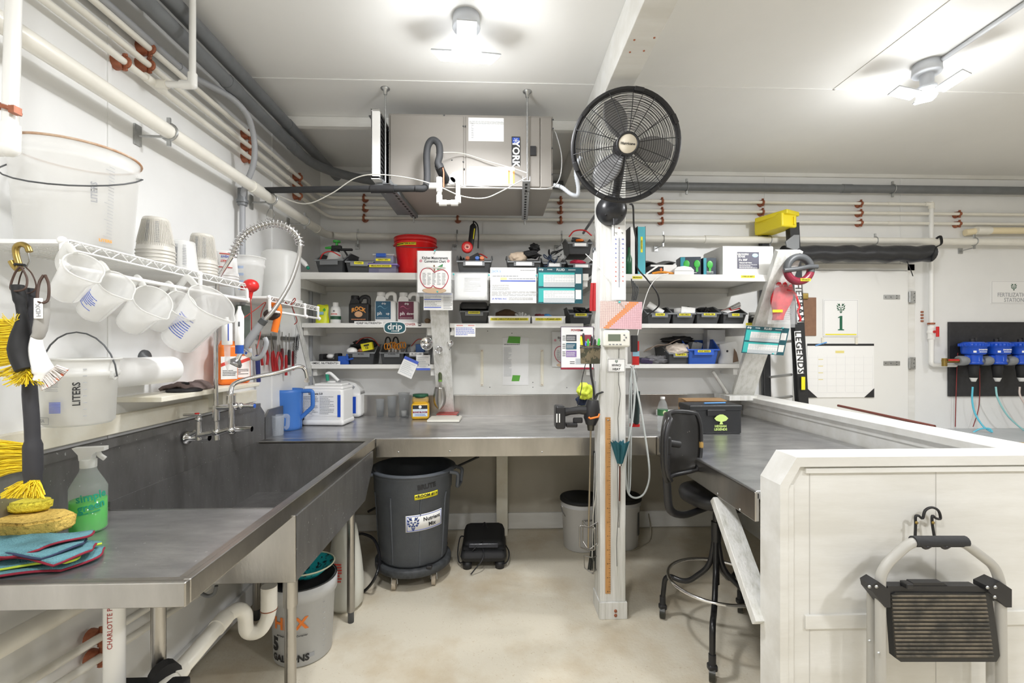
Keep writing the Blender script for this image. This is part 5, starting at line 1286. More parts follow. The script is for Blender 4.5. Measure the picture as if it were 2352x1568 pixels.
# sprayer
p=inbin(1,-.005,.10,.01);sp1=thing('pump_sprayer','pump sprayer with bright green nozzle and plunger on the top left shelf','sprayer',p)
GRN=mat('bright_green_plastic',(.05,.45,.06),.35)
part('tank',MB().lathe([(.001,0),(.055,0),(.06,.02),(.06,.09),(.045,.14),(.02,.16)],n=20),WPL,sp1)
part('head',MB().box((.01,0,.185),(.07,.03,.03),None,.006).box((.075,0,.172),(.09,.022,.016),None,.004).lathe([(.03,.15),(.03,.17),(.02,.175)],n=16),BLACK,sp1)
part('nozzle',MB().cyl((-.02,0,.185),(-.07,0,.183),.011,.007),GRN,sp1)
part('plunger',MB().cyl((.01,0,.195),(.01,0,.225),.009).cyl((.01,0,.222),(.01,0,.234),.026),GRN,sp1)
part('trigger',MB().tube([(.06,0,.17),(.085,0,.13),(.09,0,.10)],.007,6),BLACK,sp1)
cable('bin_cord','red cord arching over the bin of the green topped sprayer',[inbin(1,-.075,.02,.10),inbin(1,-.04,.0,.135),inbin(1,.02,-.01,.145),inbin(1,.07,.02,.12)],.004,RED,'cord')
tangle('tape_rolls','black rolls lying inside the TAPES bin','tape',inbin(2,0,.12,.06),(.05,.05,.035),12,.014,BLACK,4)
# clear boxes
p=W(880,700,y=yfr(Z1)+.06).x
cb=thing('clip_box','clear box with purple lid labelled MEASURING SPOONS','box',(p,yfr(Z1)+.10,Z1+.0015))
part('base',MB().box((0,0,.03),(.19,.13,.055),None,.008),mat('clear_lilac_plastic',(.50,.50,.75),.2,alpha=.45),cb)
part('lid',MB().box((0,0,.062),(.215,.15,.012),None,.004),mat('purple_lid',(.25,.20,.50),.35),cb)
tb_=textmb('<MEASURING SPOONS>',.0125,bold=.02);part('label_strip',MB().box((-.01,-.0765,.05),(.15,.001,.017)),YEL,cb);tb_.v=[(q[0]-.01,q[1]-.078,q[2]+.05)for q in tb_.v];part('label_lettering',tb_,INK,cb)
cb2=thing('clip_box','clear box with blue latch labelled SPRAY TIPS on the purple lidded box','box',(p+.005,yfr(Z1)+.10,Z1+.0715))
part('base',MB().box((0,0,.03),(.135,.10,.058),None,.010),mat('clear_blue_plastic',(.55,.62,.85),.2,alpha=.5),cb2)
part('lid',MB().box((0,0,.062),(.150,.112,.010),None,.004),MILKD,cb2)
part('latch',MB().box((-.015,-.058,.058),(.07,.008,.026),None,.004),BLUE,cb2)
tb_=textmb('<SPRAY TIPS>',.012,bold=.02);part('label_strip',MB().box((0,-.0615,.025),(.10,.001,.016)),YEL,cb2);tb_.v=[(q[0],q[1]-.063,q[2]+.025)for q in tb_.v];part('label_lettering',tb_,INK,cb2)
# red bucket
p=W(955,700,y=yfr(Z1)+.17).x
rbk=pail('bucket','bright red plastic bucket with wire bail on the top left shelf',(p,yfr(Z1)+.16,Z1+.0015),.118,.146,.265,mat('glossy_red_plastic',(.72,.012,.012),.3),bail=(-.25,.15),rz=.15,rimm=RED)
part('rim_band',MB().lathe([(.146,.235),(.150,.236),(.1505,.262),(.146,.263)],n=40),RED,rbk)
tb_=wrapv(textmb('<RUN DOWN TANK BUCKET>',.0115,bold=.03),.1465,-PI/2-.50,.205);part('label_strip',MB().grid(lambda u,v:(.1448*math.cos(-PI/2-1.05+1.1*u),.1448*math.sin(-PI/2-1.05+1.1*u),.196+.018*v),8,1,th=.0005),YEL,rbk);part('label_lettering',tb_,INK,rbk)
# heat gun etc
p=inbin(3,-.03,.09,.08)
hg=thing('heat_gun','black corded hot tool standing in the bin with the red tape roll','tool',p)
a_,b_=W(1080,570,y=p.y),W(1087,520,y=p.y)
part('body',MB().tube([a_,b_,b_+(b_-a_)*.12],.022,14,rr=[.02,.024,.012]),BLACK,hg,wd=1)
part('stripe',MB().tube([a_*.6+b_*.4+Vector((.014,-.020,0)),b_+Vector((.010,-.020,-.02))],.004,6),YEL,hg,wd=1)
part('cord',MB().tube(smoothpath([b_+Vector((.002,0,.02)),W(1088,508,y=p.y),W(1097,518,y=p.y),W(1099,545,y=p.y),W(1098,570,y=p.y)],6),.005,8),BLACK,hg,wd=1)
q=W(1073,568,y=p.y-.08);tp=thing('tape_roll','red and pink tape roll standing in the bin with the heat gun','tape',q-Vector((0,0,.035)))
part('roll',MB().lathe([(.018,-.014),(.038,-.014),(.038,.014),(.018,.014),(.018,-.014)],q,24,axis=(.1,-1,.1)),RED,tp,wd=1);part('core',MB().lathe([(.009,-.015),(.021,-.0155),(.021,.0155),(.009,.015),(.009,-.015)],q,20,axis=(.1,-1,.1)),mat('pink_core',(.85,.35,.30),.5),tp,wd=1)
for dx,c_,lb in((-.045,mat('copper_grip',(.45,.16,.09),.5),'brown handled tool leaning in the bin with the red tape roll'),(.022,mat('light_blue_cap',(.10,.20,.55),.5),'blue capped tube in the bin with the red tape roll'),(.055,mat('salmon_cap',(.75,.25,.12),.5),'salmon capped tube in the bin with the red tape roll')):
    q=inbin(3,dx,.03,.10);solo('glue_tube',lb,'tube',MB().tube([q+Vector((0,.04,-.07)),q,q+Vector((0,-.02,.012))],.015,10),c_)
tangle('cord_bundle','black cords heaped at the left of the red tape roll bin','cord',inbin(3,-.08,.08,.09),(.022,.05,.04),14,.005,BLACK,8)
solo('phone_case','black flat case tilted in the bin with the red tape roll','case',MB().box((0,0,0),(.09,.012,.05),at(inbin(3,0,.03,.11),.2,.5),.004),BLACKM)
cable('bin_cord','red cord behind the hot tool bin',[inbin(3,.0,.12,.14),inbin(3,.04,.1,.155),inbin(3,.09,.05,.12)],.004,RED,'cord')
TAN=mat('tan_leather',(.62,.50,.38),.8,bump=.3,bscale=60)
blob('work_glove','tan leather work glove in the bin above the charts','glove',inbin(4,-.04,.05,.12),(.065,.05,.04),TAN,3)
g=blob('work_glove','black work glove on top of the tan glove above the charts','glove',inbin(4,.05,.05,.145),(.065,.045,.028),BLACKM,5,.4)
g=blob('work_glove','black glove cuff sticking up from the bin above the charts','glove',inbin(4,.08,.08,.20),(.035,.03,.03),BLACKM,6,.4)
cable('bin_cord','red cord behind the tan glove bin',[inbin(4,-.06,.1,.12),inbin(4,0,.1,.17),inbin(4,.06,.1,.17)],.004,RED,'cord')
tangle('cord_bundle','dark blue and black cords hanging over the bin of safety glasses','cord',inbin(5,-.02,.0,.10),(.05,.03,.045),16,.004,mat('navy_cord',(.02,.035,.07),.6),11)
tangle('safety_glasses','clear and black safety glasses piled in the bin','glasses',inbin(5,.02,.05,.155),(.055,.04,.04),14,.004,BLACK,12)
p=inbin(5,.03,.03,.15)
for dx in(-.03,.03):solo('glasses_lens','round clear %s lens of the safety glasses pile'%('left' if dx<0 else 'right'),'glasses',MB().ball(p+Vector((dx,-.03,-.03)),(.024,.006,.018),14),CLEAR)
blob('red_pouch','red pouch lying in the lower stacked bin beside the post','pouch',inbin(6,-.02,.04,.085),(.055,.04,.022),mat('crimson_cloth',(.50,.02,.06),.7),9,.2)
tangle('grey_hooks','grey hooks and orange bits in the upper stacked bin beside the post','hook',inbin(7,-.01,.06,.10),(.05,.03,.02),10,.008,DGREY,14)
cable('bin_cord','thick red cord arching over the upper stacked bin beside the post',[inbin(7,-.075,.02,.12),inbin(7,-.04,.0,.155),inbin(7,.03,-.0,.16),inbin(7,.085,.02,.13)],.005,RED,'cord')
blob('orange_grip','small orange grip in the upper stacked bin beside the post','grip',inbin(7,.0,.02,.095),(.03,.015,.010),ORG,3,.2)
# middle shelf contents
def jug(label,u0,u1,vt,zs,m,lab=None,cap=None,dy=.06,d=.075,name='nutrient_jug'):
    y=yfr(zs)+dy;a,b=W(u0,700,y=y),W(u1,700,y=y);w=b.x-a.x;h=W(u0,vt,y=y).z-zs;x=(a.x+b.x)/2
    t=thing(name,label,'jug',(x,y+d/2,zs+.0015));b_=MB()
    b_.box((0,0,h*.36),(w,d,h*.72),None,.012)
    hx=w*.5
    out=[(-w/2+.004,h*.68),(-w/2+.012,h*.80),(-w*.38,h*.87),(-w*.10,h*.87),(w*.02,h*.80),(w*.02,h*.68)]
    b_.prism(out,d*.8,at((0,-d*.4,0)))
    b_.tube(smoothpath([(w*.0,0,h*.80),(w*.10,0,h*.93),(w*.30,0,h*.96),(w*.42,0,h*.90),(w*.43,0,h*.66)],5),.0105,8,flat=1.5)
    b_.lathe([(w*.17,h*.84),(w*.17,h*.9)],(-w*.24,0,0),16)
    part('body',b_,m,t)
    part('cap',MB().lathe([(w*.20,h*.88),(w*.20,h*.985),(w*.18,h),(.001,h)],(-w*.24,0,0),20),cap or m,t)
    return t,w,h,d
t,w,h,d=jug('white nutrient jug with blue ph up label',860,908,670,Z2s,WPL)
def lab4(t,w,h,d,m,big,wave,sub):
    y0=-d/2-.0012
    part('label',MB().box((-w*.08,y0,h*.42),(w*.72,.001,h*.56)),m,t)
    for s_,sz,x_,z_ in(('drip',.020,-.05,.63),(big,.036,-.25+.06*0,.32),(sub,.026,.14,.315)):
        tb_=textmb(s_,sz,bold=.01);tb_.v=[(q[0]+w*x_,q[1]+y0-.001,q[2]+h*z_)for q in tb_.v];part('lettering',tb_,PAPER,t)
    part('wave',MB().grid(lambda u,v:(-w*.34+w*.5*u,y0-.001,h*(.50+.04*math.sin(u*7)+v*.03*(1-u))),10,1,th=.0004),wave,t)
    part('foot_text',bars(w*.6,h*.03,1,at((-w*.08,y0-.001,h*.18)),seed=3),PAPER,t)
lab4(t,w,h,d,mat('deep_blue_print',(.02,.10,.18),.4),'ph',mat('light_blue_print',(.25,.50,.65),.4),'up')
t,w,h,d=jug('white nutrient jug with maroon ph down label',912,961,671,Z2s,WPL)
lab4(t,w,h,d,mat('maroon_print',(.13,.01,.04),.4),'ph',mat('rose_print',(.55,.12,.22),.4),'down')
t,w,h,d=jug('black nutrient jug with orange lettering and tan emblem',800,847,678,Z2s,BLACK)
tb_=textmb('ROCK',.040,bold=.05);tb_.v=[(q[0]*.9,q[1]-d/2-.002,q[2]+h*.48+.010*math.cos(q[0]*40))for q in tb_.v];part('lettering',tb_,mat('gold_orange',(.80,.33,.06),.5),t)
part('emblem',MB().ball((0,-d/2-.001,h*.33),(.03,.001,.022),16),mat('tan_print',(.70,.40,.22),.5),t);part('foot_text',bars(w*.7,h*.05,1,at((0,-d/2-.0015,h*.15)),seed=3,th=.7),mat('orange_print2',(.6,.25,.12),.5),t)
y=yfr(Z2s)+.08;p=W(771,700,y=y)
bt=thing('nutrient_bottle','small white bottle with dark green label band on the middle left shelf','bottle',(p.x,y,Z2s+.0015))
part('body',MB().lathe([(.001,0),(.034,0),(.037,.005),(.037,.10),(.030,.122),(.020,.128)],n=28),WPL,bt);part('cap',MB().lathe([(.021,.126),(.021,.152),(.019,.156),(.001,.156)],n=24),WPL,bt)
part('label_band',MB().lathe([(.0376,.03),(.0376,.055)],n=28),mat('forest_print',(.02,.10,.05),.5),bt);part('lettering',wrapv(textmb('POWER',.014,bold=.03),.0378,-PI/2,.068),RINK,bt);part('lettering',wrapv(textmb('H',.018,bold=.05),.0378,-PI/2,.090),INK,bt)
p=W(741,700,y=y);g=MB().grid(lambda u,v:(.048*math.cos(u*2*PI)*(1-.15*v)*(1+.06*math.sin(v*9)),(.03*(1-v)**.7+.003)*math.sin(u*2*PI),.135*v+.006*math.sin(u*12)*v),28,10)
t=thing('yellow_pouch','bright yellow pouch with a pale blue band on the middle left shelf','pouch',(p.x,y,Z2s+.0015));part('bag',g,mat('bright_yellow_foil',(.72,.78,.02),.35),t)
part('band',MB().box((-.008,-.028,.075),(.05,.004,.022),None,.001),mat('sky_print',(.30,.55,.70),.5),t);part('emblem',MB().prism([(0,-.012),(.011,0),(0,.014),(-.011,0)],.002,at((.02,-.022,.10))),GRN,t)
blob('brown_ball','small brown ball at the end of the middle left shelf','ball',(W(981,730,y=yfr(Z2s)+.04).x,yfr(Z2s)+.06,Z2s+.022),(.022,.022,.02),mat('brown_twine',(.22,.15,.09),.9),4,.1)
q=B[8];q_=part('lid_flap',MB().box((0,.05,.13),(.19,.16,.05),Matrix.Rotation(.0,4,'X'),.012),BLACK,q)
def tray(label,u0,u1,tag):
    y=yfr(Z2s)+.01;a,b=W(u0,740,y=y),W(u1,740,y=y);w=b.x-a.x;x=(a.x+b.x)/2;h=.052;dd=.16
    t=thing('tray',label,'tray',(x,y,Z2s+.0015));b_=MB();W2=w/2
    o_=[(-W2+.01,.01,0),(W2-.01,.01,0),(W2,0,h),(-W2,0,h)];i_=[(p_[0]*.985,p_[1]+.003,p_[2])for p_ in o_]
    b_.add(o_+i_,[(0,1,2,3),(7,6,5,4),(2,6,7,3)]);b_.box((0,dd/2,.002),(w-.02,dd-.02,.004));b_.b2((-W2+.004,0,0),(-W2+.008,dd,h));b_.b2((W2-.008,0,0),(W2-.004,dd,h));b_.b2((-W2,dd-.004,0),(W2,dd,h));b_.box((0,.0,h),(w,.006,.005))
    part('body',b_,WPL,t);tb_=textmb(tag,.0145,bold=.02);lo,hi=tb_.bounds();part('label_strip',MB().box((0,.0025,h*.62),(hi[0]-lo[0]+.012,.001,.019)),YEL,t);tb_.v=[(q[0],q[1]+.001,q[2]+h*.62)for q in tb_.v];part('label_lettering',tb_,INK,t);return t
t1=tray('long white tray with a yellow BARB LABELS STAPLES label',1121,1219,'<BARB LABELS-STAPLES-RUBBER BANDS>');t2=tray('shorter white tray with a yellow TACKS CLIPS label',1221,1299,'<TACKS-CLIPS-BAND-AIDS>')
blob('knit_hat','brown knit hat behind the long white tray','hat',(t1.location.x-.02,t1.location.y+.09,Z2s+.065),(.085,.05,.045),mat('brown_knit',(.13,.075,.04),.95,bump=.6,bscale=150),12,.2)
wg=thing('knit_glove','white knit glove in the long white tray','glove',(t1.location.x+.09,t1.location.y+.05,Z2s+.05))
for k in range(5):part('finger',MB().tube(smoothpath([(-.02+k*.012,0,-.01),(-.035+k*.02,-.01,.018+.012*math.sin(k*1.1)),(-.045+k*.026,-.015,.020+.01*math.sin(k))],4),.009,8),mat('white_knit',(.75,.75,.73),.95,bump=.6,bscale=200),wg)
part('palm',MB().ball((.0,0,-.01),(.045,.03,.022),14),mat('white_knit',(0,0,0)),wg)
blob('blue_pouch','small blue pouch in the shorter white tray','pouch',(t2.location.x-.005,t2.location.y+.06,Z2s+.055),(.035,.03,.022),mat('mid_blue_cloth',(.05,.25,.55),.6),2,.2)
coil('tape_coil','dark red tape coil in the shorter white tray','tape',(t2.location.x-.06,t2.location.y+.06,Z2s+.065),.028,.008,mat('dark_red_tape',(.18,.02,.03),.5),3,2)
tangle('black_clips','black clips heaped in the small bin by the post','clip',inbin(9,0,.05,.105),(.05,.04,.018),16,.006,BLACK,5)
# right middle shelf contents
for k,lb in((10,'white rolled papers in the bin nearest the post'),(11,'roll of white stickers standing in the second bin from the post')):
    p=inbin(k,-.02 if k==10 else .0,.05,.10)
    if k==10:solo('paper_roll',lb,'paper',MB().cyl(p+Vector((-.05,0,.05)),p+Vector((.05,-.03,-.02)),.025,n=20),WPL)
    else:solo('sticker_roll',lb,'stickers',MB().lathe([(.03,-.03),(.055,-.03),(.055,.02),(.03,.02),(.03,-.03)],p,24),PAPER)
solo('label_sheet','white sheet of labels leaning in the second bin from the post','paper',MB().box((0,0,0),(.11,.003,.05),at(inbin(11,.03,.0,.10),.1,-.1)),PAPER)
tangle('velcro_strips','black straps bundled in the bins on the middle right shelf','strap',inbin(12,.02,.10,.10),(.06,.04,.03),14,.008,BLACK,25)
for i in range(6):
    c=inbin(13,-.02+i*.012,.03+i*.012,.105+i*.007)
    solo('seed_packet',['lowest white packet in the heap of packets','second packet in the heap with red edge','third white packet of the heap','fourth silver packet of the heap','fifth white packet of the heap','topmost white packet of the heap pointing right'][i],'packet',MB().box((0,0,0),(.115,.07,.004),at(c,.3-i*.13,.25+.05*i,.25),.001),(PAPER,RED,WPL,ZINC,PAPER,WPL)[i])
y=yfr(Z2s)+.08;p=W(1732,700,y=y)
for i,(m_,lb)in enumerate(((BLACK,'bottom dark tin of the little stack beside the packets'),(ZINC,'middle steel tin of the little stack'),(WPL,'top white tin of the little stack'))):
    solo('round_tin',lb,'tin',MB().lathe([(.001,0),(.036-.002*i,0),(.036-.002*i,(.045,.02,.022)[i]),(.001,(.045,.02,.022)[i])],(p.x,y+.01,Z2s+.002+(0,.047,.069)[i]),24),m_)
# lowest shelf contents, left
y=yfr(Z3)+.02;a,b=W(732,800,y=y),W(775,800,y=y)
t=thing('black_case','open black case with a white item at the left end of the lowest shelf','case',((a.x+b.x)/2,y+.06,Z3+.0015))
part('body',MB().box((0,0,.02),(b.x-a.x,.12,.04),None,.004).box((-(b.x-a.x)*.4,.0,.055),(.03,.11,.05),None,.006).box(((b.x-a.x)*.4,.0,.055),(.03,.11,.06),None,.008),BLACKM,t)
part('insert',MB().ball((.0,-.01,.06),(.03,.03,.02),12),WPL,t)
a,b=W(776,800,y=y),W(800,800,y=y);solo('blue_box','small blue box between the black case and the first bin','box',MB().b2((a.x,y,Z3+.001),(b.x,y+.1,Z3+.065),bev=.003),BLUE)
solo('blue_valve','small blue valve lying in front of the bin on the lowest left shelf','valve',MB().cyl(W(798,826,y=y-.005),W(811,823,y=y-.01),.007).box(W(797,820,y=y),(.012,.01,.05),None,.002),BLUE)
q=inbin(14,.04,.03,.135);t=thing('yellow_box','yellow card box tilted in the bin on the lowest left shelf','box',q)
part('carton',MB().box((0,0,0),(.085,.04,.058),at((0,0,0),0,.2),.001),YEL,t);part('lettering',(lambda tb:(setattr(tb,'v',[tuple(at((0,-.0215,-.008),0,.2)@Vector(v))for v in tb.v]),tb)[1])(textmb('12',.025,bold=.03)),INK,t);part('print',MB().box((0,-.021,.012),(.04,.001,.012),at((0,0,0),0,.2)),INK,t)
blob('white_jar','round white jar in the bin beside the yellow box','jar',inbin(14,-.075,.03,.10),(.04,.035,.032),WPL,4,.08)
blob('black_pouch','black pouch heaped behind the yellow box','pouch',inbin(14,.0,.10,.15),(.09,.06,.045),BLACKM,8,.3)
blob('brown_ball','small brown knob beside the white jar','knob',inbin(14,-.01,.02,.105),(.02,.015,.015),mat('brown_knob',(.28,.12,.06),.4),8,.1)
cable('bin_cord','dark red cord arching over the black pouch on the lowest shelf',[inbin(14,-.05,.05,.16),inbin(14,.0,.04,.20),inbin(14,.07,.05,.20),inbin(14,.12,.08,.14)],.004,CRD,'cord')
SO=mat('orange_grip',(.75,.28,.02),.4)
for i in range(4):
    c=inbin(15,-.035+i*.028,.04+.02*(i%2),.125+.01*(i%2));rnd=random.Random(i)
    t=thing('scissors',['leftmost orange handled scissors, blades down in the bin','second orange handled scissors in the bin','third orange handled scissors in the bin','rightmost orange handled scissors in the bin'][i],'scissors',c-Vector((0,0,.1)))
    for s_ in(-1,1):
        part('handle',MB().tube([c+Vector((s_*.012+.012*math.cos(a)+.01*i-.01,-.005*s_,.012+.024*math.sin(a)))for a in[2*PI*k/12 for k in range(12)]],.0045,6,closed=True),SO,t,wd=1)
    part('blades',MB().box((0,0,0),(.012,.004,.08),at(c+Vector((0,0,-.05)),0,.1*(i-1.5))),ZINC,t,wd=1)
for i in range(2):
    c=inbin(15,-.05+.06*i,.08,.17);solo('black_loop',['left black handle loop above the scissors bin','right black handle loop above the scissors bin'][i],'tool',MB().tube([c+Vector((.02*math.cos(a),0,.04*math.sin(a)))for a in[2*PI*k/16 for k in range(16)]],.006,6,closed=True),BLACKM)
solo('blue_meter','blue meter standing in the bin with a white tag','meter',MB().box(inbin(16,.02,.05,.12),(.07,.03,.07),None,.006),mat('meter_blue',(.03,.10,.30),.4))
solo('clear_ring','clear round cap in front of the blue meter','cap',MB().lathe([(.001,.0),(.022,0),(.026,-.012)],inbin(16,-.045,.0,.11),20,axis=(0,1,0)),CLEAR)
cable('bin_cord','dark red cord arching over the bin with the blue meter',[inbin(16,-.05,.05,.14),inbin(16,.0,.04,.19),inbin(16,.06,.05,.19)],.004,CRD,'cord')
# lowest right shelf contents
y=yfr(Z3)+.02
blob('clear_bag','crumpled clear bag lying beside the hair net bin','bag',(W(1513,828,y=y).x,y+.06,Z3+.035),(.085,.06,.032),mat('grey_film',(.45,.45,.47),.25,alpha=.5),15,.5,fr=3)
solo('purple_packet','purple black packet at the left end of the lowest right shelf','packet',MB().box((0,0,0),(.10,.08,.045),at((W(1487,828,y=y).x,y+.05,Z3+.025),0,-.1),.01),mat('purple_black',(.03,.02,.06),.35))
blob('dust_cloth','cream cloth bag drooping over the hair net bin','cloth',inbin(17,-.01,.03,.115),(.085,.06,.05),mat('cream_gauze',(.68,.60,.53),.9,bump=.5,bscale=80),18,.3)
g=MB().grid(lambda u,v:(inbin(17).x-.22+.24*u,y+.02+.16*v,Z3+.165-.05*(1-u)**2+.012*math.sin(u*8)-.02*v+.02*u),14,6,th=.003)
solo('tan_flap','stiff tan flap lying over the hair net bin','cloth',g,mat('tan_card',(.55,.44,.36),.8))
blob('black_bundle','black bundle behind the tan flap on the lowest right shelf','bundle',(W(1560,780,y=3.6).x,3.62,Z3+.19),(.13,.05,.03),BLACKM,22,.4)
for i in range(2):solo('respirator_case',['left grey plastic case standing in the blue bin','right grey plastic case standing in the blue bin'][i],'case',MB().box((0,0,0),(.05,.08,.12),at(inbin(18,-.06+.035*i,.08,.11),.1,-.25),.006),MGREY)
a=W(1685,830,y=y)
g=MB().grid(lambda u,v:(.075*math.cos(u*2*PI)*(1-.12*v)+.008*math.sin(v*7+u*9),.05*math.sin(u*2*PI)*(1-.8*v**2),.165*v+.012*math.sin(u*9)*v),26,9)
t=thing('white_bag','white paper bag with a black spot on the lowest right shelf','bag',(a.x,y+.08,Z3+.0015));part('bag',g,PAPER,t);part('spot',MB().ball((-.035,-.05,.10),(.009,.003,.009),10),INK,t);part('torn_flap',MB().prism([(.01,.01),(.055,.02),(.04,.09),(.02,.12)],.004,at((0,-.052,0))),mat('brown_card',(.25,.17,.12),.8),t)
a,b=W(1622,790,y=3.66),W(1663,758,y=3.66);t=thing('white_carton','small white carton at the back above the blue bin','box',((a.x+b.x)/2,3.68,Z3+.0015));part('carton',MB().b2((-(b.x-a.x)/2,-.04,0),((b.x-a.x)/2,.04,b.z-Z3)),mat('grey_white_card',(.6,.6,.6),.6),t);part('printed_text',bars(.09,.06,5,at((0,-.041,.13)),seed=3),INK,t)
# top right shelf
y=yfr(Z1)+.03
def binder(label,u0,u1,vt,m,tag=None,y=y,dd=.26):
    a,b=W(u0,632,y=y),W(u1,vt,y=y);w=b.x-a.x;h=b.z-Z1
    t=thing('binder',label,'binder',((a.x+b.x)/2,y,Z1+.0015));part('covers',MB().b2((-w/2,0,0),(-w/2+.004,dd,h)).b2((w/2-.004,0,0),(w/2,dd,h)),BLACK,t)
    part('spine',MB().b2((-w/2+.003,-.003,.004),(w/2-.003,.003,h-.004),bev=.001),m,t);part('pages',MB().b2((-w/2+.005,.012,.006),(w/2-.005,dd-.02,h-.012)),PAPER,t)
    if tag:
        part('label_strip',MB().box((0,-.0036,h*.62),(.014,.001,.11)),YEL,t);tb_=rotv(textmb(tag,.012,bold=.02),PI/2);tb_.v=[(q[0],q[1]-.0045,q[2]+h*.62)for q in tb_.v];part('label_lettering',tb_,INK,t)
binder('white spined binder beside the post on the top right shelf',1447,1459,521,WPL);binder('turquoise spined binder with a yellow label on the top right shelf',1464,1483,520,mat('turquoise_spine',(.08,.42,.50),.4),'<INVOICES>')
p=W(1447,600,y=y-.03);solo('green_bottle','slim dark green bottle beside the post on the top right shelf','bottle',MB().lathe([(.001,0),(.022,0),(.022,.11),(.008,.15),(.008,.19),(.001,.19)],(p.x,y-.002,Z1+.002),18),mat('dark_green_glass',(.01,.10,.04),.3))
def lv(u0,u1,vt,y):a,b=W(u0,632,y=y),W(u1,vt,y=y);return a.x,b.x,b.z
x0,x1,zt=lv(1486,1560,600,y)
solo('grey_wrap','crumpled grey plastic over the cartons on the top right shelf','bag',MB().grid(lambda u,v:(x0+(x1-x0)*u,y+.06+.16*v,zt+.01*math.sin(u*9+v*5)+.012*math.sin(v*6)),16,8,th=.006),mat('grey_film2',(.10,.10,.10),.4))
t=thing('open_carton','low open carton with orange trim under the grey wrap','box',((x0+x1)/2,y+.12,Z1+.0015));part('carton',MB().box((.02,0,.04),(x1-x0-.04,.16,.078),None,.003),PAPER,t);part('side_print',MB().box((-.04,-.081,.04),((x1-x0)*.5,.002,.05)),BLACKM,t);part('orange_mark',MB().prism([(0,-.012),(.012,0),(0,.012),(-.012,0)],.001,at((.0,-.083,.045))),ORG,t)
solo('orange_pliers','orange and green tool lying in front of the open carton','tool',MB().tube(smoothpath([(x0+.04,y+.01,Z1+.012),(x0+.10,y+.005,Z1+.022),(x0+.17,y+.01,Z1+.016),(x0+.21,y+.02,Z1+.012)],5),.009,8),SO)
solo('white_stick','white plastic stick leaning at the front of the top right shelf','stick',MB().box((0,0,0),(.10,.01,.012),at((x0+.035,y+.0,Z1+.035),0,.6),.002),WPL)
x0,x1,zt=lv(1551,1593,611,y-.01);t=thing('smoke_detector','small white domed device at the front of the top right shelf','detector',((x0+x1)/2,y+.03,Z1+.0015));part('housing',MB().prism([(-.07,0),(.07,0),(.07,.035),(.05,.055),(.0,.063),(-.045,.057),(-.066,.04)],.07,at((0,-.035,0))),WPL,t)
part('seam',MB().box((0,-.036,.03),(.13,.001,.002)),GINK,t)
TB2=mat('bulb_pack_teal',(.02,.28,.36),.4)
for i,(u0,u1,vt)in enumerate(((1566,1612,590),(1616,1646,592))):
    x0,x1,zt=lv(u0,u1,vt,y+.03);w=x1-x0;h=zt-Z1
    t=thing('bulb_carton',['wider dark light bulb carton with green bulb prints','narrower dark light bulb carton with a green bulb print next to the big white box'][i],'box',((x0+x1)/2,y+.09,Z1+.0015),-.12*(1-i));part('carton',MB().box((0,0,h/2),(w,.11,h),None,.002),mat('bulb_pack_dark',(.015,.03,.05),.35),t)
    part('side_print',MB().box((-w*.38,-.0565,h/2),(w*.22,.002,h*.96)),TB2,t)
    for dx in((-.2,.3)if i==0 else(0,)):
        part('bulb_print',MB().ball((w*dx,-.0575,h*.62),(.022,.002,.028),14).box((w*dx,-.0575,h*.32),(.016,.002,.03)),GRN,t)
    part('printed_text',bars(w*.5,h*.15,2,at((.0,-.0585,h*.2)),seed=i),PAPER,t)
x0,x1,zt=lv(1633,1776,567,y)
x0f=W(1660,600,y=y).x
t=thing('trellis_box','big white carton with a trellis netting label on the top right shelf','box',((x0f+x1)/2,y,Z1+.0015));w=x1-x0f;h=zt-Z1
part('carton',MB().box((0,.15,h/2),(w,.30,h),None,.002),PAPER,t);part('top_flap',MB().box((-.0,.15,h+.002),(w*.99,.29,.003)),PAPER,t)
lw,lh=.155,.118;part('label',MB().box((-w*.0,-.0015,h*.52),(lw,.001,lh)),mat('slate_print',(.10,.10,.14),.5),t)
for s_,sz,x_,z_ in(('GROWERS',.017,-.04,.042),('EDGE',.020,-.05,.026),("5'x 350'",.020,-.04,.002),('TRELLIS NETTING',.0115,-.022,-.018)):tb_=textmb(s_,sz,bold=.03);tb_.v=[(q[0]+x_+.002,q[1]-.0032,q[2]+h*.52+z_)for q in tb_.v];part('lettering',tb_,PAPER,t)
part('printed_text',bars(.13,.03,4,at((0,-.0028,h*.52-.042)),seed=3),PAPER,t);part('badge_print',MB().ball((.05,-.002,h*.52+.035),(.022,.0012,.014),14),mat('pale_blue_print',(.45,.65,.80),.5),t)
# white nozzle lying at the far left end
p=W(700,605,y=yfr(Z1)+.02);t=thing('spray_nozzle','white trigger nozzle with green tip leaning at the left end of the top shelf','nozzle',p);part('body',MB().tube([p+Vector((-.05,0,.05)),p,p+Vector((.015,0,-.02))],.014,10,rr=[.012,.017,.012]),WPL,t,wd=1);part('tip',MB().ball(p+Vector((.022,0,-.03)),.012,10),mat('dark_green_ink',(0,0,0)),t,wd=1)
# ================= CENTRE UPRIGHT AND POSTERS =================
def yc(z):return yfr(z)-.04
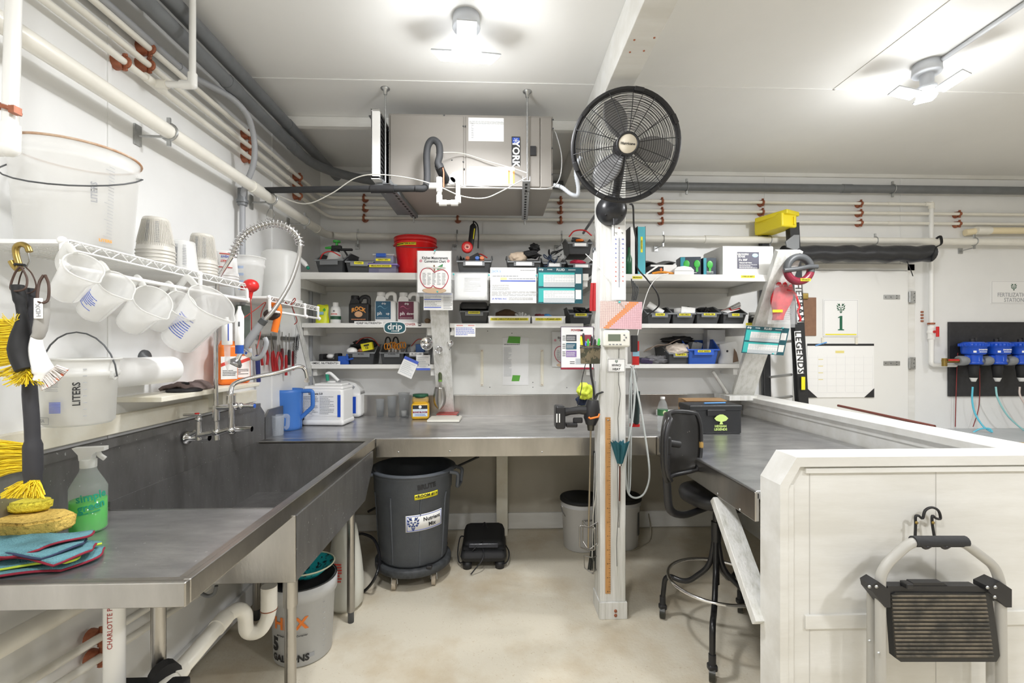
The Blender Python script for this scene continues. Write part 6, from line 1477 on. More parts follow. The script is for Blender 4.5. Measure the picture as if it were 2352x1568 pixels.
# apple conversion chart
AR=mat('apple_red_line',(.50,.03,.06),.5);TANP=mat('tan_shadow_print',(.62,.45,.30),.6)
def apple(o,w,h,k=1):
    prt(o,'Kitchen Measurements',.52,.17,.026*k,w,h,bold=.02,sx=.72);prt(o,'Conversion Chart',.52,.25,.026*k,w,h,bold=.02,sx=.75)
    for x in(.10,.92):part('flower_print',MB().lathe([(.001,.0),(.010*k,0)],(-w/2+w*x,-.0025,h/2-h*.24),10,axis=(0,-1,0)),mat('pink_print',(.65,.3,.35),.6),o)
    pts=[(.50,.52),(.42,.44),(.28,.41),(.14,.46),(.08,.60),(.12,.76),(.24,.87),(.40,.88),(.46,.83),(.54,.88),(.72,.90),(.86,.78),(.92,.62),(.86,.50),(.74,.45),(.58,.48)]
    part('apple_outline',MB().tube(smoothpath([(-w/2+w*a,-.003,h/2-h*b)for a,b in pts],4),.0028*k,5,closed=True),AR,o)
    part('leaf_print',MB().prism([(-w/2+w*a,h/2-h*b)for a,b in((.58,.46),(.60,.38),(.76,.31),(.74,.42))],.001,at((0,-.003,0))),mat('leaf_green',(.05,.25,.08),.5),o)
    part('stem_print',MB().prism([(-w/2+w*a,h/2-h*b)for a,b in((.49,.50),(.47,.34),(.52,.34),(.53,.49))],.001,at((0,-.003,0))),mat('brown_print',(.25,.15,.08),.5),o)
    part('shadow_print',MB().ball((0,-.0018,h/2-h*.95),(w*.36,.0008,h*.07),16),TANP,o)
    for i in range(5):lines(o,.15+.145*i,.52,.25+.145*i,.82,w,h,10,INK,seed=i,th=.25)
o,w,h=sheet('conversion_chart','kitchen measurements chart with a red apple outline on the centre upright','chart',959,576,1036,672,yfr(Z1)-.055);apple(o,w,h)
part('sleeve',MB().box((.0,.002,-.012),(w+.012,.002,h+.03)),CLEAR,o)
o,w,h=sheet('table_sheet','small printed tables sheet with navy rules under the apple chart','chart',973,673,1040,712,3.15)
for z_ in(.03,.35,.82):mark(o,.02,z_,.60 if z_>.1 else .97,z_+.05,w,h,BINK)
lines(o,.03,.12,.6,.33,w,h,3);lines(o,.03,.45,.6,.8,w,h,4,seed=3);lines(o,.68,.12,.97,.95,w,h,9,seed=4)
o,w,h=sheet('hand_list','small handwritten list pinned below the middle shelf near the centre upright','paper',1044,744,1092,773,yfr(Z2s)-.004);lines(o,.06,.25,.9,.9,w,h,5,BINK,seed=6);lines(o,.1,.04,.4,.18,w,h,1,RINK);lines(o,.65,.04,.95,.18,w,h,1,RINK)
o,w,h=sheet('tag_card','white tag with blue top hanging tilted under the bin with the blue meter','tag',920,822,955,865,yfr(Z3)-.02,roll=-.42);mark(o,0,0,1,.16,w,h,BINK);lines(o,.1,.22,.9,.9,w,h,7,LG,seed=3)
o,w,h=sheet('info_card','white card with blue foot pinned right of the tilted tag','card',956,815,988,850,yfr(Z3)-.006);mark(o,0,.86,1,1,w,h,BINK);lines(o,.1,.1,.9,.8,w,h,5,LG,seed=3)
for u,v in((960,838),(985,838)):part('pin',MB().ball(W(u,v,y=yfr(Z3)-.009),.004,8),INK,o,wd=1)
# hanging kitchen measures
def spoonset(name,label,cat,hook,cup,r,depth,y,hr=.006,m=CHROME):
    a,b=W(*hook,y=y),W(*cup,y=y);t=thing(name,label,cat,b-Vector((0,0,r)))
    part('bowl',MB().lathe([(.001,depth),(r*.6,depth*.9),(r,0),(r-.002,0),(r*.58,depth*.82),(.001,depth*.9)],b,24,axis=(0,1,-.1)),m,t,wd=1)
    part('rim',MB().tube([b+Vector((r*math.cos(q),0,r*math.sin(q)))for q in[2*PI*k/24 for k in range(24)]],.002,6,closed=True),m,t,wd=1)
    part('handle',MB().tube([a,b+Vector((0,0,r))],hr,6,flat=.3),m,t,wd=1);return t
spoonset('measuring_scoop','steel measuring cup hanging left of the black knob on the centre upright','measuring cup',(981,752),(980,789),.045,.04,yc(1.5)-.05)
spoonset('measuring_scoop','small steel measuring cups hanging under the black knob','measuring cup',(1009,770),(1008,803),.026,.05,yc(1.5)-.03,.0015)
spoonset('measuring_spoon','oval steel measuring spoon hanging right of the black knob','spoon',(1034,752),(1034,788),.022,.012,yc(1.5)-.02)
p=W(1034,757,y=yc(1.5)-.02);solo('spoon_clasp','black oval clasp above the oval steel spoon','clasp',MB().ball(p,(.011,.006,.022),12),BLACK)
p=W(1034,800,y=yc(1.5)-.02);solo('whisk_charm','tiny curled wire hanging below the oval spoon','wire',MB().tube(smoothpath([p+Vector((.006*math.sin(k),0,.012-k*.004))for k in range(7)],3),.0018,5),DGREY)
p=W(1010,754,y=yc(1.6));solo('coat_knob','black round knob screwed on the centre upright','knob',MB().lathe([(.006,0),(.006,.02),(.015,.024),(.017,.032),(.012,.038),(.001,.04)],p+Vector((0,.036,0)),18,axis=(0,-1,0)),BLACKM)
ysc=yc(1.2)-.04;a,b=W(1011,825,y=ysc),W(1011,872,y=ysc)
t=thing('soil_scoop','steel hand scoop with olive handle hanging on the centre upright','scoop',W(1009,940,y=ysc))
OL=mat('olive_handle',(.07,.09,.04),.5)
part('handle',MB().tube([a,a*.7+b*.3,a*.3+b*.7,b],.02,14,rr=[.013,.018,.016,.013]),OL,t,wd=1);part('ferrule',MB().cyl(b,b-Vector((0,0,.014)),.0145),mat('leaf_green2',(.15,.32,.04),.4),t,wd=1)
part('neck',MB().cyl(b,W(1010,890,y=ysc),.004),STEELF,t,wd=1);q=W(1009,889,y=ysc);q2=W(1009,940,y=ysc);L_=q.z-q2.z
part('blade',MB().grid(lambda u,v:(q.x+(u-.5)*2*.047*math.sin(PI*min(1,.18+v*.62))**.6*(1-v**8*.75),ysc+.02-.03*(1-(2*u-1)**2),q.z-L_*v),14,16,th=.002),STEELF,t,wd=1)
# taped list on the backing board
o,w,h=sheet('taped_list','pale printed list held by two green tape pieces on the backing board','paper',1155,775,1214,884,3.70,mat('pale_sheet',(.74,.74,.73),.7));lines(o,.05,.13,.65,.16,w,h,1,INK);lines(o,.04,.2,.32,.82,w,h,22,GINK,seed=6,th=.3)
for u,v,r_,lb in((1180,780,-.12,'upper green tape piece holding the pale list'),(1185,868,-.05,'lower green tape piece holding the pale list')):
    p=W(u,v,y=3.697);b_=MB().prism([(-.055,-.026),(.05,-.03),(.055,.024),(-.04,.028)]if v<800 else[(-.036,-.025),(.026,-.025),(.036,.022),(-.026,.024)],.001,at(p,0,.0));solo('tape_piece',lb,'tape',b_,mat('green_tape',(.10,.36,.04),.5))
o,w,h=sheet('conversion_chart','second apple conversion chart half hidden behind the coloured block poster','chart',1268,762,1340,842,3.69,mat('pale_sheet2',(.70,.70,.68),.7));apple(o,w,h)
o,w,h=sheet('feed_poster','feed poster with coloured blocks and maroon foot hung under the shelf left of the post','poster',1288,750,1363,848,3.30)
mark(o,0,.955,1,1,w,h,mat('maroon_foot',(.30,.02,.04),.5));prt(o,'POWER',.46,.085,.020,w,h,mat('dark_red_ink',(0,0,0)),bold=.04);mark(o,.60,.065,.68,.105,w,h,INK);frame(o,w,h,mat('purple_line',(.08,.03,.10),.5),.001,.004)
for z_,c1_,c2_ in((.19,(.06,.06,.07),(.30,.05,.07)),(.38,(.02,.10,.16),(.62,.1,.1)),(.56,(.28,.18,.42),(.5,.5,.55))):
    mark(o,.16,z_,.48,z_+.15,w,h,mat('block_%d'%int(z_*100),c1_,.5));lines(o,.18,z_+.03,.42,z_+.13,w,h,4,PAPER,y=-.003,seed=int(z_*50));mark(o,.60,z_,.94,z_+.15,w,h,mat('block2_%d'%int(z_*100),c2_,.5));lines(o,.05,z_+.01,.14,z_+.14,w,h,3,INK,seed=2)
mark(o,.45,.74,.92,.88,w,h,LG);lines(o,.47,.76,.9,.86,w,h,3,GINK,y=-.003);lines(o,.28,.80,.42,.88,w,h,2,INK)
# ================= ON AND ROUND THE POST =================
pf=2.486
o,w,h=sheet('thermometer','tall white thermometer with Celsius and Fahrenheit scales on the post','thermometer',1405,518,1436,689,2.470,WPL,t=.012)
prt(o,'°C',.27,.11,.014,w,h,y=-.0135);prt(o,'°F',.72,.11,.014,w,h,y=-.0135)
part('tube',MB().b2((-.0014,-.014,-h*.33),(.0014,-.012,h*.33)),mat('blue_grey_glass',(.22,.25,.35),.3),o)
for i in range(10):
    z_=h*(.31-i*.062);mm=BINK if i<5 else RINK
    for x_,s_ in((-.25,['50','40','30','20','10','0','10','20','30','40'][i]),(.27,['120','100','90','70','50','30','20','0','20','40'][i])):text(s_,.0085,mm,o,(w*x_,-.0135,z_),bold=.02)
part('scale_mark',(lambda b:[b.b2((sx_,-.0128,h*.31-k*h*.0125),(sx_+.005,-.0122,h*.31-k*h*.0125+.0006))for k in range(46)for sx_ in(-.008,.003)]and b)(MB()),GINK,o,kind='stuff')
part('hang_hole',MB().ball((0,-.013,h*.46),(.0035,.002,.0045),8),COPPER,o)
GR=[mat('grid_orange',(.85,.32,.10),.6),mat('grid_pink',(.78,.50,.55),.6),mat('grid_cream',(.80,.66,.60),.6)]
o,w,h=sheet('grid_chart','laminated pink and orange grid chart pinned to the post','chart',1378,692,1474,755,2.462,GR[2]);o.rotation_euler[1]=.02
b1,b2_=MB(),MB()
for r_ in range(16):
    for c_ in range(22):
        x0_=-w/2+w*c_/22;z0_=h/2-h*(r_+1)/16;dgn=17-r_*.95
        if abs(c_-dgn)<2.3-r_*.05:b1.b2((x0_,-.0016,z0_),(x0_+w/22,-.001,z0_+h/16))
        elif c_>dgn+(1 if r_%3 else 2):b2_.b2((x0_,-.0016,z0_),(x0_+w/22,-.001,z0_+h/16))
part('chart_cells',b1,GR[0],o,kind='stuff');part('chart_cells',b2_,GR[1],o,kind='stuff')
g=MB()
for k in range(23):g.b2((-w/2+w*k/22-.0004,-.0022,-h/2),(-w/2+w*k/22+.0004,-.0017,h/2))
for k in range(17):g.b2((-w/2,-.0022,-h/2+h*k/16-.0004),(w/2,-.0017,-h/2+h*k/16+.0004))
part('grid_rule',g,mat('rule_rose',(.55,.35,.40),.6),o);pin('aqua push pin at the top of the pink grid chart',1422,694,2.456)
a,b=W(1386,758,y=2.45),W(1448,797,y=2.45);cx_,cz_=(a.x+b.x)/2,(a.z+b.z)/2;w,h=b.x-a.x,a.z-b.z
t=thing('thermostat','cream programmable thermostat with a green grey screen on the post','thermostat',(cx_,2.488,cz_-h/2))
part('housing',MB().box((0,-.02,h/2),(w,.036,h),None,.012),mat('cream_plastic',(.80,.79,.72),.35),t)
part('screen',MB().box((-w*.10,-.0385,h*.56),(w*.46,.002,h*.40),None,0),mat('lcd_screen',(.16,.19,.14),.3),t)
for x_,z_ in((.27,.72),(.27,.42),(.34,.57)):part('button',MB().lathe([(.001,.003),(.004,.003),(.005,0)],(w*x_,-.038,h*z_),10,axis=(0,-1,0)),MGREY,t)
for k in range(4):part('button',MB().box((-w*.26+k*w*.13,-.038,h*.16),(w*.08,.004,h*.06),None,.001),MGREY,t)
a,b=W(1449,755,y=2.60),W(1455,838,y=2.60);solo('relay_cover','off white flat box on the right side of the post behind the thermostat','box',MB().b2((.717,2.52,b.z),(.735,2.60,a.z),bev=.004),WPL)
o,w,h=sheet('hvac_sign','small white sign reading HVAC/HEAT on the post','sign',1395,823,1436,854,pf-.001,WPL,t=.003)
frame(o,w,h,INK,y=-.0034);crest(o,.0,h*.28,.018,mat('dark_green_ink2',(.02,.10,.05),.5),y=-.0034);prt(o,'HVAC/',.5,.50,.017,w,h,y=-.0038,bold=.02);prt(o,'HEAT',.5,.79,.017,w,h,y=-.0038,bold=.02)
a,b=W(1390,958,y=pf),W(1402,1362,y=pf)
t=thing('yardstick','wooden yardstick screwed upright on the post','ruler',((a.x+b.x)/2,pf,b.z));L_=a.z-b.z
part('stick',MB().b2((-.014,-.004,0),(.014,0,L_)),mat('maple_wood',(.62,.33,.12),.5,col2=(.50,.25,.08),vscale=12,stretch=(4,4,.5)),t)
g=MB()
for k in range(int(L_/.0127)):g.b2((.014-(.010 if k%2==0 else .005),-.0046,.012+k*.0127),(.014,-.004,.0132+k*.0127))
part('graduation',g,INK,t,kind='stuff')
for k in range(0,36,3):text(str(36-k),.008,INK,t,(-.002,-.005,.012+k*.0254),roll=PI/2)
part('screw',MB().lathe([(.001,.003),(.004,.002),(.005,0)],(0,-.004,L_-.015),8,axis=(0,-1,0)),ZINC,t)
# teal folded umbrella-like soil probe holder
yu=pf-.04;t=thing('teal_shade','folded teal fabric cone on a brown and steel rod hanging on the post','folded umbrella',W(1423,1205,y=yu));q=W(1424,1016,y=yu);q2=W(1424,1064,y=yu)
def fu(u,v):
    a_=2*PI*u;r_=(.012+.030*(1-v))*(1+.28*math.cos(a_*6));return(q.x+r_*math.cos(a_),q.y+r_*math.sin(a_),q.z-(q.z-q2.z)*v+(.008*math.cos(a_*6)*(1-v)))
part('fabric',MB().grid(fu,48,6),mat('teal_fabric',(.01,.10,.13),.6),t,wd=1);part('collar',MB().cyl(q2,q2-Vector((0,0,.012)),.009),CHROME,t,wd=1)
part('rod',MB().cyl(q2,W(1423,1150,y=yu),.0045),mat('brown_rod',(.12,.04,.025),.4),t,wd=1);part('rod_tip',MB().cyl(W(1423,1150,y=yu),W(1421,1211,y=yu),.004),ZINC,t,wd=1)
# clear tubing
TUBE=mat('clear_grey_tubing',(.62,.66,.66),.25)
def hz(l,y):return[W(u,v,y=y)for u,v in l]
cable('clear_hose','longest loop of clear tubing hanging right of the post',hz([(1453,840),(1458,870),(1470,930),(1480,990),(1490,1060),(1491,1100),(1480,1132),(1462,1143),(1445,1135),(1438,1105),(1437,1060),(1444,1010),(1453,960),(1458,900),(1456,850)],2.64),.0058,TUBE,'hose')
cable('clear_hose','short straight loop of clear tubing against the post side',hz([(1450,845),(1450,950),(1449,1050),(1447,1120),(1443,1125),(1444,1050),(1446,900),(1451,845)],2.66),.0045,TUBE,'hose')
cable('wire_loops','bundle of thin wires looped on the right side of the post',hz([(1448,840),(1462,860),(1458,900),(1447,880),(1456,845),(1464,870),(1450,905),(1446,860),(1458,838)],2.70),.003,ZINC,'wire')
# items on the right side of the post, between post and shelves
yr=2.75
t=thing('spray_can','red and blue packaged tool hanging behind the post above the tubing','package',W(1460,840,y=yr));a,b=W(1453,783,y=yr),W(1468,838,y=yr)
part('card',MB().b2((a.x,yr,b.z),(b.x,yr+.02,a.z)),RED,t,wd=1);part('blue_band',MB().b2((a.x,yr-.002,b.z*.5+a.z*.5-.02),(b.x,yr,b.z*.5+a.z*.5+.012)),mat('sky_print',(0,0,0)),t,wd=1)
a,b=W(1450,770,y=yr-.04),W(1464,808,y=yr-.04);solo('black_adapter','black power adapter hanging on a white cord by the thermostat','adapter',MB().b2((a.x,yr-.05,b.z),(b.x,yr-.02,a.z),bev=.004),BLACK)
cable('adapter_lead','thin white cord from the adapter up past the grid chart to the shelf',[W(1464,770,y=yr-.04),W(1468,750,y=2.8),W(1478,700,y=2.85),W(1492,660,y=2.95),W(1512,635,y=3.05),W(1535,628,y=3.1)],.003,WPL,'cord')
t=thing('grey_bag','dark teal flat bag hanging beside the post above the worktop','bag',W(1465,975,y=yr));part('bag',MB().tube([W(1466,898,y=yr),W(1463,930,y=yr),W(1461,965,y=yr),W(1461,972,y=yr)],.035,12,rr=[.026,.036,.045,.035],flat=.35),mat('dark_teal_fabric',(.03,.055,.055),.6),t,wd=1);part('red_base',MB().box(W(1457,976,y=yr),(.06,.03,.02),None,.004),RED,t,wd=1)
solo('black_grip_tool','black handled tool hanging tight to the right side of the post','tool',MB().tube(smoothpath(hz([(1449,880),(1448,900),(1451,925),(1447,960)],2.68),4),.016,10,flat=.6),BLACK)
g=MB()
for k in range(4):g.tube(smoothpath(hz([(1450+k*4,640+k*5),(1454+k*4,665),(1452+k*3,690)],2.8),4),.004,6)
solo('hanging_tools','dark tool handles hanging behind the thermometer right of the post','tool',g,DGREY,kind='stuff')
# camo pouch of pens left of the post
yq=2.42
t=thing('pen_pouch','camouflage fabric pouch on the left side of the post holding pens','pouch',W(1355,835,y=yq));q=W(1356,835,y=yq);zt_=W(1356,793,y=yq).z
def fp(u,v):a_=2*PI*u;return(q.x+(.052+.004*v)*math.cos(a_),q.y+(.026+.006*math.sin(a_*3)*v)*math.sin(a_),q.z+(zt_-q.z)*v+.003*math.sin(a_*4)*v)
part('fabric',MB().grid(fp,28,6).lathe([(.001,0),(.05,0)],q,20,squash=.5),mat('camo_fabric',(.16,.13,.08),.9,col2=(.05,.05,.03),vscale=28,fac=(.45,.52)),t,wd=1);part('seam',MB().tube([Vector(fp(k/28,.88))+Vector((0,-.001,0))for k in range(28)],.0022,5,closed=True),DGREY,t,wd=1)
for i,(u,vt,m_,lb)in enumerate(((1338,772,YEL,'yellow highlighter at the left of the pen pouch'),(1342,765,BLACK,'black pen beside the yellow highlighter'),(1346,784,BINK,'short blue pen in the pouch'),(1351,778,GRN,'bright green marker in the middle of the pouch'),(1358,772,BLACKM,'thick black marker leaning right in the pouch'),(1365,779,BLACK,'black marker with white band in the pouch'),(1373,777,GRN,'green marker at the right of the pouch'))):
    solo('pen',lb,'pen',MB().tube([W(u,805,y=yq),W(u+(i-3),vt+6,y=yq),W(u+(i-3),vt,y=yq)],.0065,8,rr=[.007,.007,.004]),m_)
cable('pouch_cord','thick black cord hanging under the camouflage pouch to the drill',hz([(1356,835),(1358,860),(1363,890),(1366,925)],yq),.006,BLACK,'cord')
cable('pouch_cord','thin black cord trailing from the pouch past the yellow glove',hz([(1345,835),(1337,870),(1336,890),(1328,925),(1326,945)],yq),.0022,BLACK,'cord')
# loppers hung beside the post, above
yl_=2.60
for(u,dv,gm,lb)in((1366,0,TR,'long lopper with red grips and white handles hung left of the post'),(1377,12,BLACK,'lopper with black grips hung close to the post behind the red one')):
    t=thing('lopper',lb,'loppers',W(u,715,y=yl_));g=MB()
    part('blade',MB().tube([W(u,518+dv,y=yl_),W(u+1,545+dv,y=yl_),W(u,570+dv,y=yl_)],.010,8,rr=[.001,.009,.006],flat=.4),TS,t,wd=1)
    part('joint',MB().ball(W(u,575+dv,y=yl_),(.016,.008,.02),10),DGREY,t,wd=1)
    for s_ in((-1,1)if u==1366 else(1,)):
        part('handle',MB().tube([W(u,575+dv,y=yl_),W(u+3*s_-2,655,y=yl_)],.008,8),WPL,t,wd=1)
        part('grip',MB().tube([W(u+3*s_-2,650,y=yl_),W(u+3.5*s_-4,690,y=yl_),W(u+3.5*s_-4,714,y=yl_)],.011,8),gm,t,wd=1)
solo('zip_tie','thin white stick jutting diagonally across the loppers','stick',MB().tube([W(1345,583,y=2.5),W(1375,612,y=2.48),W(1395,640,y=2.46)],.0022,5),WPL)
# drill with holster
yd=2.36
t=thing('drill','black cordless drill hanging chuck down beside the post','drill',W(1350,990,y=yd));SB=mat('satin_black2',(.02,.02,.022),.35)
part('motor_body',MB().tube(hz([(1362,918),(1360,940),(1358,960),(1357,975)],yd),.045,14,rr=[.030,.042,.040,.026]),SB,t,wd=1)
part('handle',MB().tube(hz([(1350,942),(1330,941),(1310,944),(1296,946)],yd),.022,12,rr=[.026,.021,.019,.024]),SB,t,wd=1)
a,b=W(1274,930,y=yd),W(1296,982,y=yd);bt_=part('battery',MB().b2((a.x,yd-.05,b.z),(b.x,yd+.04,a.z),bev=.010),SB,t,wd=1)
for u in(1279,1285):part('grip_bar',MB().box(W(u,960,y=yd-.0515),(.006,.003,.045),None,.001),WPL,t,wd=1)
part('chuck',MB().cyl(W(1357,972,y=yd),W(1357,988,y=yd),.022,.017),mat('chuck_metal',(.10,.095,.08),.35,metal=.8),t,wd=1)
part('belt_hook',MB().tube(hz([(1352,958),(1356,961),(1374,957),(1377,950)],yd-.045),.005,8),mat('bright_orange',(.9,.22,.03),.4),t,wd=1)
part('hanging_strap',MB().tube([W(1362,930,y=yd),W(1372,905,y=2.45),W(1384,900,y=2.487)],.008,8,flat=.5),BLACKM,t,wd=1)
part('trigger',MB().box(W(1327,965,y=yd),(.05,.02,.028),None,.006),BLACK,t,wd=1);part('base_foot',MB().box(W(1312,975,y=yd),(.06,.05,.022),None,.006),SB,t,wd=1)
# mixing paddle
t=thing('mixing_paddle','long steel mixing paddle hanging from the drill with a wire cage at its foot','paint mixer',W(1350,1268,y=yd));part('shaft',MB().cyl(W(1357,985,y=yd),W(1351,1258,y=yd),.0048),mat('dull_brass_steel',(.33,.28,.20),.4,metal=.8),t,wd=1);q=W(1352,1208,y=yd)
for k in range(4):
    a_=k*PI/2+.4;d_=Vector((math.cos(a_),math.sin(a_),0))*.055
    part('cage_wire',MB().tube(roundpath([q+Vector((0,0,-.005)),q+d_+Vector((0,0,.012)),q+d_*1.0+Vector((0,0,-.10)),q+Vector((0,0,-.125))],.008,3),.004,7),TS,t,wd=1)
t=thing('mixing_paddle','shorter wire cage stirrer hanging lower behind the mixing paddle','paint mixer',W(1352,1320,y=2.56));q=W(1360,1280,y=2.56);part('shaft',MB().cyl(W(1366,1040,y=2.60),q,.004),ZINC,t,wd=1)
for k in range(3):
    d_=Vector((math.cos(k*2.1+.5),math.sin(k*2.1+.5),0))*.05;part('cage_wire',MB().tube(roundpath([q,q+d_,q+d_*.9-Vector((0,0,.07)),q-Vector((0,0,.09))],.006,3),.003,6),TS,t,wd=1)
# safety gloves, nets
blob('yellow_glove','lime yellow and navy glove hanging under the camouflage pouch','glove',W(1343,898,y=2.5),(.042,.025,.045),mat('lime_rubber',(.62,.72,.06),.6),4,.35);blob('navy_glove','navy glove part hanging behind the lime glove','glove',W(1342,915,y=2.55),(.040,.02,.055),mat('navy_rubber',(.01,.02,.06),.7),6,.4)
solo('blue_net','long blue handled net hanging left of the post foot','net',MB().tube(hz([(1370,1040),(1371,1120),(1372,1205)],2.6),.012,10,rr=[.007,.009,.022],flat=.5),mat('royal_blue',(.01,.08,.35),.45))
solo('black_net','black crumpled net bag hanging low beside the post','net',MB().grid(lambda u,v:(W(1374,1250,y=2.60).x+(.018+.035*v)*math.cos(2*PI*u)*(1+.2*math.sin(7*u*6.28)),2.60+.014*math.sin(2*PI*u),W(1374,1203+105*v,y=2.6).z),30,10),mat('black_mesh',(.03,.035,.03),.8,alpha=.75))
cable('white_string','white string hanging beside the blue handled net',hz([(1378,1040),(1374,1090),(1368,1140),(1362,1190),(1366,1230)],2.57),.0028,WIRE,'cord')
solo('black_rod','slim black rod hanging next to the blue handled net','rod',MB().cyl(W(1365,1035,y=2.62),W(1366,1220,y=2.62),.007),BLACK)
solo('grey_rod','light grey plastic tube standing behind the drill against the post','tube',MB().cyl(W(1369,875,y=2.6),W(1368,940,y=2.6),.010),GREYL)
cable('grey_bar','grey diagonal conduit running from the back wall up to the post',[W(1340,535,y=3.5),W(1378,478,y=2.75)],.010,GREY,'conduit',n=10)
# ================= ON THE WORKTOPS =================
def zp(u,v,z=Z):return W(u,v,z=z)
p=zp(661,985);t=thing('blue_pitcher','tall blue plastic pitcher with an angular handle on the worktop corner','pitcher',(p.x,p.y,Z+.001));BP=mat('cornflower_plastic',(.05,.18,.55),.4)
def pb(u,v):a_=2*PI*u;r_=.088+.008*v;s_=max(0,math.cos(a_-PI))**20*max(0,v-.8)*5;return((r_+s_*.035)*math.cos(a_),r_*math.sin(a_),.27*v)
part('body',MB().grid(pb,48,12,th=.004).lathe([(.001,.003),(.088,.003)],n=48),BP,t)
part('handle',MB().tube(roundpath([(.088,0,.255),(.165,0,.258),(.168,0,.15),(.082,0,.07)],.02),.010,10,flat=1.4),BP,t)
p=zp(660,990);t=pitcher('small clear measuring cup in front of the blue pitcher',.033,.038,.125,None,mat('clear_cup',(.8,.85,.9),.2,alpha=.3),'measuring_cup');t.location=(p.x+.005,p.y-.14,Z+.001);t.rotation_euler=(0,0,PI)
p=zp(737,978);t=thing('sanitizer_jug','big square white jug with printed labels and a blue bar behind the pitcher','jug',(p.x+.02,p.y+.10,Z+.001),-.08)
part('body',MB().box((0,0,.14),(.29,.20,.25),None,.025).box((0,0,.022),(.30,.21,.04),None,.015).box((0,0,.262),(.285,.19,.03),None,.014).box((.02,0,.285),(.20,.12,.016),None,.006),WPL,t)
part('label',MB().box((-.005,-.1015,.155),(.27,.001,.17)),PAPER,t);part('blue_bar',MB().box((.118,-.1025,.14),(.022,.001,.155)),mat('cobalt_print',(.01,.08,.55),.5),t)
for x_,n_,sd in((-.085,12,2),(.03,12,3)):part('printed_text',bars(.10,.13,n_,at((x_,-.103,.145)),seed=sd),GINK,t)
text('SaniDate 5.0',.020,INK,t,(-.05,-.103,.225),bold=.02)
p=zp(803,958);t=thing('white_gallon_jug','white gallon jug with a blue label behind the square jug','jug',(p.x,p.y+.04,Z+.001));part('body',MB().box((0,0,.10),(.19,.15,.20),None,.03).prism([(-.09,.18),(.092,.18),(.085,.22),(.05,.27),(-.02,.29),(-.06,.29)],.12,at((0,-.06,0))),WPL,t)
part('handle_slot',MB().tube([(.0,-.066,.262),(.045,-.066,.235)],.009,8),GINK,t);part('label',MB().box((-.01,-.0765,.10),(.14,.001,.13)),mat('cobalt_print',(0,0,0)),t)
p=W(762,868,y=3.45);t=thing('green_sprayer_head','green and white trigger head poking up behind the square jug','sprayer',p-Vector((0,0,.2)));part('head',MB().tube(smoothpath([p+Vector((-.04,0,.03)),p+Vector((-.01,0,.035)),p+Vector((.05,0,-.02))],4),.012,8),WPL,t,wd=1);part('trigger',MB().tube([p+Vector((-.035,0,.03)),p+Vector((-.03,0,-.02))],.013,8),mat('dark_green_ink',(0,0,0)),t,wd=1);part('bottle',MB().cyl(p+Vector((0,0,-.02)),(p.x,p.y,Z+.002),.03),WPL,t,wd=1)
for i,(u,v0_,r_,lb)in enumerate(((873,917,.032,'leftmost clear tumbler at the splash behind the worktop'),(900,910,.036,'middle clear tumbler with blue tint at the splash'),(928,902,.045,'stack of clear cups with a white insert beside the mustard jar'))):
    p=zp(u,957);h_=W(u,v0_,y=p.y).z-Z
    t=thing('clear_tumbler',lb,'cup',(p.x,p.y,Z+.001));part('body',MB().lathe([(.001,.002),(r_*.78,.002),(r_*.8,0),(r_,h_),(r_-.002,h_),(r_*.76,.005),(.001,.005)],n=24),mat('smoky_clear',(.55,.58,.60),.12,alpha=.28),t);part('rim',MB().tube([(r_*math.cos(k*PI/12),r_*math.sin(k*PI/12),h_)for k in range(24)],.0015,5,closed=True),CLEAR,t)
    if i==2:part('insert',MB().lathe([(.001,.0),(.018,.0),(.022,.045),(.001,.045)],(0,0,.004),16),WPL,t)
p=zp(966,961);t=thing('mustard_jar','square jar of mustard yellow powder with a green lid on the worktop','jar',(p.x,p.y,Z+.001),.1);a_=p.y/1045
part('body',MB().box((0,0,.062),(.135,.11,.124),None,.018).box((0,0,.135),(.12,.098,.05),None,.02),mat('mustard_powder',(.72,.42,.02),.35),t)
part('shoulder',MB().box((0,0,.150),(.128,.104,.05),None,.018),mat('clear_mustard',(.65,.50,.22),.2,alpha=.6),t);part('lid',MB().lathe([(.001,.19),(.058,.19),(.060,.186),(.060,.168),(.001,.168)],n=28),mat('dark_green_lid',(.01,.09,.04),.4),t)
part('label',MB().box((0,-.0555,.066),(.11,.001,.085)),mat('pale_blue_label',(.62,.72,.78),.5),t);part('label_top',MB().box((0,-.0565,.095),(.11,.001,.028)),INK,t);part('portrait',MB().ball((0,-.057,.096),(.012,.001,.012),12),PAPER,t);text('BONE BLOOM',.017,mat('maroon_ink',(.30,.02,.08),.5),t,(0,-.058,.056),bold=.04);part('printed_text',bars(.08,.015,2,at((0,-.0575,.036)),seed=2),BINK,t)
a,b=zp(1022,971),zp(1018,955)
t=thing('kitchen_scale','white square plate lying on the worktop under a red board','scale',(zp(1022,965).x,zp(1022,965).y,Z+.001),-.03);part('plate',MB().box((0,0,.009),(.24,.20,.018),None,.005),mat('ivory_plastic',(.78,.76,.68),.4),t);part('foot',MB().box((0,0,.002),(.2,.16,.004)),DGREY,t)
p=zp(1028,958);t=thing('red_board','small dark red board on the white plate','board',(p.x,p.y+.015,Z+.020),-.05);part('board',MB().box((0,0,.008),(.16,.13,.012),None,.004),mat('brick_red',(.38,.07,.06),.5),t);part('base',MB().box((0,0,.001),(.155,.125,.003)),WPL,t)
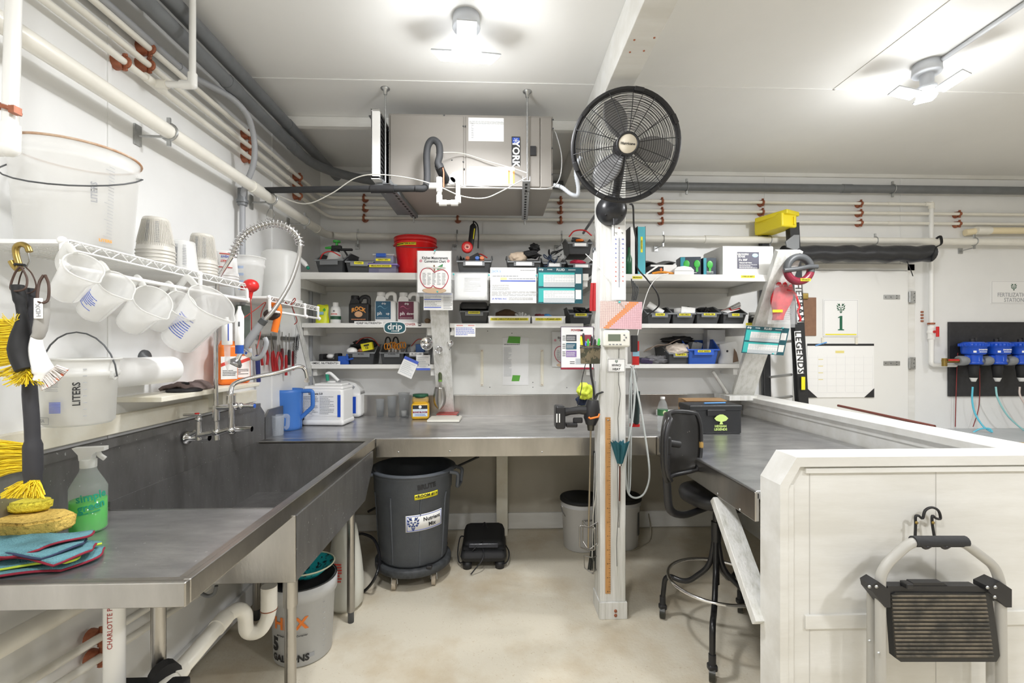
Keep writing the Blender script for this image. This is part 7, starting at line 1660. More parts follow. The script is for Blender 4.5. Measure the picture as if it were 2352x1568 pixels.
# desk side
p=zp(1522,990);t=thing('water_bottle','clear water bottle with a green label standing on the worktop','bottle',(p.x,p.y,Z+.001));WC=mat('water_clear',(.85,.90,.92),.06,alpha=.25)
pr=[(.001,.002),(.028,.0)]+[(.032+(.0015 if k%2 else-.0008),.01+k*.012)for k in range(12)]+[(.032,.155),(.024,.19),(.014,.205),(.013,.212)]
part('body',MB().lathe(pr,n=28),WC,t);part('cap',MB().lathe([(.015,.212),(.015,.226),(.001,.227)],n=20),WPL,t);part('label',MB().lathe([(.0342,.105),(.0342,.145)],n=28),mat('bottle_green_label',(.06,.22,.08),.4),t)
part('emblem',MB().ball((0,-.034,.125),(.012,.002,.014),12),mat('pale_lime',(.55,.65,.35),.5),t)
p=zp(1645,998);t=thing('black_toolbox','black box with a pale green tree emblem standing on the desk','box',(p.x+.01,p.y+.02,Z+.001),0);w=.335
part('body',MB().box((0,.09,.075),(w,.17,.15),None,.008),mat('charcoal_plastic',(.022,.023,.025),.4),t);part('lid',MB().box((0,.09,.165),(w+.012,.18,.035),None,.008),mat('charcoal_plastic',(0,0,0)),t);part('latch',MB().box((.0,.0,.135),(.12,.012,.04),None,.005),BLACK,t)
PG=mat('pale_green_print',(.62,.80,.25),.5);part('tree_emblem',MB().prism([(-.012,.062),(.012,.062),(.006,.078),(.032,.085),(.045,.10),(.03,.115),(.01,.125),(-.01,.125),(-.03,.115),(-.045,.10),(-.032,.085),(-.006,.078)],.001,at((.03,-.0065,0))),PG,t)
for s_,sz,z_ in(('HERBAN',.020,.048),('LEGENDS',.020,.028)):text(s_,sz,PG,t,(.03,.0035-.001,z_),bold=.04)
t2_=thing('blue_pen','light blue pen lying on top of the black toolbox','pen',(t.location.x+.0,p.y+.06,Z+.186));part('barrel',MB().cyl((-.06,0,.006),(.09,.02,.006),.005),mat('sky_pen',(.12,.35,.75),.35),t2_)
p=zp(1590,972);t=thing('cardboard_box','open brown cardboard box behind the black toolbox','box',(p.x+.10,p.y+.08,Z+.001));part('carton',MB().box((0,0,.085),(.30,.10,.17)),mat('brown_cardboard',(.42,.26,.13),.8),t);part('flap',MB().box((0,-.03,.172),(.30,.10,.003),Matrix.Rotation(.1,4,'X')),mat('brown_cardboard',(0,0,0)),t)
p=zp(1578,990);t=thing('tissue_box','white box with blue and yellow print between chair and toolbox','box',(p.x+.0,p.y+.05,Z+.001),.1);part('carton',MB().box((0,0,.05),(.13,.13,.10),None,.008),mat('pale_grey_card',(.68,.70,.72),.5),t);part('blue_print',MB().box((-.052,-.03,.1015),(.018,.06,.001)),mat('sky_pen',(0,0,0)),t)
a,b=zp(1495,948),zp(1580,948);solo('power_strip','long white power strip against the splash on the right worktop','power strip',MB().b2((a.x,3.62,Z+.001),(b.x,3.66,Z+.045),bev=.004),WPL)
# ================= FLOOR ITEMS, MIDDLE =================
def fpn(u,v):return W(u,v,z=0)
GC=mat('grey_bin_plastic',(.085,.095,.11),.5,var=.15,vscale=14,bump=.1,bscale=120)
c=W(948,1250,y=2.99);cx_,cy_=c.x,3.02
t=thing('trash_can','big round grey trash can with Nutrient Mix sign standing on a dolly','trash can',(cx_,cy_,.135))
H=.585
part('body',MB().lathe([(.001,.004),(.205,0),(.218,.02),(.243,.44),(.250,.45),(.252,.53),(.262,.545),(.270,H-.02),(.264,H),(.246,H-.004),(.236,.44),(.205,.03),(.001,.02)],n=48),GC,t)
part('rim_lip',MB().tube([(.268*math.cos(k*PI/24),.268*math.sin(k*PI/24),H-.012)for k in range(48)],.009,8,closed=True),GC,t)
part('liner',MB().lathe([(.001,.10),(.22,.10),(.245,H-.03)],n=40),BLACKM,t)
for a_ in(PI+.35,-.15):
    d_=Vector((math.cos(a_),math.sin(a_),0));s_=Vector((-d_.y,d_.x,0));g=MB()
    g.tube(roundpath([d_*.262+s_*.07+Vector((0,0,H-.02)),d_*.315+s_*.06+Vector((0,0,H-.03)),d_*.305+s_*.05+Vector((0,0,H-.12)),d_*.305-s_*.05+Vector((0,0,H-.12)),d_*.315-s_*.06+Vector((0,0,H-.03)),d_*.262-s_*.07+Vector((0,0,H-.02))],.02),.012,8);part('side_handle',g,GC,t)
for k in range(8):a_=k*PI/4+.35;part('body_rib',MB().tube([(.214*math.cos(a_),.214*math.sin(a_),.02),(.240*math.cos(a_),.240*math.sin(a_),.40),(.246*math.cos(a_+.02),.246*math.sin(a_+.02),.44)],.006,6),GC,t)
part('lettering',wrapv(rotv(textmb('BRUTE',.040,bold=.05),.08),.2530,-PI/2+.50,.508),INK,t)
def wlab(a0,a1,z0,z1,r,m,nm,tl=.0):return part(nm,MB().grid(lambda u,v:(r*math.cos(a0+(a1-a0)*u),r*math.sin(a0+(a1-a0)*u),z0+(z1-z0)*v+tl*u),12,1,th=.0006),m,t)
wlab(-PI/2+.20,-PI/2+.80,.432,.464,.2518,YEL,'label_strip',.010);part('lettering',wrapv(rotv(textmb('<ROOM #1>',.026,bold=.03),.06),.2535,-PI/2+.50,.455),INK,t)
wlab(-PI/2-.02,-PI/2+.98,.235,.335,.2405,PAPER,'sign',.012)
for z_ in(.240,.327):wlab(-PI/2+.01,-PI/2+.95,z_,z_+.003,.2412,BINK,'sign_border',.012)
for a_ in(.012,.945):wlab(-PI/2+a_,-PI/2+a_+.012,.242+.012*a_,.328+.012*a_,.2412,BINK,'sign_border')
part('lettering',wrapv(rotv(textmb('Nutrient',.033,bold=.02),.05),.243,-PI/2+.66,.309),INK,t);part('lettering',wrapv(rotv(textmb('Mix',.033,bold=.02),.05),.243,-PI/2+.66,.273),INK,t)
o_=crest(t,0,0,.085,mat('navy_blue_ink',(.03,.06,.22),.5),y=-.0005)
for v_ in o_.data.vertices:q=v_.co.copy();a_=-PI/2+.17+q.x/.243;v_.co=((.242-q.y)*math.cos(a_),(.242-q.y)*math.sin(a_),.287+q.z)
t=thing('dolly','round grey wheeled dolly under the trash can','dolly',(cx_,cy_,0));DL=mat('dolly_plastic',(.06,.065,.07),.6,var=.5,vscale=25)
part('ring',MB().lathe([(.15,.085),(.235,.085),(.245,.095),(.245,.125),(.236,.134),(.15,.134),(.15,.085)],n=40),DL,t)
for k in range(5):
    a_=-PI/2-.42+k*2*PI/5;d_=Vector((math.cos(a_),math.sin(a_),0))*.205
    part('caster',MB().cyl(d_+Vector((-.012,0,.034)),d_+Vector((.012,0,.034)),.034,n=20),mat('beige_wheel',(.42,.36,.28),.6),t);part('fork',MB().tube([d_+Vector((-.018,0,.034)),d_+Vector((-.016,0,.075)),d_+Vector((.016,0,.075)),d_+Vector((.018,0,.034))],.005,6),ZINC,t)
for k in range(4):a_=-PI/2+.6+k*PI/2;part('lock_tab',MB().box((.232*math.cos(a_),.232*math.sin(a_),.139),(.035,.035,.018),None,.005),BLACK,t)
solo('leaning_pole','black pole leaning behind the trash can up under the worktop','pole',MB().tube([W(1052,1070,y=3.45),W(1100,1048,y=3.5)],.009,8).tube([(W(1052,1070,y=3.45)),W(845,1175,y=3.4)],.009,8),BLACK)
# black foot spa
a=fpn(1108,1302);t=thing('massager','black padded machine with a coiled cord lying on the floor under the worktop','appliance',(W(1112,1250,y=3.25).x,3.22,0))
part('body',MB().box((0,0,.085),(.31,.36,.075),None,.035),BLACKM,t);part('cushion',MB().box((0,.06,.12),(.295,.29,.11),Matrix.Rotation(.16,4,'X'),.045),BLACKM,t);part('pad',MB().box((0,-.02,.125),(.28,.24,.02),None,.01),mat('black_mesh_cloth',(.006,.006,.007),.9),t)
part('gloss_strip',MB().box((0,-.176,.105),(.20,.02,.03),Matrix.Rotation(-.3,4,'X'),.006),mat('gloss_black',(.03,.032,.04),.15),t)
for x_ in(-.11,.11): 
    for y_ in(-.13,.13):part('foot',MB().lathe([(.001,0),(.03,0),(.034,.05),(.001,.05)],(x_,y_,0),16),BLACK,t)
part('cord',MB().tube(smoothpath([(-.13,.06,.13),(-.17,.03,.14),(-.18,-.06,.06),(-.15,-.12,.03),(-.05,-.15,.15),(.0,-.06,.155),(.03,.02,.165),(.0,.12,.21),(-.02,.05,.16),(-.08,-.02,.145),(-.02,-.1,.145),(.0,-.2,.10),(-.08,-.24,.01)],6),.0045,6),BLACK,t);part('side_cord',MB().tube(smoothpath([(.155,.0,.09),(.175,-.06,.07),(.165,-.12,.04),(.13,-.16,.03)],5),.0045,6),BLACK,t)
# lidded pails at the wall
def lpail(label,u,yy,mk=False):
    x_=W(u,1200,y=yy).x;t=pail('bucket',label,(x_,yy,.001),.128,.146,.36,mat('pail_white',(.62,.62,.62),.45),rz=.2,rimm=mat('pail_white',(0,0,0)),bail=(-1.1,.14))
    part('lid',MB().lathe([(.001,.362),(.12,.362),(.125,.37),(.152,.372),(.156,.366),(.156,.35),(.150,.346)],n=40),BLACKM,t)
    part('ridge',MB().lathe([(.143,.315),(.150,.316),(.150,.32),(.144,.322)],n=40),mat('pail_white',(0,0,0)),t); 
    if mk:part('label',MB().grid(lambda u,v:(.1405*math.cos(-.95+.3*u),.1405*math.sin(-.95+.3*u),.10+.17*v),6,1),DGREY,t)
    else:part('lettering',wrapv(textmb('COTTON',.018,bold=.02),.144,-PI/2,.24),INK,t)
    return t
lpail('white pail with black lid standing left of the post under the worktop',1334,3.40);lpail('white pail with black lid half hidden behind the right side of the post',1425,3.42,True)
cable('floor_cable','beige cord curving on the floor behind the post',[W(1440,1268,y=3.3),fpn(1460,1262)+Vector((0,0,.006)),fpn(1490,1245)+Vector((0,0,.006)),W(1494,1210,y=3.5),W(1490,1180,y=3.68)],.005,mat('beige_cord',(.40,.36,.28),.5))
# ---- under the sink ----
p=fpn(697,1455);p=Vector((W(697,1400,y=2.28).x,2.28,0))
hb=pail('bucket','grey white five gallon bucket with orange letters and black rim under the sink',(p.x,p.y,.001),.132,.150,.37,mat('pail_grey_white',(.52,.53,.54),.4),rimm=BLACK)
part('black_bowl',MB().lathe([(.150,.372),(.140,.36),(.12,.33),(.001,.32)],n=36),BLACK,hb);part('collar',MB().lathe([(.150,.30),(.156,.302),(.157,.36),(.151,.366)],n=40),mat('pail_grey_white',(0,0,0)),hb)
OI=mat('orange_ink2',(.85,.22,.03),.45)
part('lettering',wrapv(textmb('HDX',.075,bold=.035),.1435,-PI/2-.05,.21),OI,hb);part('lettering',wrapv(textmb('All Purpose Storage Container',.012,bold=.01),.142,-PI/2+.0,.155),INK,hb)
part('lettering',wrapv(textmb('5',.085,bold=.04),.139,-PI/2-.62,.105),INK,hb);part('lettering',wrapv(textmb('GALLONS',.042,bold=.04),.137,-PI/2-.10,.045),INK,hb);part('printed_mark',wrapv(MB().box((0,0,0),(.035,.0008,.018)),.136,-PI/2+.62,.05),GINK,hb)
g=MB()
for k in range(9):g.box((0,0,k*.026),(.016 if k%2 else .01,.0008,.002))
part('scale_mark',wrapv(rotv(g,0),.147,-PI/2+1.05,.07),GINK,hb)
q=thing('spotted_bowl','teal leopard spotted bowl sitting in the black rimmed bucket','bowl',(p.x+.02,p.y,.375));part('bowl',MB().lathe([(.06,0),(.125,.055),(.122,.055),(.05,.0),(.001,0)],n=32),mat('teal_spotted',(.01,.28,.30),.4,specks=(55,.56,(.01,.02,.03))),q);part('rim',MB().tube([(.124*math.cos(k*PI/14),.124*math.sin(k*PI/14),.055)for k in range(28)],.004,5,closed=True),mat('pale_rim',(.6,.62,.45),.4),q)
x_=W(788,1300,y=2.62).x;t=thing('white_tank','tall white rounded container with red print behind the sink leg','container',(x_,2.66,0));part('body',MB().lathe([(.001,.0),(.075,0),(.098,.03),(.105,.14),(.09,.28),(.07,.42),(.06,.47),(.001,.48)],n=30),mat('cream_tank',(.66,.66,.60),.4),t);part('red_print',wrapv(bars(.07,.11,7,fill=1,seed=4,th=.6),.102,-PI/2-.25,.24),mat('red_ink',(0,0,0)),t)
part('wire_bail',MB().tube([(-.09,-.08,.20),(-.03,-.115,.17),(-.05,-.11,.12),(-.09,-.09,.10)],.002,5),ZINC,t)
cable('black_hose','glossy black hose looping out from behind the white container',[W(770,1365,y=2.7),fpn(795,1378)+Vector((0,0,.01)),fpn(835,1362)+Vector((0,0,.01)),W(862,1325,y=2.75),W(872,1280,y=2.85),W(860,1240,y=2.95),W(835,1226,y=3.0),W(815,1228,y=3.05)],.009,mat('gloss_black_hose',(.012,.012,.014),.2),'hose')
dp=thing('drain_trap','white pvc drain with a p-trap under the sink sloping down to the lower left','pipe trap',W(590,1460,y=1.80))
def dw(u,v,y):return W(u,v,y=y)
pth=[dw(618,1345,1.86),dw(618,1405,1.86),dw(598,1446,1.84),dw(568,1448,1.82),dw(562,1410,1.80),dw(545,1400,1.78),dw(520,1415,1.74),dw(395,1560,1.45),dw(340,1625,1.35)]
part('pipe',MB().tube(smoothpath(pth[:7],7)+[pth[7],pth[8]],.0265,16),PVC,dp,wd=1)
for a_,b_ in((pth[0],pth[0].lerp(pth[1],.9)),(pth[6].lerp(pth[7],.02),pth[6].lerp(pth[7],.22)),(pth[6].lerp(pth[7],.86),pth[7])):part('coupling',MB().cyl(a_,b_,.0305,n=18),PVC,dp,wd=1)
part('joint_ring',MB().tube([pth[1]+Vector((math.cos(k*PI/10),math.sin(k*PI/10),0))*.030+Vector((0,0,.012))for k in range(20)],.0022,5,closed=True),COPPER,dp,wd=1)
rs=thing('marked_pipe','upright white pvc pipe with red lettering running up it under the drainboard','pipe',(W(263,1500,x=-1.13).x,W(263,1500,x=-1.13).y,0));q=rs.location
part('pipe',MB().cyl((0,0,0),(0,0,Z-.04),.0265,n=24),PVCW,rs);part('lettering',(lambda tb:wrapv(rotv(tb,PI/2),.0272,-PI/2+.3+math.atan2(-q.x,q.y)*.0-.0,.690))(textmb('CHARLOTTE PIPE',.0185,bold=.0)),mat('faded_red_ink',(.45,.08,.07),.6),rs)
for i,(ya,za,yb_,zb_,r_,lb)in enumerate((((.2),.40,1.9,.76,.030,'thick cream pipe sloping along the left wall under the drainboard'),((.5),.24,2.4,.52,.014,'upper thin cream pipe low on the left wall'),((.5),.10,2.4,.38,.014,'lower thin cream pipe low on the left wall'))):
    xx=XL+.06;A,B_=((W(0,1485,x=xx),W(200,1375,x=xx)),(W(60,1568,x=xx),W(340,1395,x=xx)),(W(140,1568,x=xx),W(345,1435,x=xx)))[i]
    d_=(B_-A);A2,B2=A-d_*.3,A+d_*(1.15 if i==0 else 2.0);t=thing('wall_pipe',lb,'pipe',A2);part('pipe',MB().tube([A2,B2],r_,12),PVC,t,wd=1)
    if i: 
        q=W((232,232)[i-1],(1462,1497)[i-1],x=xx);k_=(q.y-A.y)/(B_.y-A.y);q=A+d_*k_;clampfn(q,(d_.normalized(),(-1,0,0)),r_,t)
a,b=W(285,1553,y=1.44),W(440,1600,y=1.44)
t=thing('floor_box','black box top at the bottom edge under the drain pipe','box',((a.x+b.x)/2,1.38,0));part('body',MB().b2((a.x+.02,1.32,0),(b.x-.02,1.43,a.z-.03)),BLACKM,t,wd=1);part('lid',MB().b2((a.x,1.31,a.z-.03),(b.x,1.44,a.z),bev=.008),BLACKM,t,wd=1);part('hose_collar',MB().cyl(dw(385,1556,1.43),dw(372,1545,1.45),.04,n=16),BLACKM,t,wd=1)
cable('sink_hose','thin grey tube looping under the sink beside the drainboard leg',[W(450,1355,y=1.8),W(475,1368,y=1.8),W(492,1362,y=1.8),W(497,1345,y=1.8)],.007,MGREY,'hose')
# ================= STOOL =================
st=thing('swivel_stool','black swivel stool with casters and chrome foot ring pushed under the desk','stool',(1.13,2.30,0));CX,CY=1.13,2.30;BS=mat('gloss_black_steel',(.012,.012,.013),.3)
feet=[fpn(1522,1418),fpn(1636,1563),fpn(1700,1405),Vector((1.42,2.05,0))]
for f_ in feet:
    d_=(Vector((CX,CY,0))-f_).normalized();L_=(Vector((CX,CY,0))-f_).length
    l_=part('leg',MB().tube(roundpath([(CX,CY,.56),(CX-d_.x*.03,CY-d_.y*.03,.36),f_+d_*L_*.45+Vector((0,0,.23)),f_+d_*.015+Vector((0,0,.25)),f_+Vector((0,0,.10))],.06,6),.0135,12),BS,st,wd=1)
    part('caster',MB().cyl(f_+Vector((-.012,.006,.032)),f_+Vector((.012,-.006,.032)),.032,n=22),mat('olive_black_rubber',(.025,.025,.018),.35),l_,wd=1)
    part('fork',MB().box(f_+Vector((0,0,.062)),(.04,.036,.03),None,.008).cyl(f_+Vector((0,0,.06)),f_+Vector((0,0,.12)),.016,n=12),BLACK,l_,wd=1)
part('column',MB().cyl((CX,CY,.28),(CX,CY,.70),.016,n=16).cyl((CX,CY,.50),(CX,CY,.60),.024,n=16),BS,st,wd=1)
part('foot_ring',MB().tube([(CX+.235*math.cos(k*PI/24),CY+.235*math.sin(k*PI/24),.30)for k in range(48)],.0085,10,closed=True),CHROME,st,wd=1)
part('seat',MB().lathe([(.001,.70),(.16,.70),(.185,.715),(.192,.74),(.185,.76),(.15,.765),(.001,.755)],(CX+.01,CY,0),36),mat('black_vinyl',(.013,.013,.014),.4),st,wd=1)
bp_=W(1572,1028,y=2.14);bx_=bp_.x
def bk_(u,v):
    yy=(u-.5)*.36;zz=(v-.5)*.31;k_=1-.18*abs(2*v-1)**4
    n1=Vector((math.cos(-.85),math.sin(-.85),0));tdir=Vector((-n1.y,n1.x,0))
    cornr=1-.12*abs(2*v-1)**3
    return Vector((bx_,2.14,bp_.z+.01))+tdir*yy*k_*cornr+n1*(-.06*(1-(2*u-1)**2))+Vector((0,0,zz*(1-.10*abs(2*u-1)**3)))
part('backrest',MB().grid(bk_,18,14,th=.022),mat('black_worn_shell',(.016,.015,.014),.35,specks=(60,.72,(.12,.11,.10))),st,wd=1)
rimp=[bk_(k/12,0)for k in range(12)]+[bk_(1,k/10)for k in range(10)]+[bk_(1-k/12,1)for k in range(12)]+[bk_(0,1-k/10)for k in range(10)]
part('backrest_trim',MB().tube(rimp,.010,6,closed=True),BLACK,st,wd=1)
q=W(1610,1030,y=2.14);part('trim_patch',MB().ball(bk_(1,.42),(.012,.012,.03),8),mat('tan_foam',(.45,.28,.08),.8),st,wd=1)
for k_ in range(2):part('screw',MB().ball(bk_(.5+.14*k_,.5-.0*k_)+Vector((0,-.012,0)),.006,8),ZINC,st,wd=1)
part('back_support',MB().tube(roundpath([W(1527,1012,y=2.13),W(1530,1080,y=2.15),W(1536,1175,y=2.18),W(1570,1185,y=2.22),(CX,CY,.69)],.05),.0125,8,flat=1.6),BLACK,st,wd=1)
part('bracket',MB().box(W(1528,1022,y=2.13),(.05,.05,.09),None,.012).tube([W(1528,1015,y=2.13),W(1560,1020,y=2.15)],.018,8),BLACK,st,wd=1)
# ================= STEP STOOL ON THE PARTITION =================
sy=1.50;ss=thing('step_stool','folded grey tube step stool with black ribbed step hanging on the near partition','step stool',W(2155,1500,y=sy));GT=mat('grey_painted_tube',(.44,.43,.40),.4)
def sw_(l,y=sy):return[W(u,v,y=y)for u,v in l]
part('front_frame',MB().tube(roundpath(sw_([(2023,1640),(2022,1320),(2040,1290),(2092,1243),(2210,1243),(2285,1300),(2298,1340),(2301,1640)]),.035,5),.0155,14),GT,ss,wd=1)
part('grip',MB().tube(sw_([(2097,1243),(2155,1243),(2218,1243)]),.0185,14),RUBBER,ss,wd=1)
part('rear_leg',MB().tube(sw_([(2003,1350),(2002,1640)],sy+.05),.0115,12,flat=1.5),GT,ss,wd=1);part('rear_leg',MB().tube(sw_([(2276,1350),(2278,1640)],sy+.05),.0115,12,flat=1.5),GT,ss,wd=1)
for pts_ in([(1991,1337),(2006,1328),(2033,1348),(2034,1387),(2022,1387),(1994,1352)],[(2256,1340),(2282,1328),(2309,1346),(2309,1387),(2296,1387),(2256,1350)]):
    q=[W(u,v,y=sy)for u,v in pts_];part('hinge_bracket',MB().prism([(a_.x,a_.z)for a_ in q],.05,at((0,sy-.02,0))),BLACK,ss,wd=1)
riv=MB()
for u,v in((1997,1347),(2013,1347),(2268,1349),(2286,1348),(2285,1371),(1997,1472),(2018,1500)):part('rivet',MB().lathe([(.001,.004),(.004,.003),(.006,0)],W(u,v,y=sy-.02),10,axis=(0,-1,0)),ZINC,ss,wd=1)
q=[W(u,v,y=sy+.0)for u,v in((2038,1362),(2050,1356),(2258,1358),(2270,1366),(2288,1500),(2280,1514),(2062,1514),(2048,1504))]
sp_=part('step',MB().prism([(a_.x,a_.z)for a_ in q],.022,at((0,sy-.012,0))),mat('black_step_plastic',(.02,.02,.02),.5),ss,wd=1)
part('step_top',MB().prism([(a_.x,a_.z)for a_ in sw_([(2034,1343),(2240,1343),(2262,1358),(2034,1360)])],.03,at((0,sy-.008,0))).prism([(a_.x,a_.z)for a_ in sw_([(2094,1336),(2163,1336),(2174,1344),(2090,1344)])],.025,at((0,sy-.006,0))),BLACK,ss,wd=1)
part('catch',MB().box(W(2082,1342,y=sy-.01),(.024,.03,.018),None,.004),BLACK,ss,wd=1)
for k in range(16):
    v_=1368+k*9.2;ua,ub=2047+k*.75,2262+k*1.25;part('tread_rib',MB().tube([W(ua,v_,y=sy-.013),W(ub,v_,y=sy-.013)],.0042,6),mat('worn_dusty_rib',(.06,.055,.045),.7,col2=(.16,.135,.10),vscale=14,fac=(.4,.6)),sp_,wd=1)
hk_=thing('wall_hook','black double wire hook holding the step stool on the partition','hook',W(2130,1210,y=1.58));part('hook_wire',MB().tube(smoothpath(sw_([(2102,1232),(2103,1205),(2103,1186),(2110,1184),(2119,1190),(2125,1172),(2140,1165),(2155,1172),(2160,1190),(2150,1190),(2142,1184),(2141,1200),(2146,1232)],1.585),4),.0045,8),BLACK,hk_,wd=1)
for u in(2105,2143):part('screw',MB().lathe([(.001,.004),(.005,.003),(.006,0)],W(u,1200,y=1.578),8,axis=(0,-1,0)),BRASS,hk_,wd=1)
for u in(2128,2172):part('lower_hook',MB().tube(smoothpath(sw_([(u-12,1250),(u-3,1257),(u+8,1252)],sy-.01),3),.007,8),BLACK,hk_,wd=1)
# ================= RIGHT: UPRIGHT ITEMS, LADDER =================
yu1=3.02
t=thing('tape_reel','black and maroon round fish tape reel hanging on the slanted upright','tape reel',W(1835,648,y=yu1));q=W(1835,618,y=yu1)
MAR=mat('maroon_plastic',(.22,.02,.04),.35);part('ring',MB().tube([q+Vector((.083*math.cos(a_),0,.083*math.sin(a_)))for a_ in[PI*1.08-k*PI*1.16/24 for k in range(25)]],.025,10),DGREY,t,wd=1);part('lower_ring',MB().tube([q+Vector((.083*math.cos(a_),.002,.083*math.sin(a_)))for a_ in[-k*PI/20 for k in range(21)]],.0255,10),MAR,t,wd=1)
part('handle',MB().tube([q+Vector((-.115,-.02,-.012)),q+Vector((-.03,-.03,-.004)),q+Vector((.05,-.03,.012)),q+Vector((.115,-.02,.014))],.012,8,flat=1.3),DGREY,t,wd=1);part('label_strip',MB().box(q+Vector((.03,-.024,-.075)),(.07,.002,.018),Matrix.Identity(4)),YEL,t,wd=1);part('hang_loop',MB().tube([q+Vector((.012*math.cos(a_),-.01,.085+.02*math.sin(a_)))for a_ in[2*PI*k/12 for k in range(12)]],.003,5,closed=True),BLACK,t,wd=1)
text('<SNAKE>',.015,INK,t,tuple(q+Vector((.03,-.026,-.075))-t.location),bold=.02)
ys_=3.12;zf=[W(1806,650,y=ys_),W(1790,750,y=ys_)]
t=thing('cord_bag','clear bag full of red straps hanging on the slanted upright','bag',W(1790,742,y=ys_));part('straps',MB().grid(lambda u,v:(W(1800-16*v,660+75*v,y=ys_).x+(.055+.02*math.sin(v*5))*math.cos(2*PI*u)*(1+.1*math.sin(u*30)),ys_-.01+.028*math.sin(2*PI*u),W(1800,660+75*v,y=ys_).z),28,10),mat('red_webbing',(.62,.02,.03),.6,var=.4,vscale=30),t,wd=1);a,b=W(1765,655,y=ys_-.05),W(1835,745,y=ys_-.05)
part('bag',MB().grid(lambda u,v:(W(1770+66*u-16*v,655+90*v,y=ys_).x,ys_-.045-.006*math.sin(u*9+v*6),W(1770,655+90*v,y=ys_).z),12,12),CLEAR,t,wd=1);part('bag_label',MB().box(W(1786,714,y=ys_-.055),(.07,.002,.018)),YEL,t,wd=1)
part('knot',MB().tube(smoothpath([W(u,v,y=ys_-.02)for u,v in((1785,655),(1790,650),(1796,662),(1803,650),(1808,664),(1817,655),(1812,668))],4),.010,7),mat('red_webbing',(0,0,0)),t,wd=1)
cable('red_strap','loose red strap hanging down over the ladder rail',[W(u,v,y=3.08)for u,v in((1808,665),(1824,672),(1832,690),(1836,705),(1832,715),(1838,730),(1838,738))],.007,mat('red_webbing',(0,0,0)),'strap')
o,w,h=sheet('feed_chart','curling teal feed chart pinned on the slanted upright','chart',1708,750,1806,814,3.24);fluid(o,w,h);o.rotation_euler=(.25,.06,0)
pin('aqua push pin at the top of the curling feed chart',1796,753,3.19);pin('aqua push pin at the foot of the curling feed chart',1774,812,3.17)
o,w,h=sheet('clear_sleeve','clear plastic sleeve with grey print behind the curling feed chart','sleeve',1778,690,1826,752,3.16,CLEAR);lines(o,.1,.1,.8,.8,w,h,10)
LB=mat('black_fibreglass',(.02,.021,.023),.4);ld=thing('stepladder','black fibreglass stepladder with yellow top standing folded behind the low wall','ladder',(2.34,3.55,0))
def rail(u0,v0,u1,v1,y,ww,nm='rail'):
    a_,b_=W(u0,v0,y=y),W(u1,v1,y=y);d_=(b_-a_);b2_=a_+d_*(a_.z/-d_.z)*.999;d_=b2_-a_;L_=d_.length;M=Matrix.Translation((a_+b2_)/2)@Matrix.Rotation(math.atan2(d_.x,d_.z)+PI,4,'Y')
    return part(nm,MB().box((0,0,0),(ww,.03,L_),M).box((ww/2-.004,.02,0),(.008,.04,L_),M).box((-ww/2+.004,.02,0),(.008,.04,L_),M),LB,ld,wd=1)
rail(1822,512,1843,915,3.46,.075);rail(1755,535,1762,915,3.66,.05)
for v_ in(600,700,785,862,912):a_,b_=W(1768,v_+4,y=3.655),W(1818,v_-2,y=3.48);part('step',MB().tube([a_,b_],.022,4,flat=.5),mat('aluminium',(.55,.55,.54),.35,metal=.8),ld,wd=1)
YT=mat('yellow_ladder_cap',(.85,.70,.03),.4);q0,q1=W(1748,527,y=3.68),W(1814,504,y=3.42)
def capb(a_,b_,hw,hh,bev):d_=b_-a_;return MB().box((0,0,0),(d_.length,hw,hh),Matrix.Translation((a_+b_)/2)@d_.to_track_quat('X','Z').to_matrix().to_4x4(),bev)
part('top_cap',capb(q0,q1,.15,.115,.014),YT,ld,wd=1);part('cap_lip',capb(q0+Vector((-.02,-.03,.055)),q1+Vector((.03,0,.055)),.17,.035,.008),YT,ld,wd=1)
for k_ in range(3):q=q0.lerp(q1,.3+.25*k_)+Vector((.05,-.045,-.005));part('cap_rib',MB().box(q,(.012,.03,.06),None,.002),YT,ld,wd=1)
part('rail_gusset',MB().prism([(a_.x,a_.z)for a_ in[W(u,v,y=3.44)for u,v in((1803,555),(1822,540),(1834,540),(1834,570),(1826,575),(1806,568))]],.01,at((0,3.43,0))),MGREY,ld,wd=1)
for i_,(s_,v0_,v1_)in enumerate((('HERBAN',648,740),('LEGENDS',760,858))):
    a_,b_=W(1832,v0_,y=3.435),W(1841,v1_,y=3.435);L_=a_.z-b_.z;c_=(a_+b_)/2;n_l=len(s_)
    part('letter_strip',MB().box((0,0,0),(.052,.001,L_),Matrix.Translation(c_+Vector((0,.005,0)))@Matrix.Rotation(-.08,4,'Y')@Matrix.Identity(4)),PAPER,ld,wd=1)
    tb_=rotv(textmb(s_,L_/n_l*1.15,bold=.01,sp=1.1),-PI/2);lo,hi=tb_.bounds();k_=L_*.96/(hi[2]-lo[2]);tb_.v=[(q[0]*k_,q[1],q[2]*k_)for q in tb_.v];tb_.v=[tuple(c_+Vector((q[0]-q[2]*.0-(q[2])*.08,q[1],q[2])))for q in tb_.v];part('lettering',tb_,INK,ld,wd=1)
part('side_sticker',MB().box(W(1845,880,y=3.43),(.03,.001,.10)),YEL,ld,wd=1)
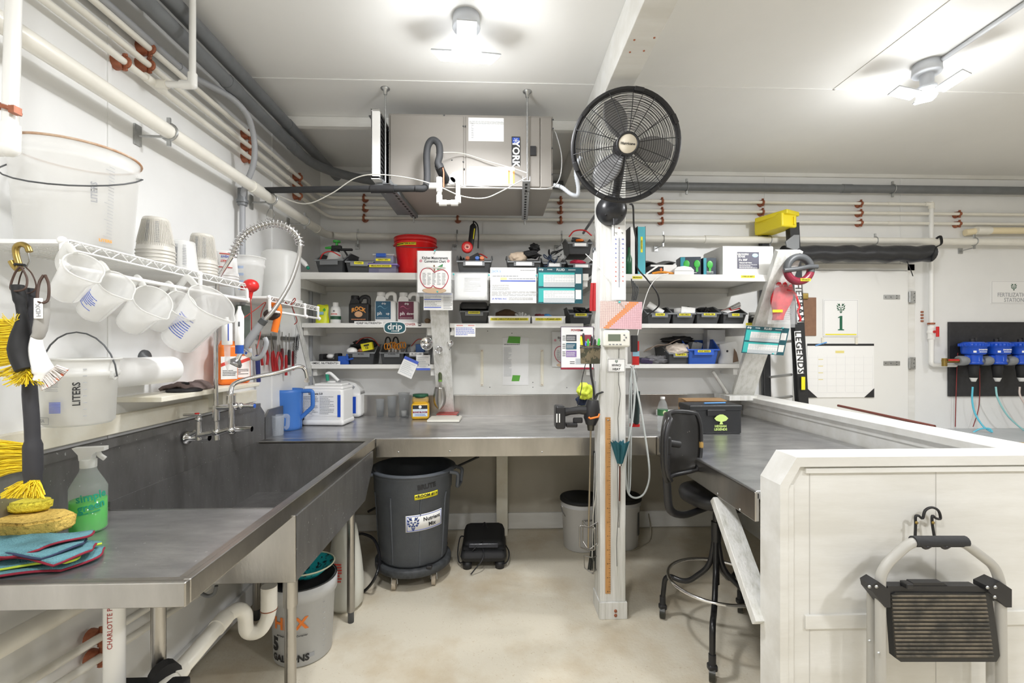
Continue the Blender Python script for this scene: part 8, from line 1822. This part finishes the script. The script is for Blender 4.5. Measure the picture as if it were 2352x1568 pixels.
# ================= RIGHT WALL OF THE ROOM BACK =================
yw=YB
a,b=W(1836,622,y=yw),W(2078,1000,y=yw)
dr=struct('door_1',MB().b2((a.x,yw-.035,.02),(b.x,yw-.001,a.z),bev=.004),mat('door_white',(.80,.80,.78),.4));dm=MB().b2((a.x-.06,yw-.02,0),(a.x-.004,yw,a.z+.06),bev=.003).b2((a.x-.06,yw-.02,a.z+.004),(b.x+.07,yw,a.z+.06),bev=.003).b2((b.x+.004,yw-.02,0),(b.x+.07,yw,a.z+.06),bev=.003)
part('door_frame',dm,PAINTH,dr,wd=1)
for v_ in(682,834):
    q=W(2056,v_,y=yw-.037);g=MB().box((q.x-.03,yw-.039,q.z),(.14,.004,.036),None,.001).box((b.x+.034,yw-.039,q.z),(.045,.006,.10),None,.001).cyl((b.x+.004,yw-.043,q.z-.045),(b.x+.004,yw-.043,q.z+.045),.008)
    hg_=part('hinge',g,ZINC,dr,wd=1);part('rivets',(lambda m_:[m_.ball((x_,yw-.042,q.z+z_),.004,6)for x_,z_ in((q.x-.085,0),(q.x-.04,0),(q.x+.01,.01),(q.x+.01,-.01),(b.x+.045,.03),(b.x+.045,-.03),(b.x+.04,0))]and m_)(MB()),DGREY,hg_,wd=1)
yd_=yw-.037
o,w,h=sheet('door_sign','white sign with a green crest and a large number 1 on the door','sign',1890,687,1971,773,yd_,WPL,t=.004);frame(o,w,h,GINK,.008,.0015,y=-.0045);crest(o,0,h*.26,.085,mat('dark_green_ink2',(0,0,0)),y=-.0045);part('numeral',MB().prism([(a_*.01,-h*.33+b_*.01)for a_,b_ in((-2.6,0),(2.6,0),(2.6,.7),(1.1,1),(1.1,12),(-.4,12),(-2.6,10.8),(-2.4,10.2),(-1.1,10.6),(-1.1,1),(-2.6,.7))],.001,at((0,-.0062,0))),mat('deep_green',(.01,.12,.06),.5),o);mark(o,.06,.925,.94,.955,w,h,YEL,y=-.0046)
o,w,h=sheet('wall_calendar','large white desk calendar with black corners hanging on the door','calendar',1853,789,2006,912,yd_,PAPER,t=.006);mark(o,0,0,1,.04,w,h,INK,y=-.0066)
for sg in(-1,1):part('corner',MB().prism([(sg*w/2,-h/2),(sg*(w/2-.085),-h/2),(sg*w/2,-h/2+.075)],.002,at((0,-.009,0))),INK,o)
mark(o,.42,.13,.55,.175,w,h,mat('pale_yellow_mark',(.80,.70,.25),.6),y=-.0066)
g=MB()
for k in range(6):g.box((0,-.0068,h/2-h*(.26+k*.13)),(w*.96,.0006,.0012))
for k in range(8):g.box((-w*.48+w*.96*k/7,-.0068,-h*.06),(.0012,.0006,h*.68))
part('grid_line',g,mat('faint_ink',(0,0,0)),o); 
for k in range(4):part('highlight',MB().box((-w*.30,-.007,h/2-h*(.29+k*.125)),(.04,.0006,.005)),mat('pale_yellow_mark',(0,0,0)),o)
q=W(1885,790,y=yd_-.01);solo('blue_pen','blue pen clipped on the top left corner of the calendar','pen',MB().cyl(q+Vector((-.045,0,-.012)),q+Vector((.05,0,.014)),.005),mat('sky_pen',(0,0,0)))
for u,lb in((1889,'left cream clip between the door sign and the calendar'),(1966,'right cream clip between the door sign and the calendar')):a,b=W(u-2.5,775,y=yd_),W(u+2.5,790,y=yd_);solo('paper_clip',lb,'clip',MB().b2((a.x,yd_-.008,b.z),(b.x,yd_,a.z)),CREAM)
a,b=W(1843,683,y=yd_),W(1874,771,y=yd_);cb_=thing('clipboard','brown hardboard clipboard hanging on the door left of the number sign','clipboard',((a.x+b.x)/2,yd_,b.z));part('board',MB().b2((a.x-.04,yd_-.006,b.z),(b.x,yd_,a.z),bev=.002),mat('hardboard',(.28,.15,.09),.6,var=.2,vscale=20),cb_,wd=1);part('clip',MB().box(W(1848,680,y=yd_-.012),(.06,.014,.05),None,.005),BRASS,cb_,wd=1)
# rolled black curtain
a,b=W(1800,583,y=3.56),W(2136,583,y=3.56)
cu_=thing('rolled_curtain','black vinyl curtain rolled up and tied over the door','curtain',((a.x+b.x)/2,3.56,a.z-.09));pts=[a.lerp(b,k/20)+Vector((0,0,.006*math.sin(k*1.7)))for k in range(21)]
part('roll',MB().tube(pts,.07,18,rr=[.066+.004*math.sin(k*2.3)for k in range(20)]+[.07]),mat('black_vinyl_sheet',(.022,.023,.026),.35,bump=.5,bscale=9),cu_,wd=1)
part('tie_strap',MB().tube(smoothpath([W(2140,600,y=3.5),W(2148,570,y=3.5),W(2162,560,y=3.55),W(2160,543,y=3.6),W(2150,548,y=3.62)],4),.010,6,flat=.5),BLACKM,cu_,wd=1);part('tie_end',MB().tube([W(2083,600,y=3.5),W(2090,615,y=3.49),W(2097,634,y=3.49)],.007,6,flat=.4),BLACKM,cu_,wd=1)
# fertilizer board with dosing pumps
o,w,h=sheet('station_sign','white sign reading FERTILIZATION STATION above the black board','sign',2275,644,2400,698,yw,WPL,t=.004);frame(o,w,h,GINK,.008,.0015,y=-.0045);crest(o,-.04,h*.22,.06,mat('dark_green_ink2',(0,0,0)),y=-.0045);prt(o,'FERTILIZATION',.42,.62,.050,w,h,GINK,y=-.005,sx=.85);prt(o,'STATION',.42,.84,.050,w,h,GINK,y=-.005,sx=.85)
a,b=W(2181,739,y=yw-.02),W(2440,909,y=yw-.02);solo('black_board','black backing board screwed to the wall behind the blue dosing pumps','board',MB().b2((a.x,yw-.02,b.z),(b.x,yw-.001,a.z),bev=.002),mat('black_hdpe',(.03,.03,.033),.5,var=.3,vscale=30))
DB=mat('pump_blue',(.01,.08,.55),.3);pump0=None
for i,u in enumerate((2236,2291,2346)):
    q=W(u,828,y=yw-.12)
    lb=['leftmost blue dosing pump on the black board','second blue dosing pump on the black board','blue dosing pump cut off by the right edge of the view'][i]
    if pump0 is None:
        pump0=thing('dosing_pump',lb,'pump',q,0,'blue dosing pumps')
        part('head',MB().lathe([(.001,.155),(.06,.155),(.075,.148),(.088,.140),(.090,.118),(.080,.114),(.078,.07),(.074,.055),(.062,.05),(.001,.05)],n=32),DB,pump0)
        g=MB()
        for k in range(24):g.box((.088*math.cos(k*PI/12),.088*math.sin(k*PI/12),.129),(.008,.008,.022))
        part('cap_grip',g,DB,pump0);part('neck',MB().lathe([(.055,.05),(.052,-.01),(.058,-.015),(.058,-.03),(.001,-.032)],n=24).box((-.06,-.01,.03),(.03,.03,.03),None,.006),DB,pump0)
        part('stem',MB().lathe([(.034,-.03),(.036,-.06),(.030,-.10),(.028,-.14),(.001,-.14)],n=20),BLACKM,pump0);part('nut',MB().lathe([(.026,-.14),(.014,-.172),(.001,-.172)],n=16),WPL,pump0)
        part('vent_cap',MB().cyl((-.012,0,.155),(-.012,0,.178),.016,n=12).box((.018,0,.172),(.02,.02,.035),None,.004),BLACK,pump0)
        part('name_strip',wrapv(MB().box((0,0,0),(.075,.0008,.011)),.079,-PI/2+.1,.106),BLACK,pump0);part('lettering',wrapv(textmb('DOSATRON',.016,bold=.04),.0795,-PI/2+.12,.090),PAPER,pump0);part('printed_text',wrapv(bars(.075,.009,1,seed=3,th=.7),.0785,-PI/2+.1,.073),PAPER,pump0)
        part('badge',wrapv(MB().box((0,0,0),(.018,.0008,.016)),.079,-PI/2-.72,.075),PAPER,pump0);part('window',wrapv(MB().box((0,0,0),(.045,.0008,.035)),.054,-PI/2+.2,.015),mat('pale_pump_print',(.30,.42,.85),.4),pump0)
    else:dup(pump0,q,label=lb)
    lq=q+Vector((-.098,0,.0));t=thing('pipe_union',['grey ribbed union at the inlet of the leftmost pump','grey ribbed union between the first and second pumps','grey ribbed union left of the pump at the view edge'][i],'pipe fitting',lq)
    part('nut',MB().tube([(-.035,0,0),(-.03,0,0),(.02,0,0),(.035,0,0)],.04,12,rr=[.030,.040,.040,.036]),MGREY,t)
    if i:part('nipple',MB().cyl((-.075,0,0),(-.03,0,0),.02),MGREY,t)
    else:part('valve_body',MB().cyl((-.16,0,0),(-.03,0,0),.018).cyl((-.15,0,-.045),(-.15,0,.02),.018),BRASS,t);part('valve_lever',MB().box((-.10,-.03,.006),(.08,.02,.014),None,.004),RED,t)
def tb(u,v,y):return W(u,v,y=y)
BT=mat('aqua_tube',(.12,.55,.72),.25);n0=.13
cable('dosing_tube','bright aqua tube curling onto the ledge from the leftmost pump',[tb(2234,888,yw-.12),tb(2233,920,yw-.12),tb(2240,950,yw-.14),tb(2258,978,yw-.18),tb(2278,992,yw-.24),tb(2272,984,yw-.22),tb(2250,985,yw-.18),tb(2232,995,yw-.16)],.0065,BT,'hose');cable('dosing_tube','pale aqua tube sweeping right from the second pump',[tb(2287,888,yw-.12),tb(2292,915,yw-.12),tb(2315,955,yw-.12),tb(2352,988,yw-.12),tb(2375,1000,yw-.12)],.0065,mat('pale_aqua_tube',(.35,.68,.70),.25),'hose');cable('dosing_tube','clear pinkish tube from the pump at the view edge',[tb(2342,888,yw-.12),tb(2342,905,yw-.12),tb(2352,925,yw-.12),tb(2375,960,yw-.12)],.0065,mat('pinkish_tube',(.72,.62,.58),.3),'hose')
for pts_,lb in(([(2200,810),(2197,870),(2194,980)],'thin dark red wire hanging at the left of the black board'),([(2250,845),(2250,910),(2246,945),(2235,980)],'thin dark red wire hanging between the first two pumps')):cable('red_wire',lb,[tb(u,v,yw-.03)for u,v in pts_],.0032,mat('dark_red_wire',(.25,.03,.03),.4),'wire')
zt_=W(2300,984,y=yw-.02).z;q=W(2200,984,y=yw-.05)
t=thing('dosing_ledge','pale grey ledge with a wooden front strip below the blue pumps','ledge',(3.9,3.5,zt_-.03));part('top',MB().b2((3.25,W(2300,1016,z=zt_).y,zt_-.025),(XR-.01,yw-.002,zt_)),mat('pale_grey_top',(.55,.57,.58),.4,var=.1,vscale=6),t,wd=1);part('front_strip',MB().b2((3.25,W(2300,1016,z=zt_).y-.02,zt_-.07),(XR-.01,W(2300,1016,z=zt_).y-.001,zt_+.002),bev=.002),mat('pine_strip',(.62,.48,.28),.5),t,wd=1)
for x_ in(3.35,5.2):part('leg',MB().b2((x_,W(2300,1016,z=zt_).y+.02,0),(x_+.07,W(2300,1016,z=zt_).y+.09,zt_-.026)),CREAM,t,wd=1)
t=thing('copper_strip','row of small copper clips on the wall left of the red valve','clip',W(2118,740,y=yw))
for k in range(4):part('clip',MB().box(W(2118,716+k*7,y=yw-.006),(.02,.012,.014),None,.003),COPPER,t,wd=1)
solo('brown_rail','dark brown edge seen just above the low wall cap','rail',MB().tube([W(1925,931,x=2.19),W(2147,979,x=2.19)],.008,6),mat('dark_brown_rail',(.12,.03,.02),.5))
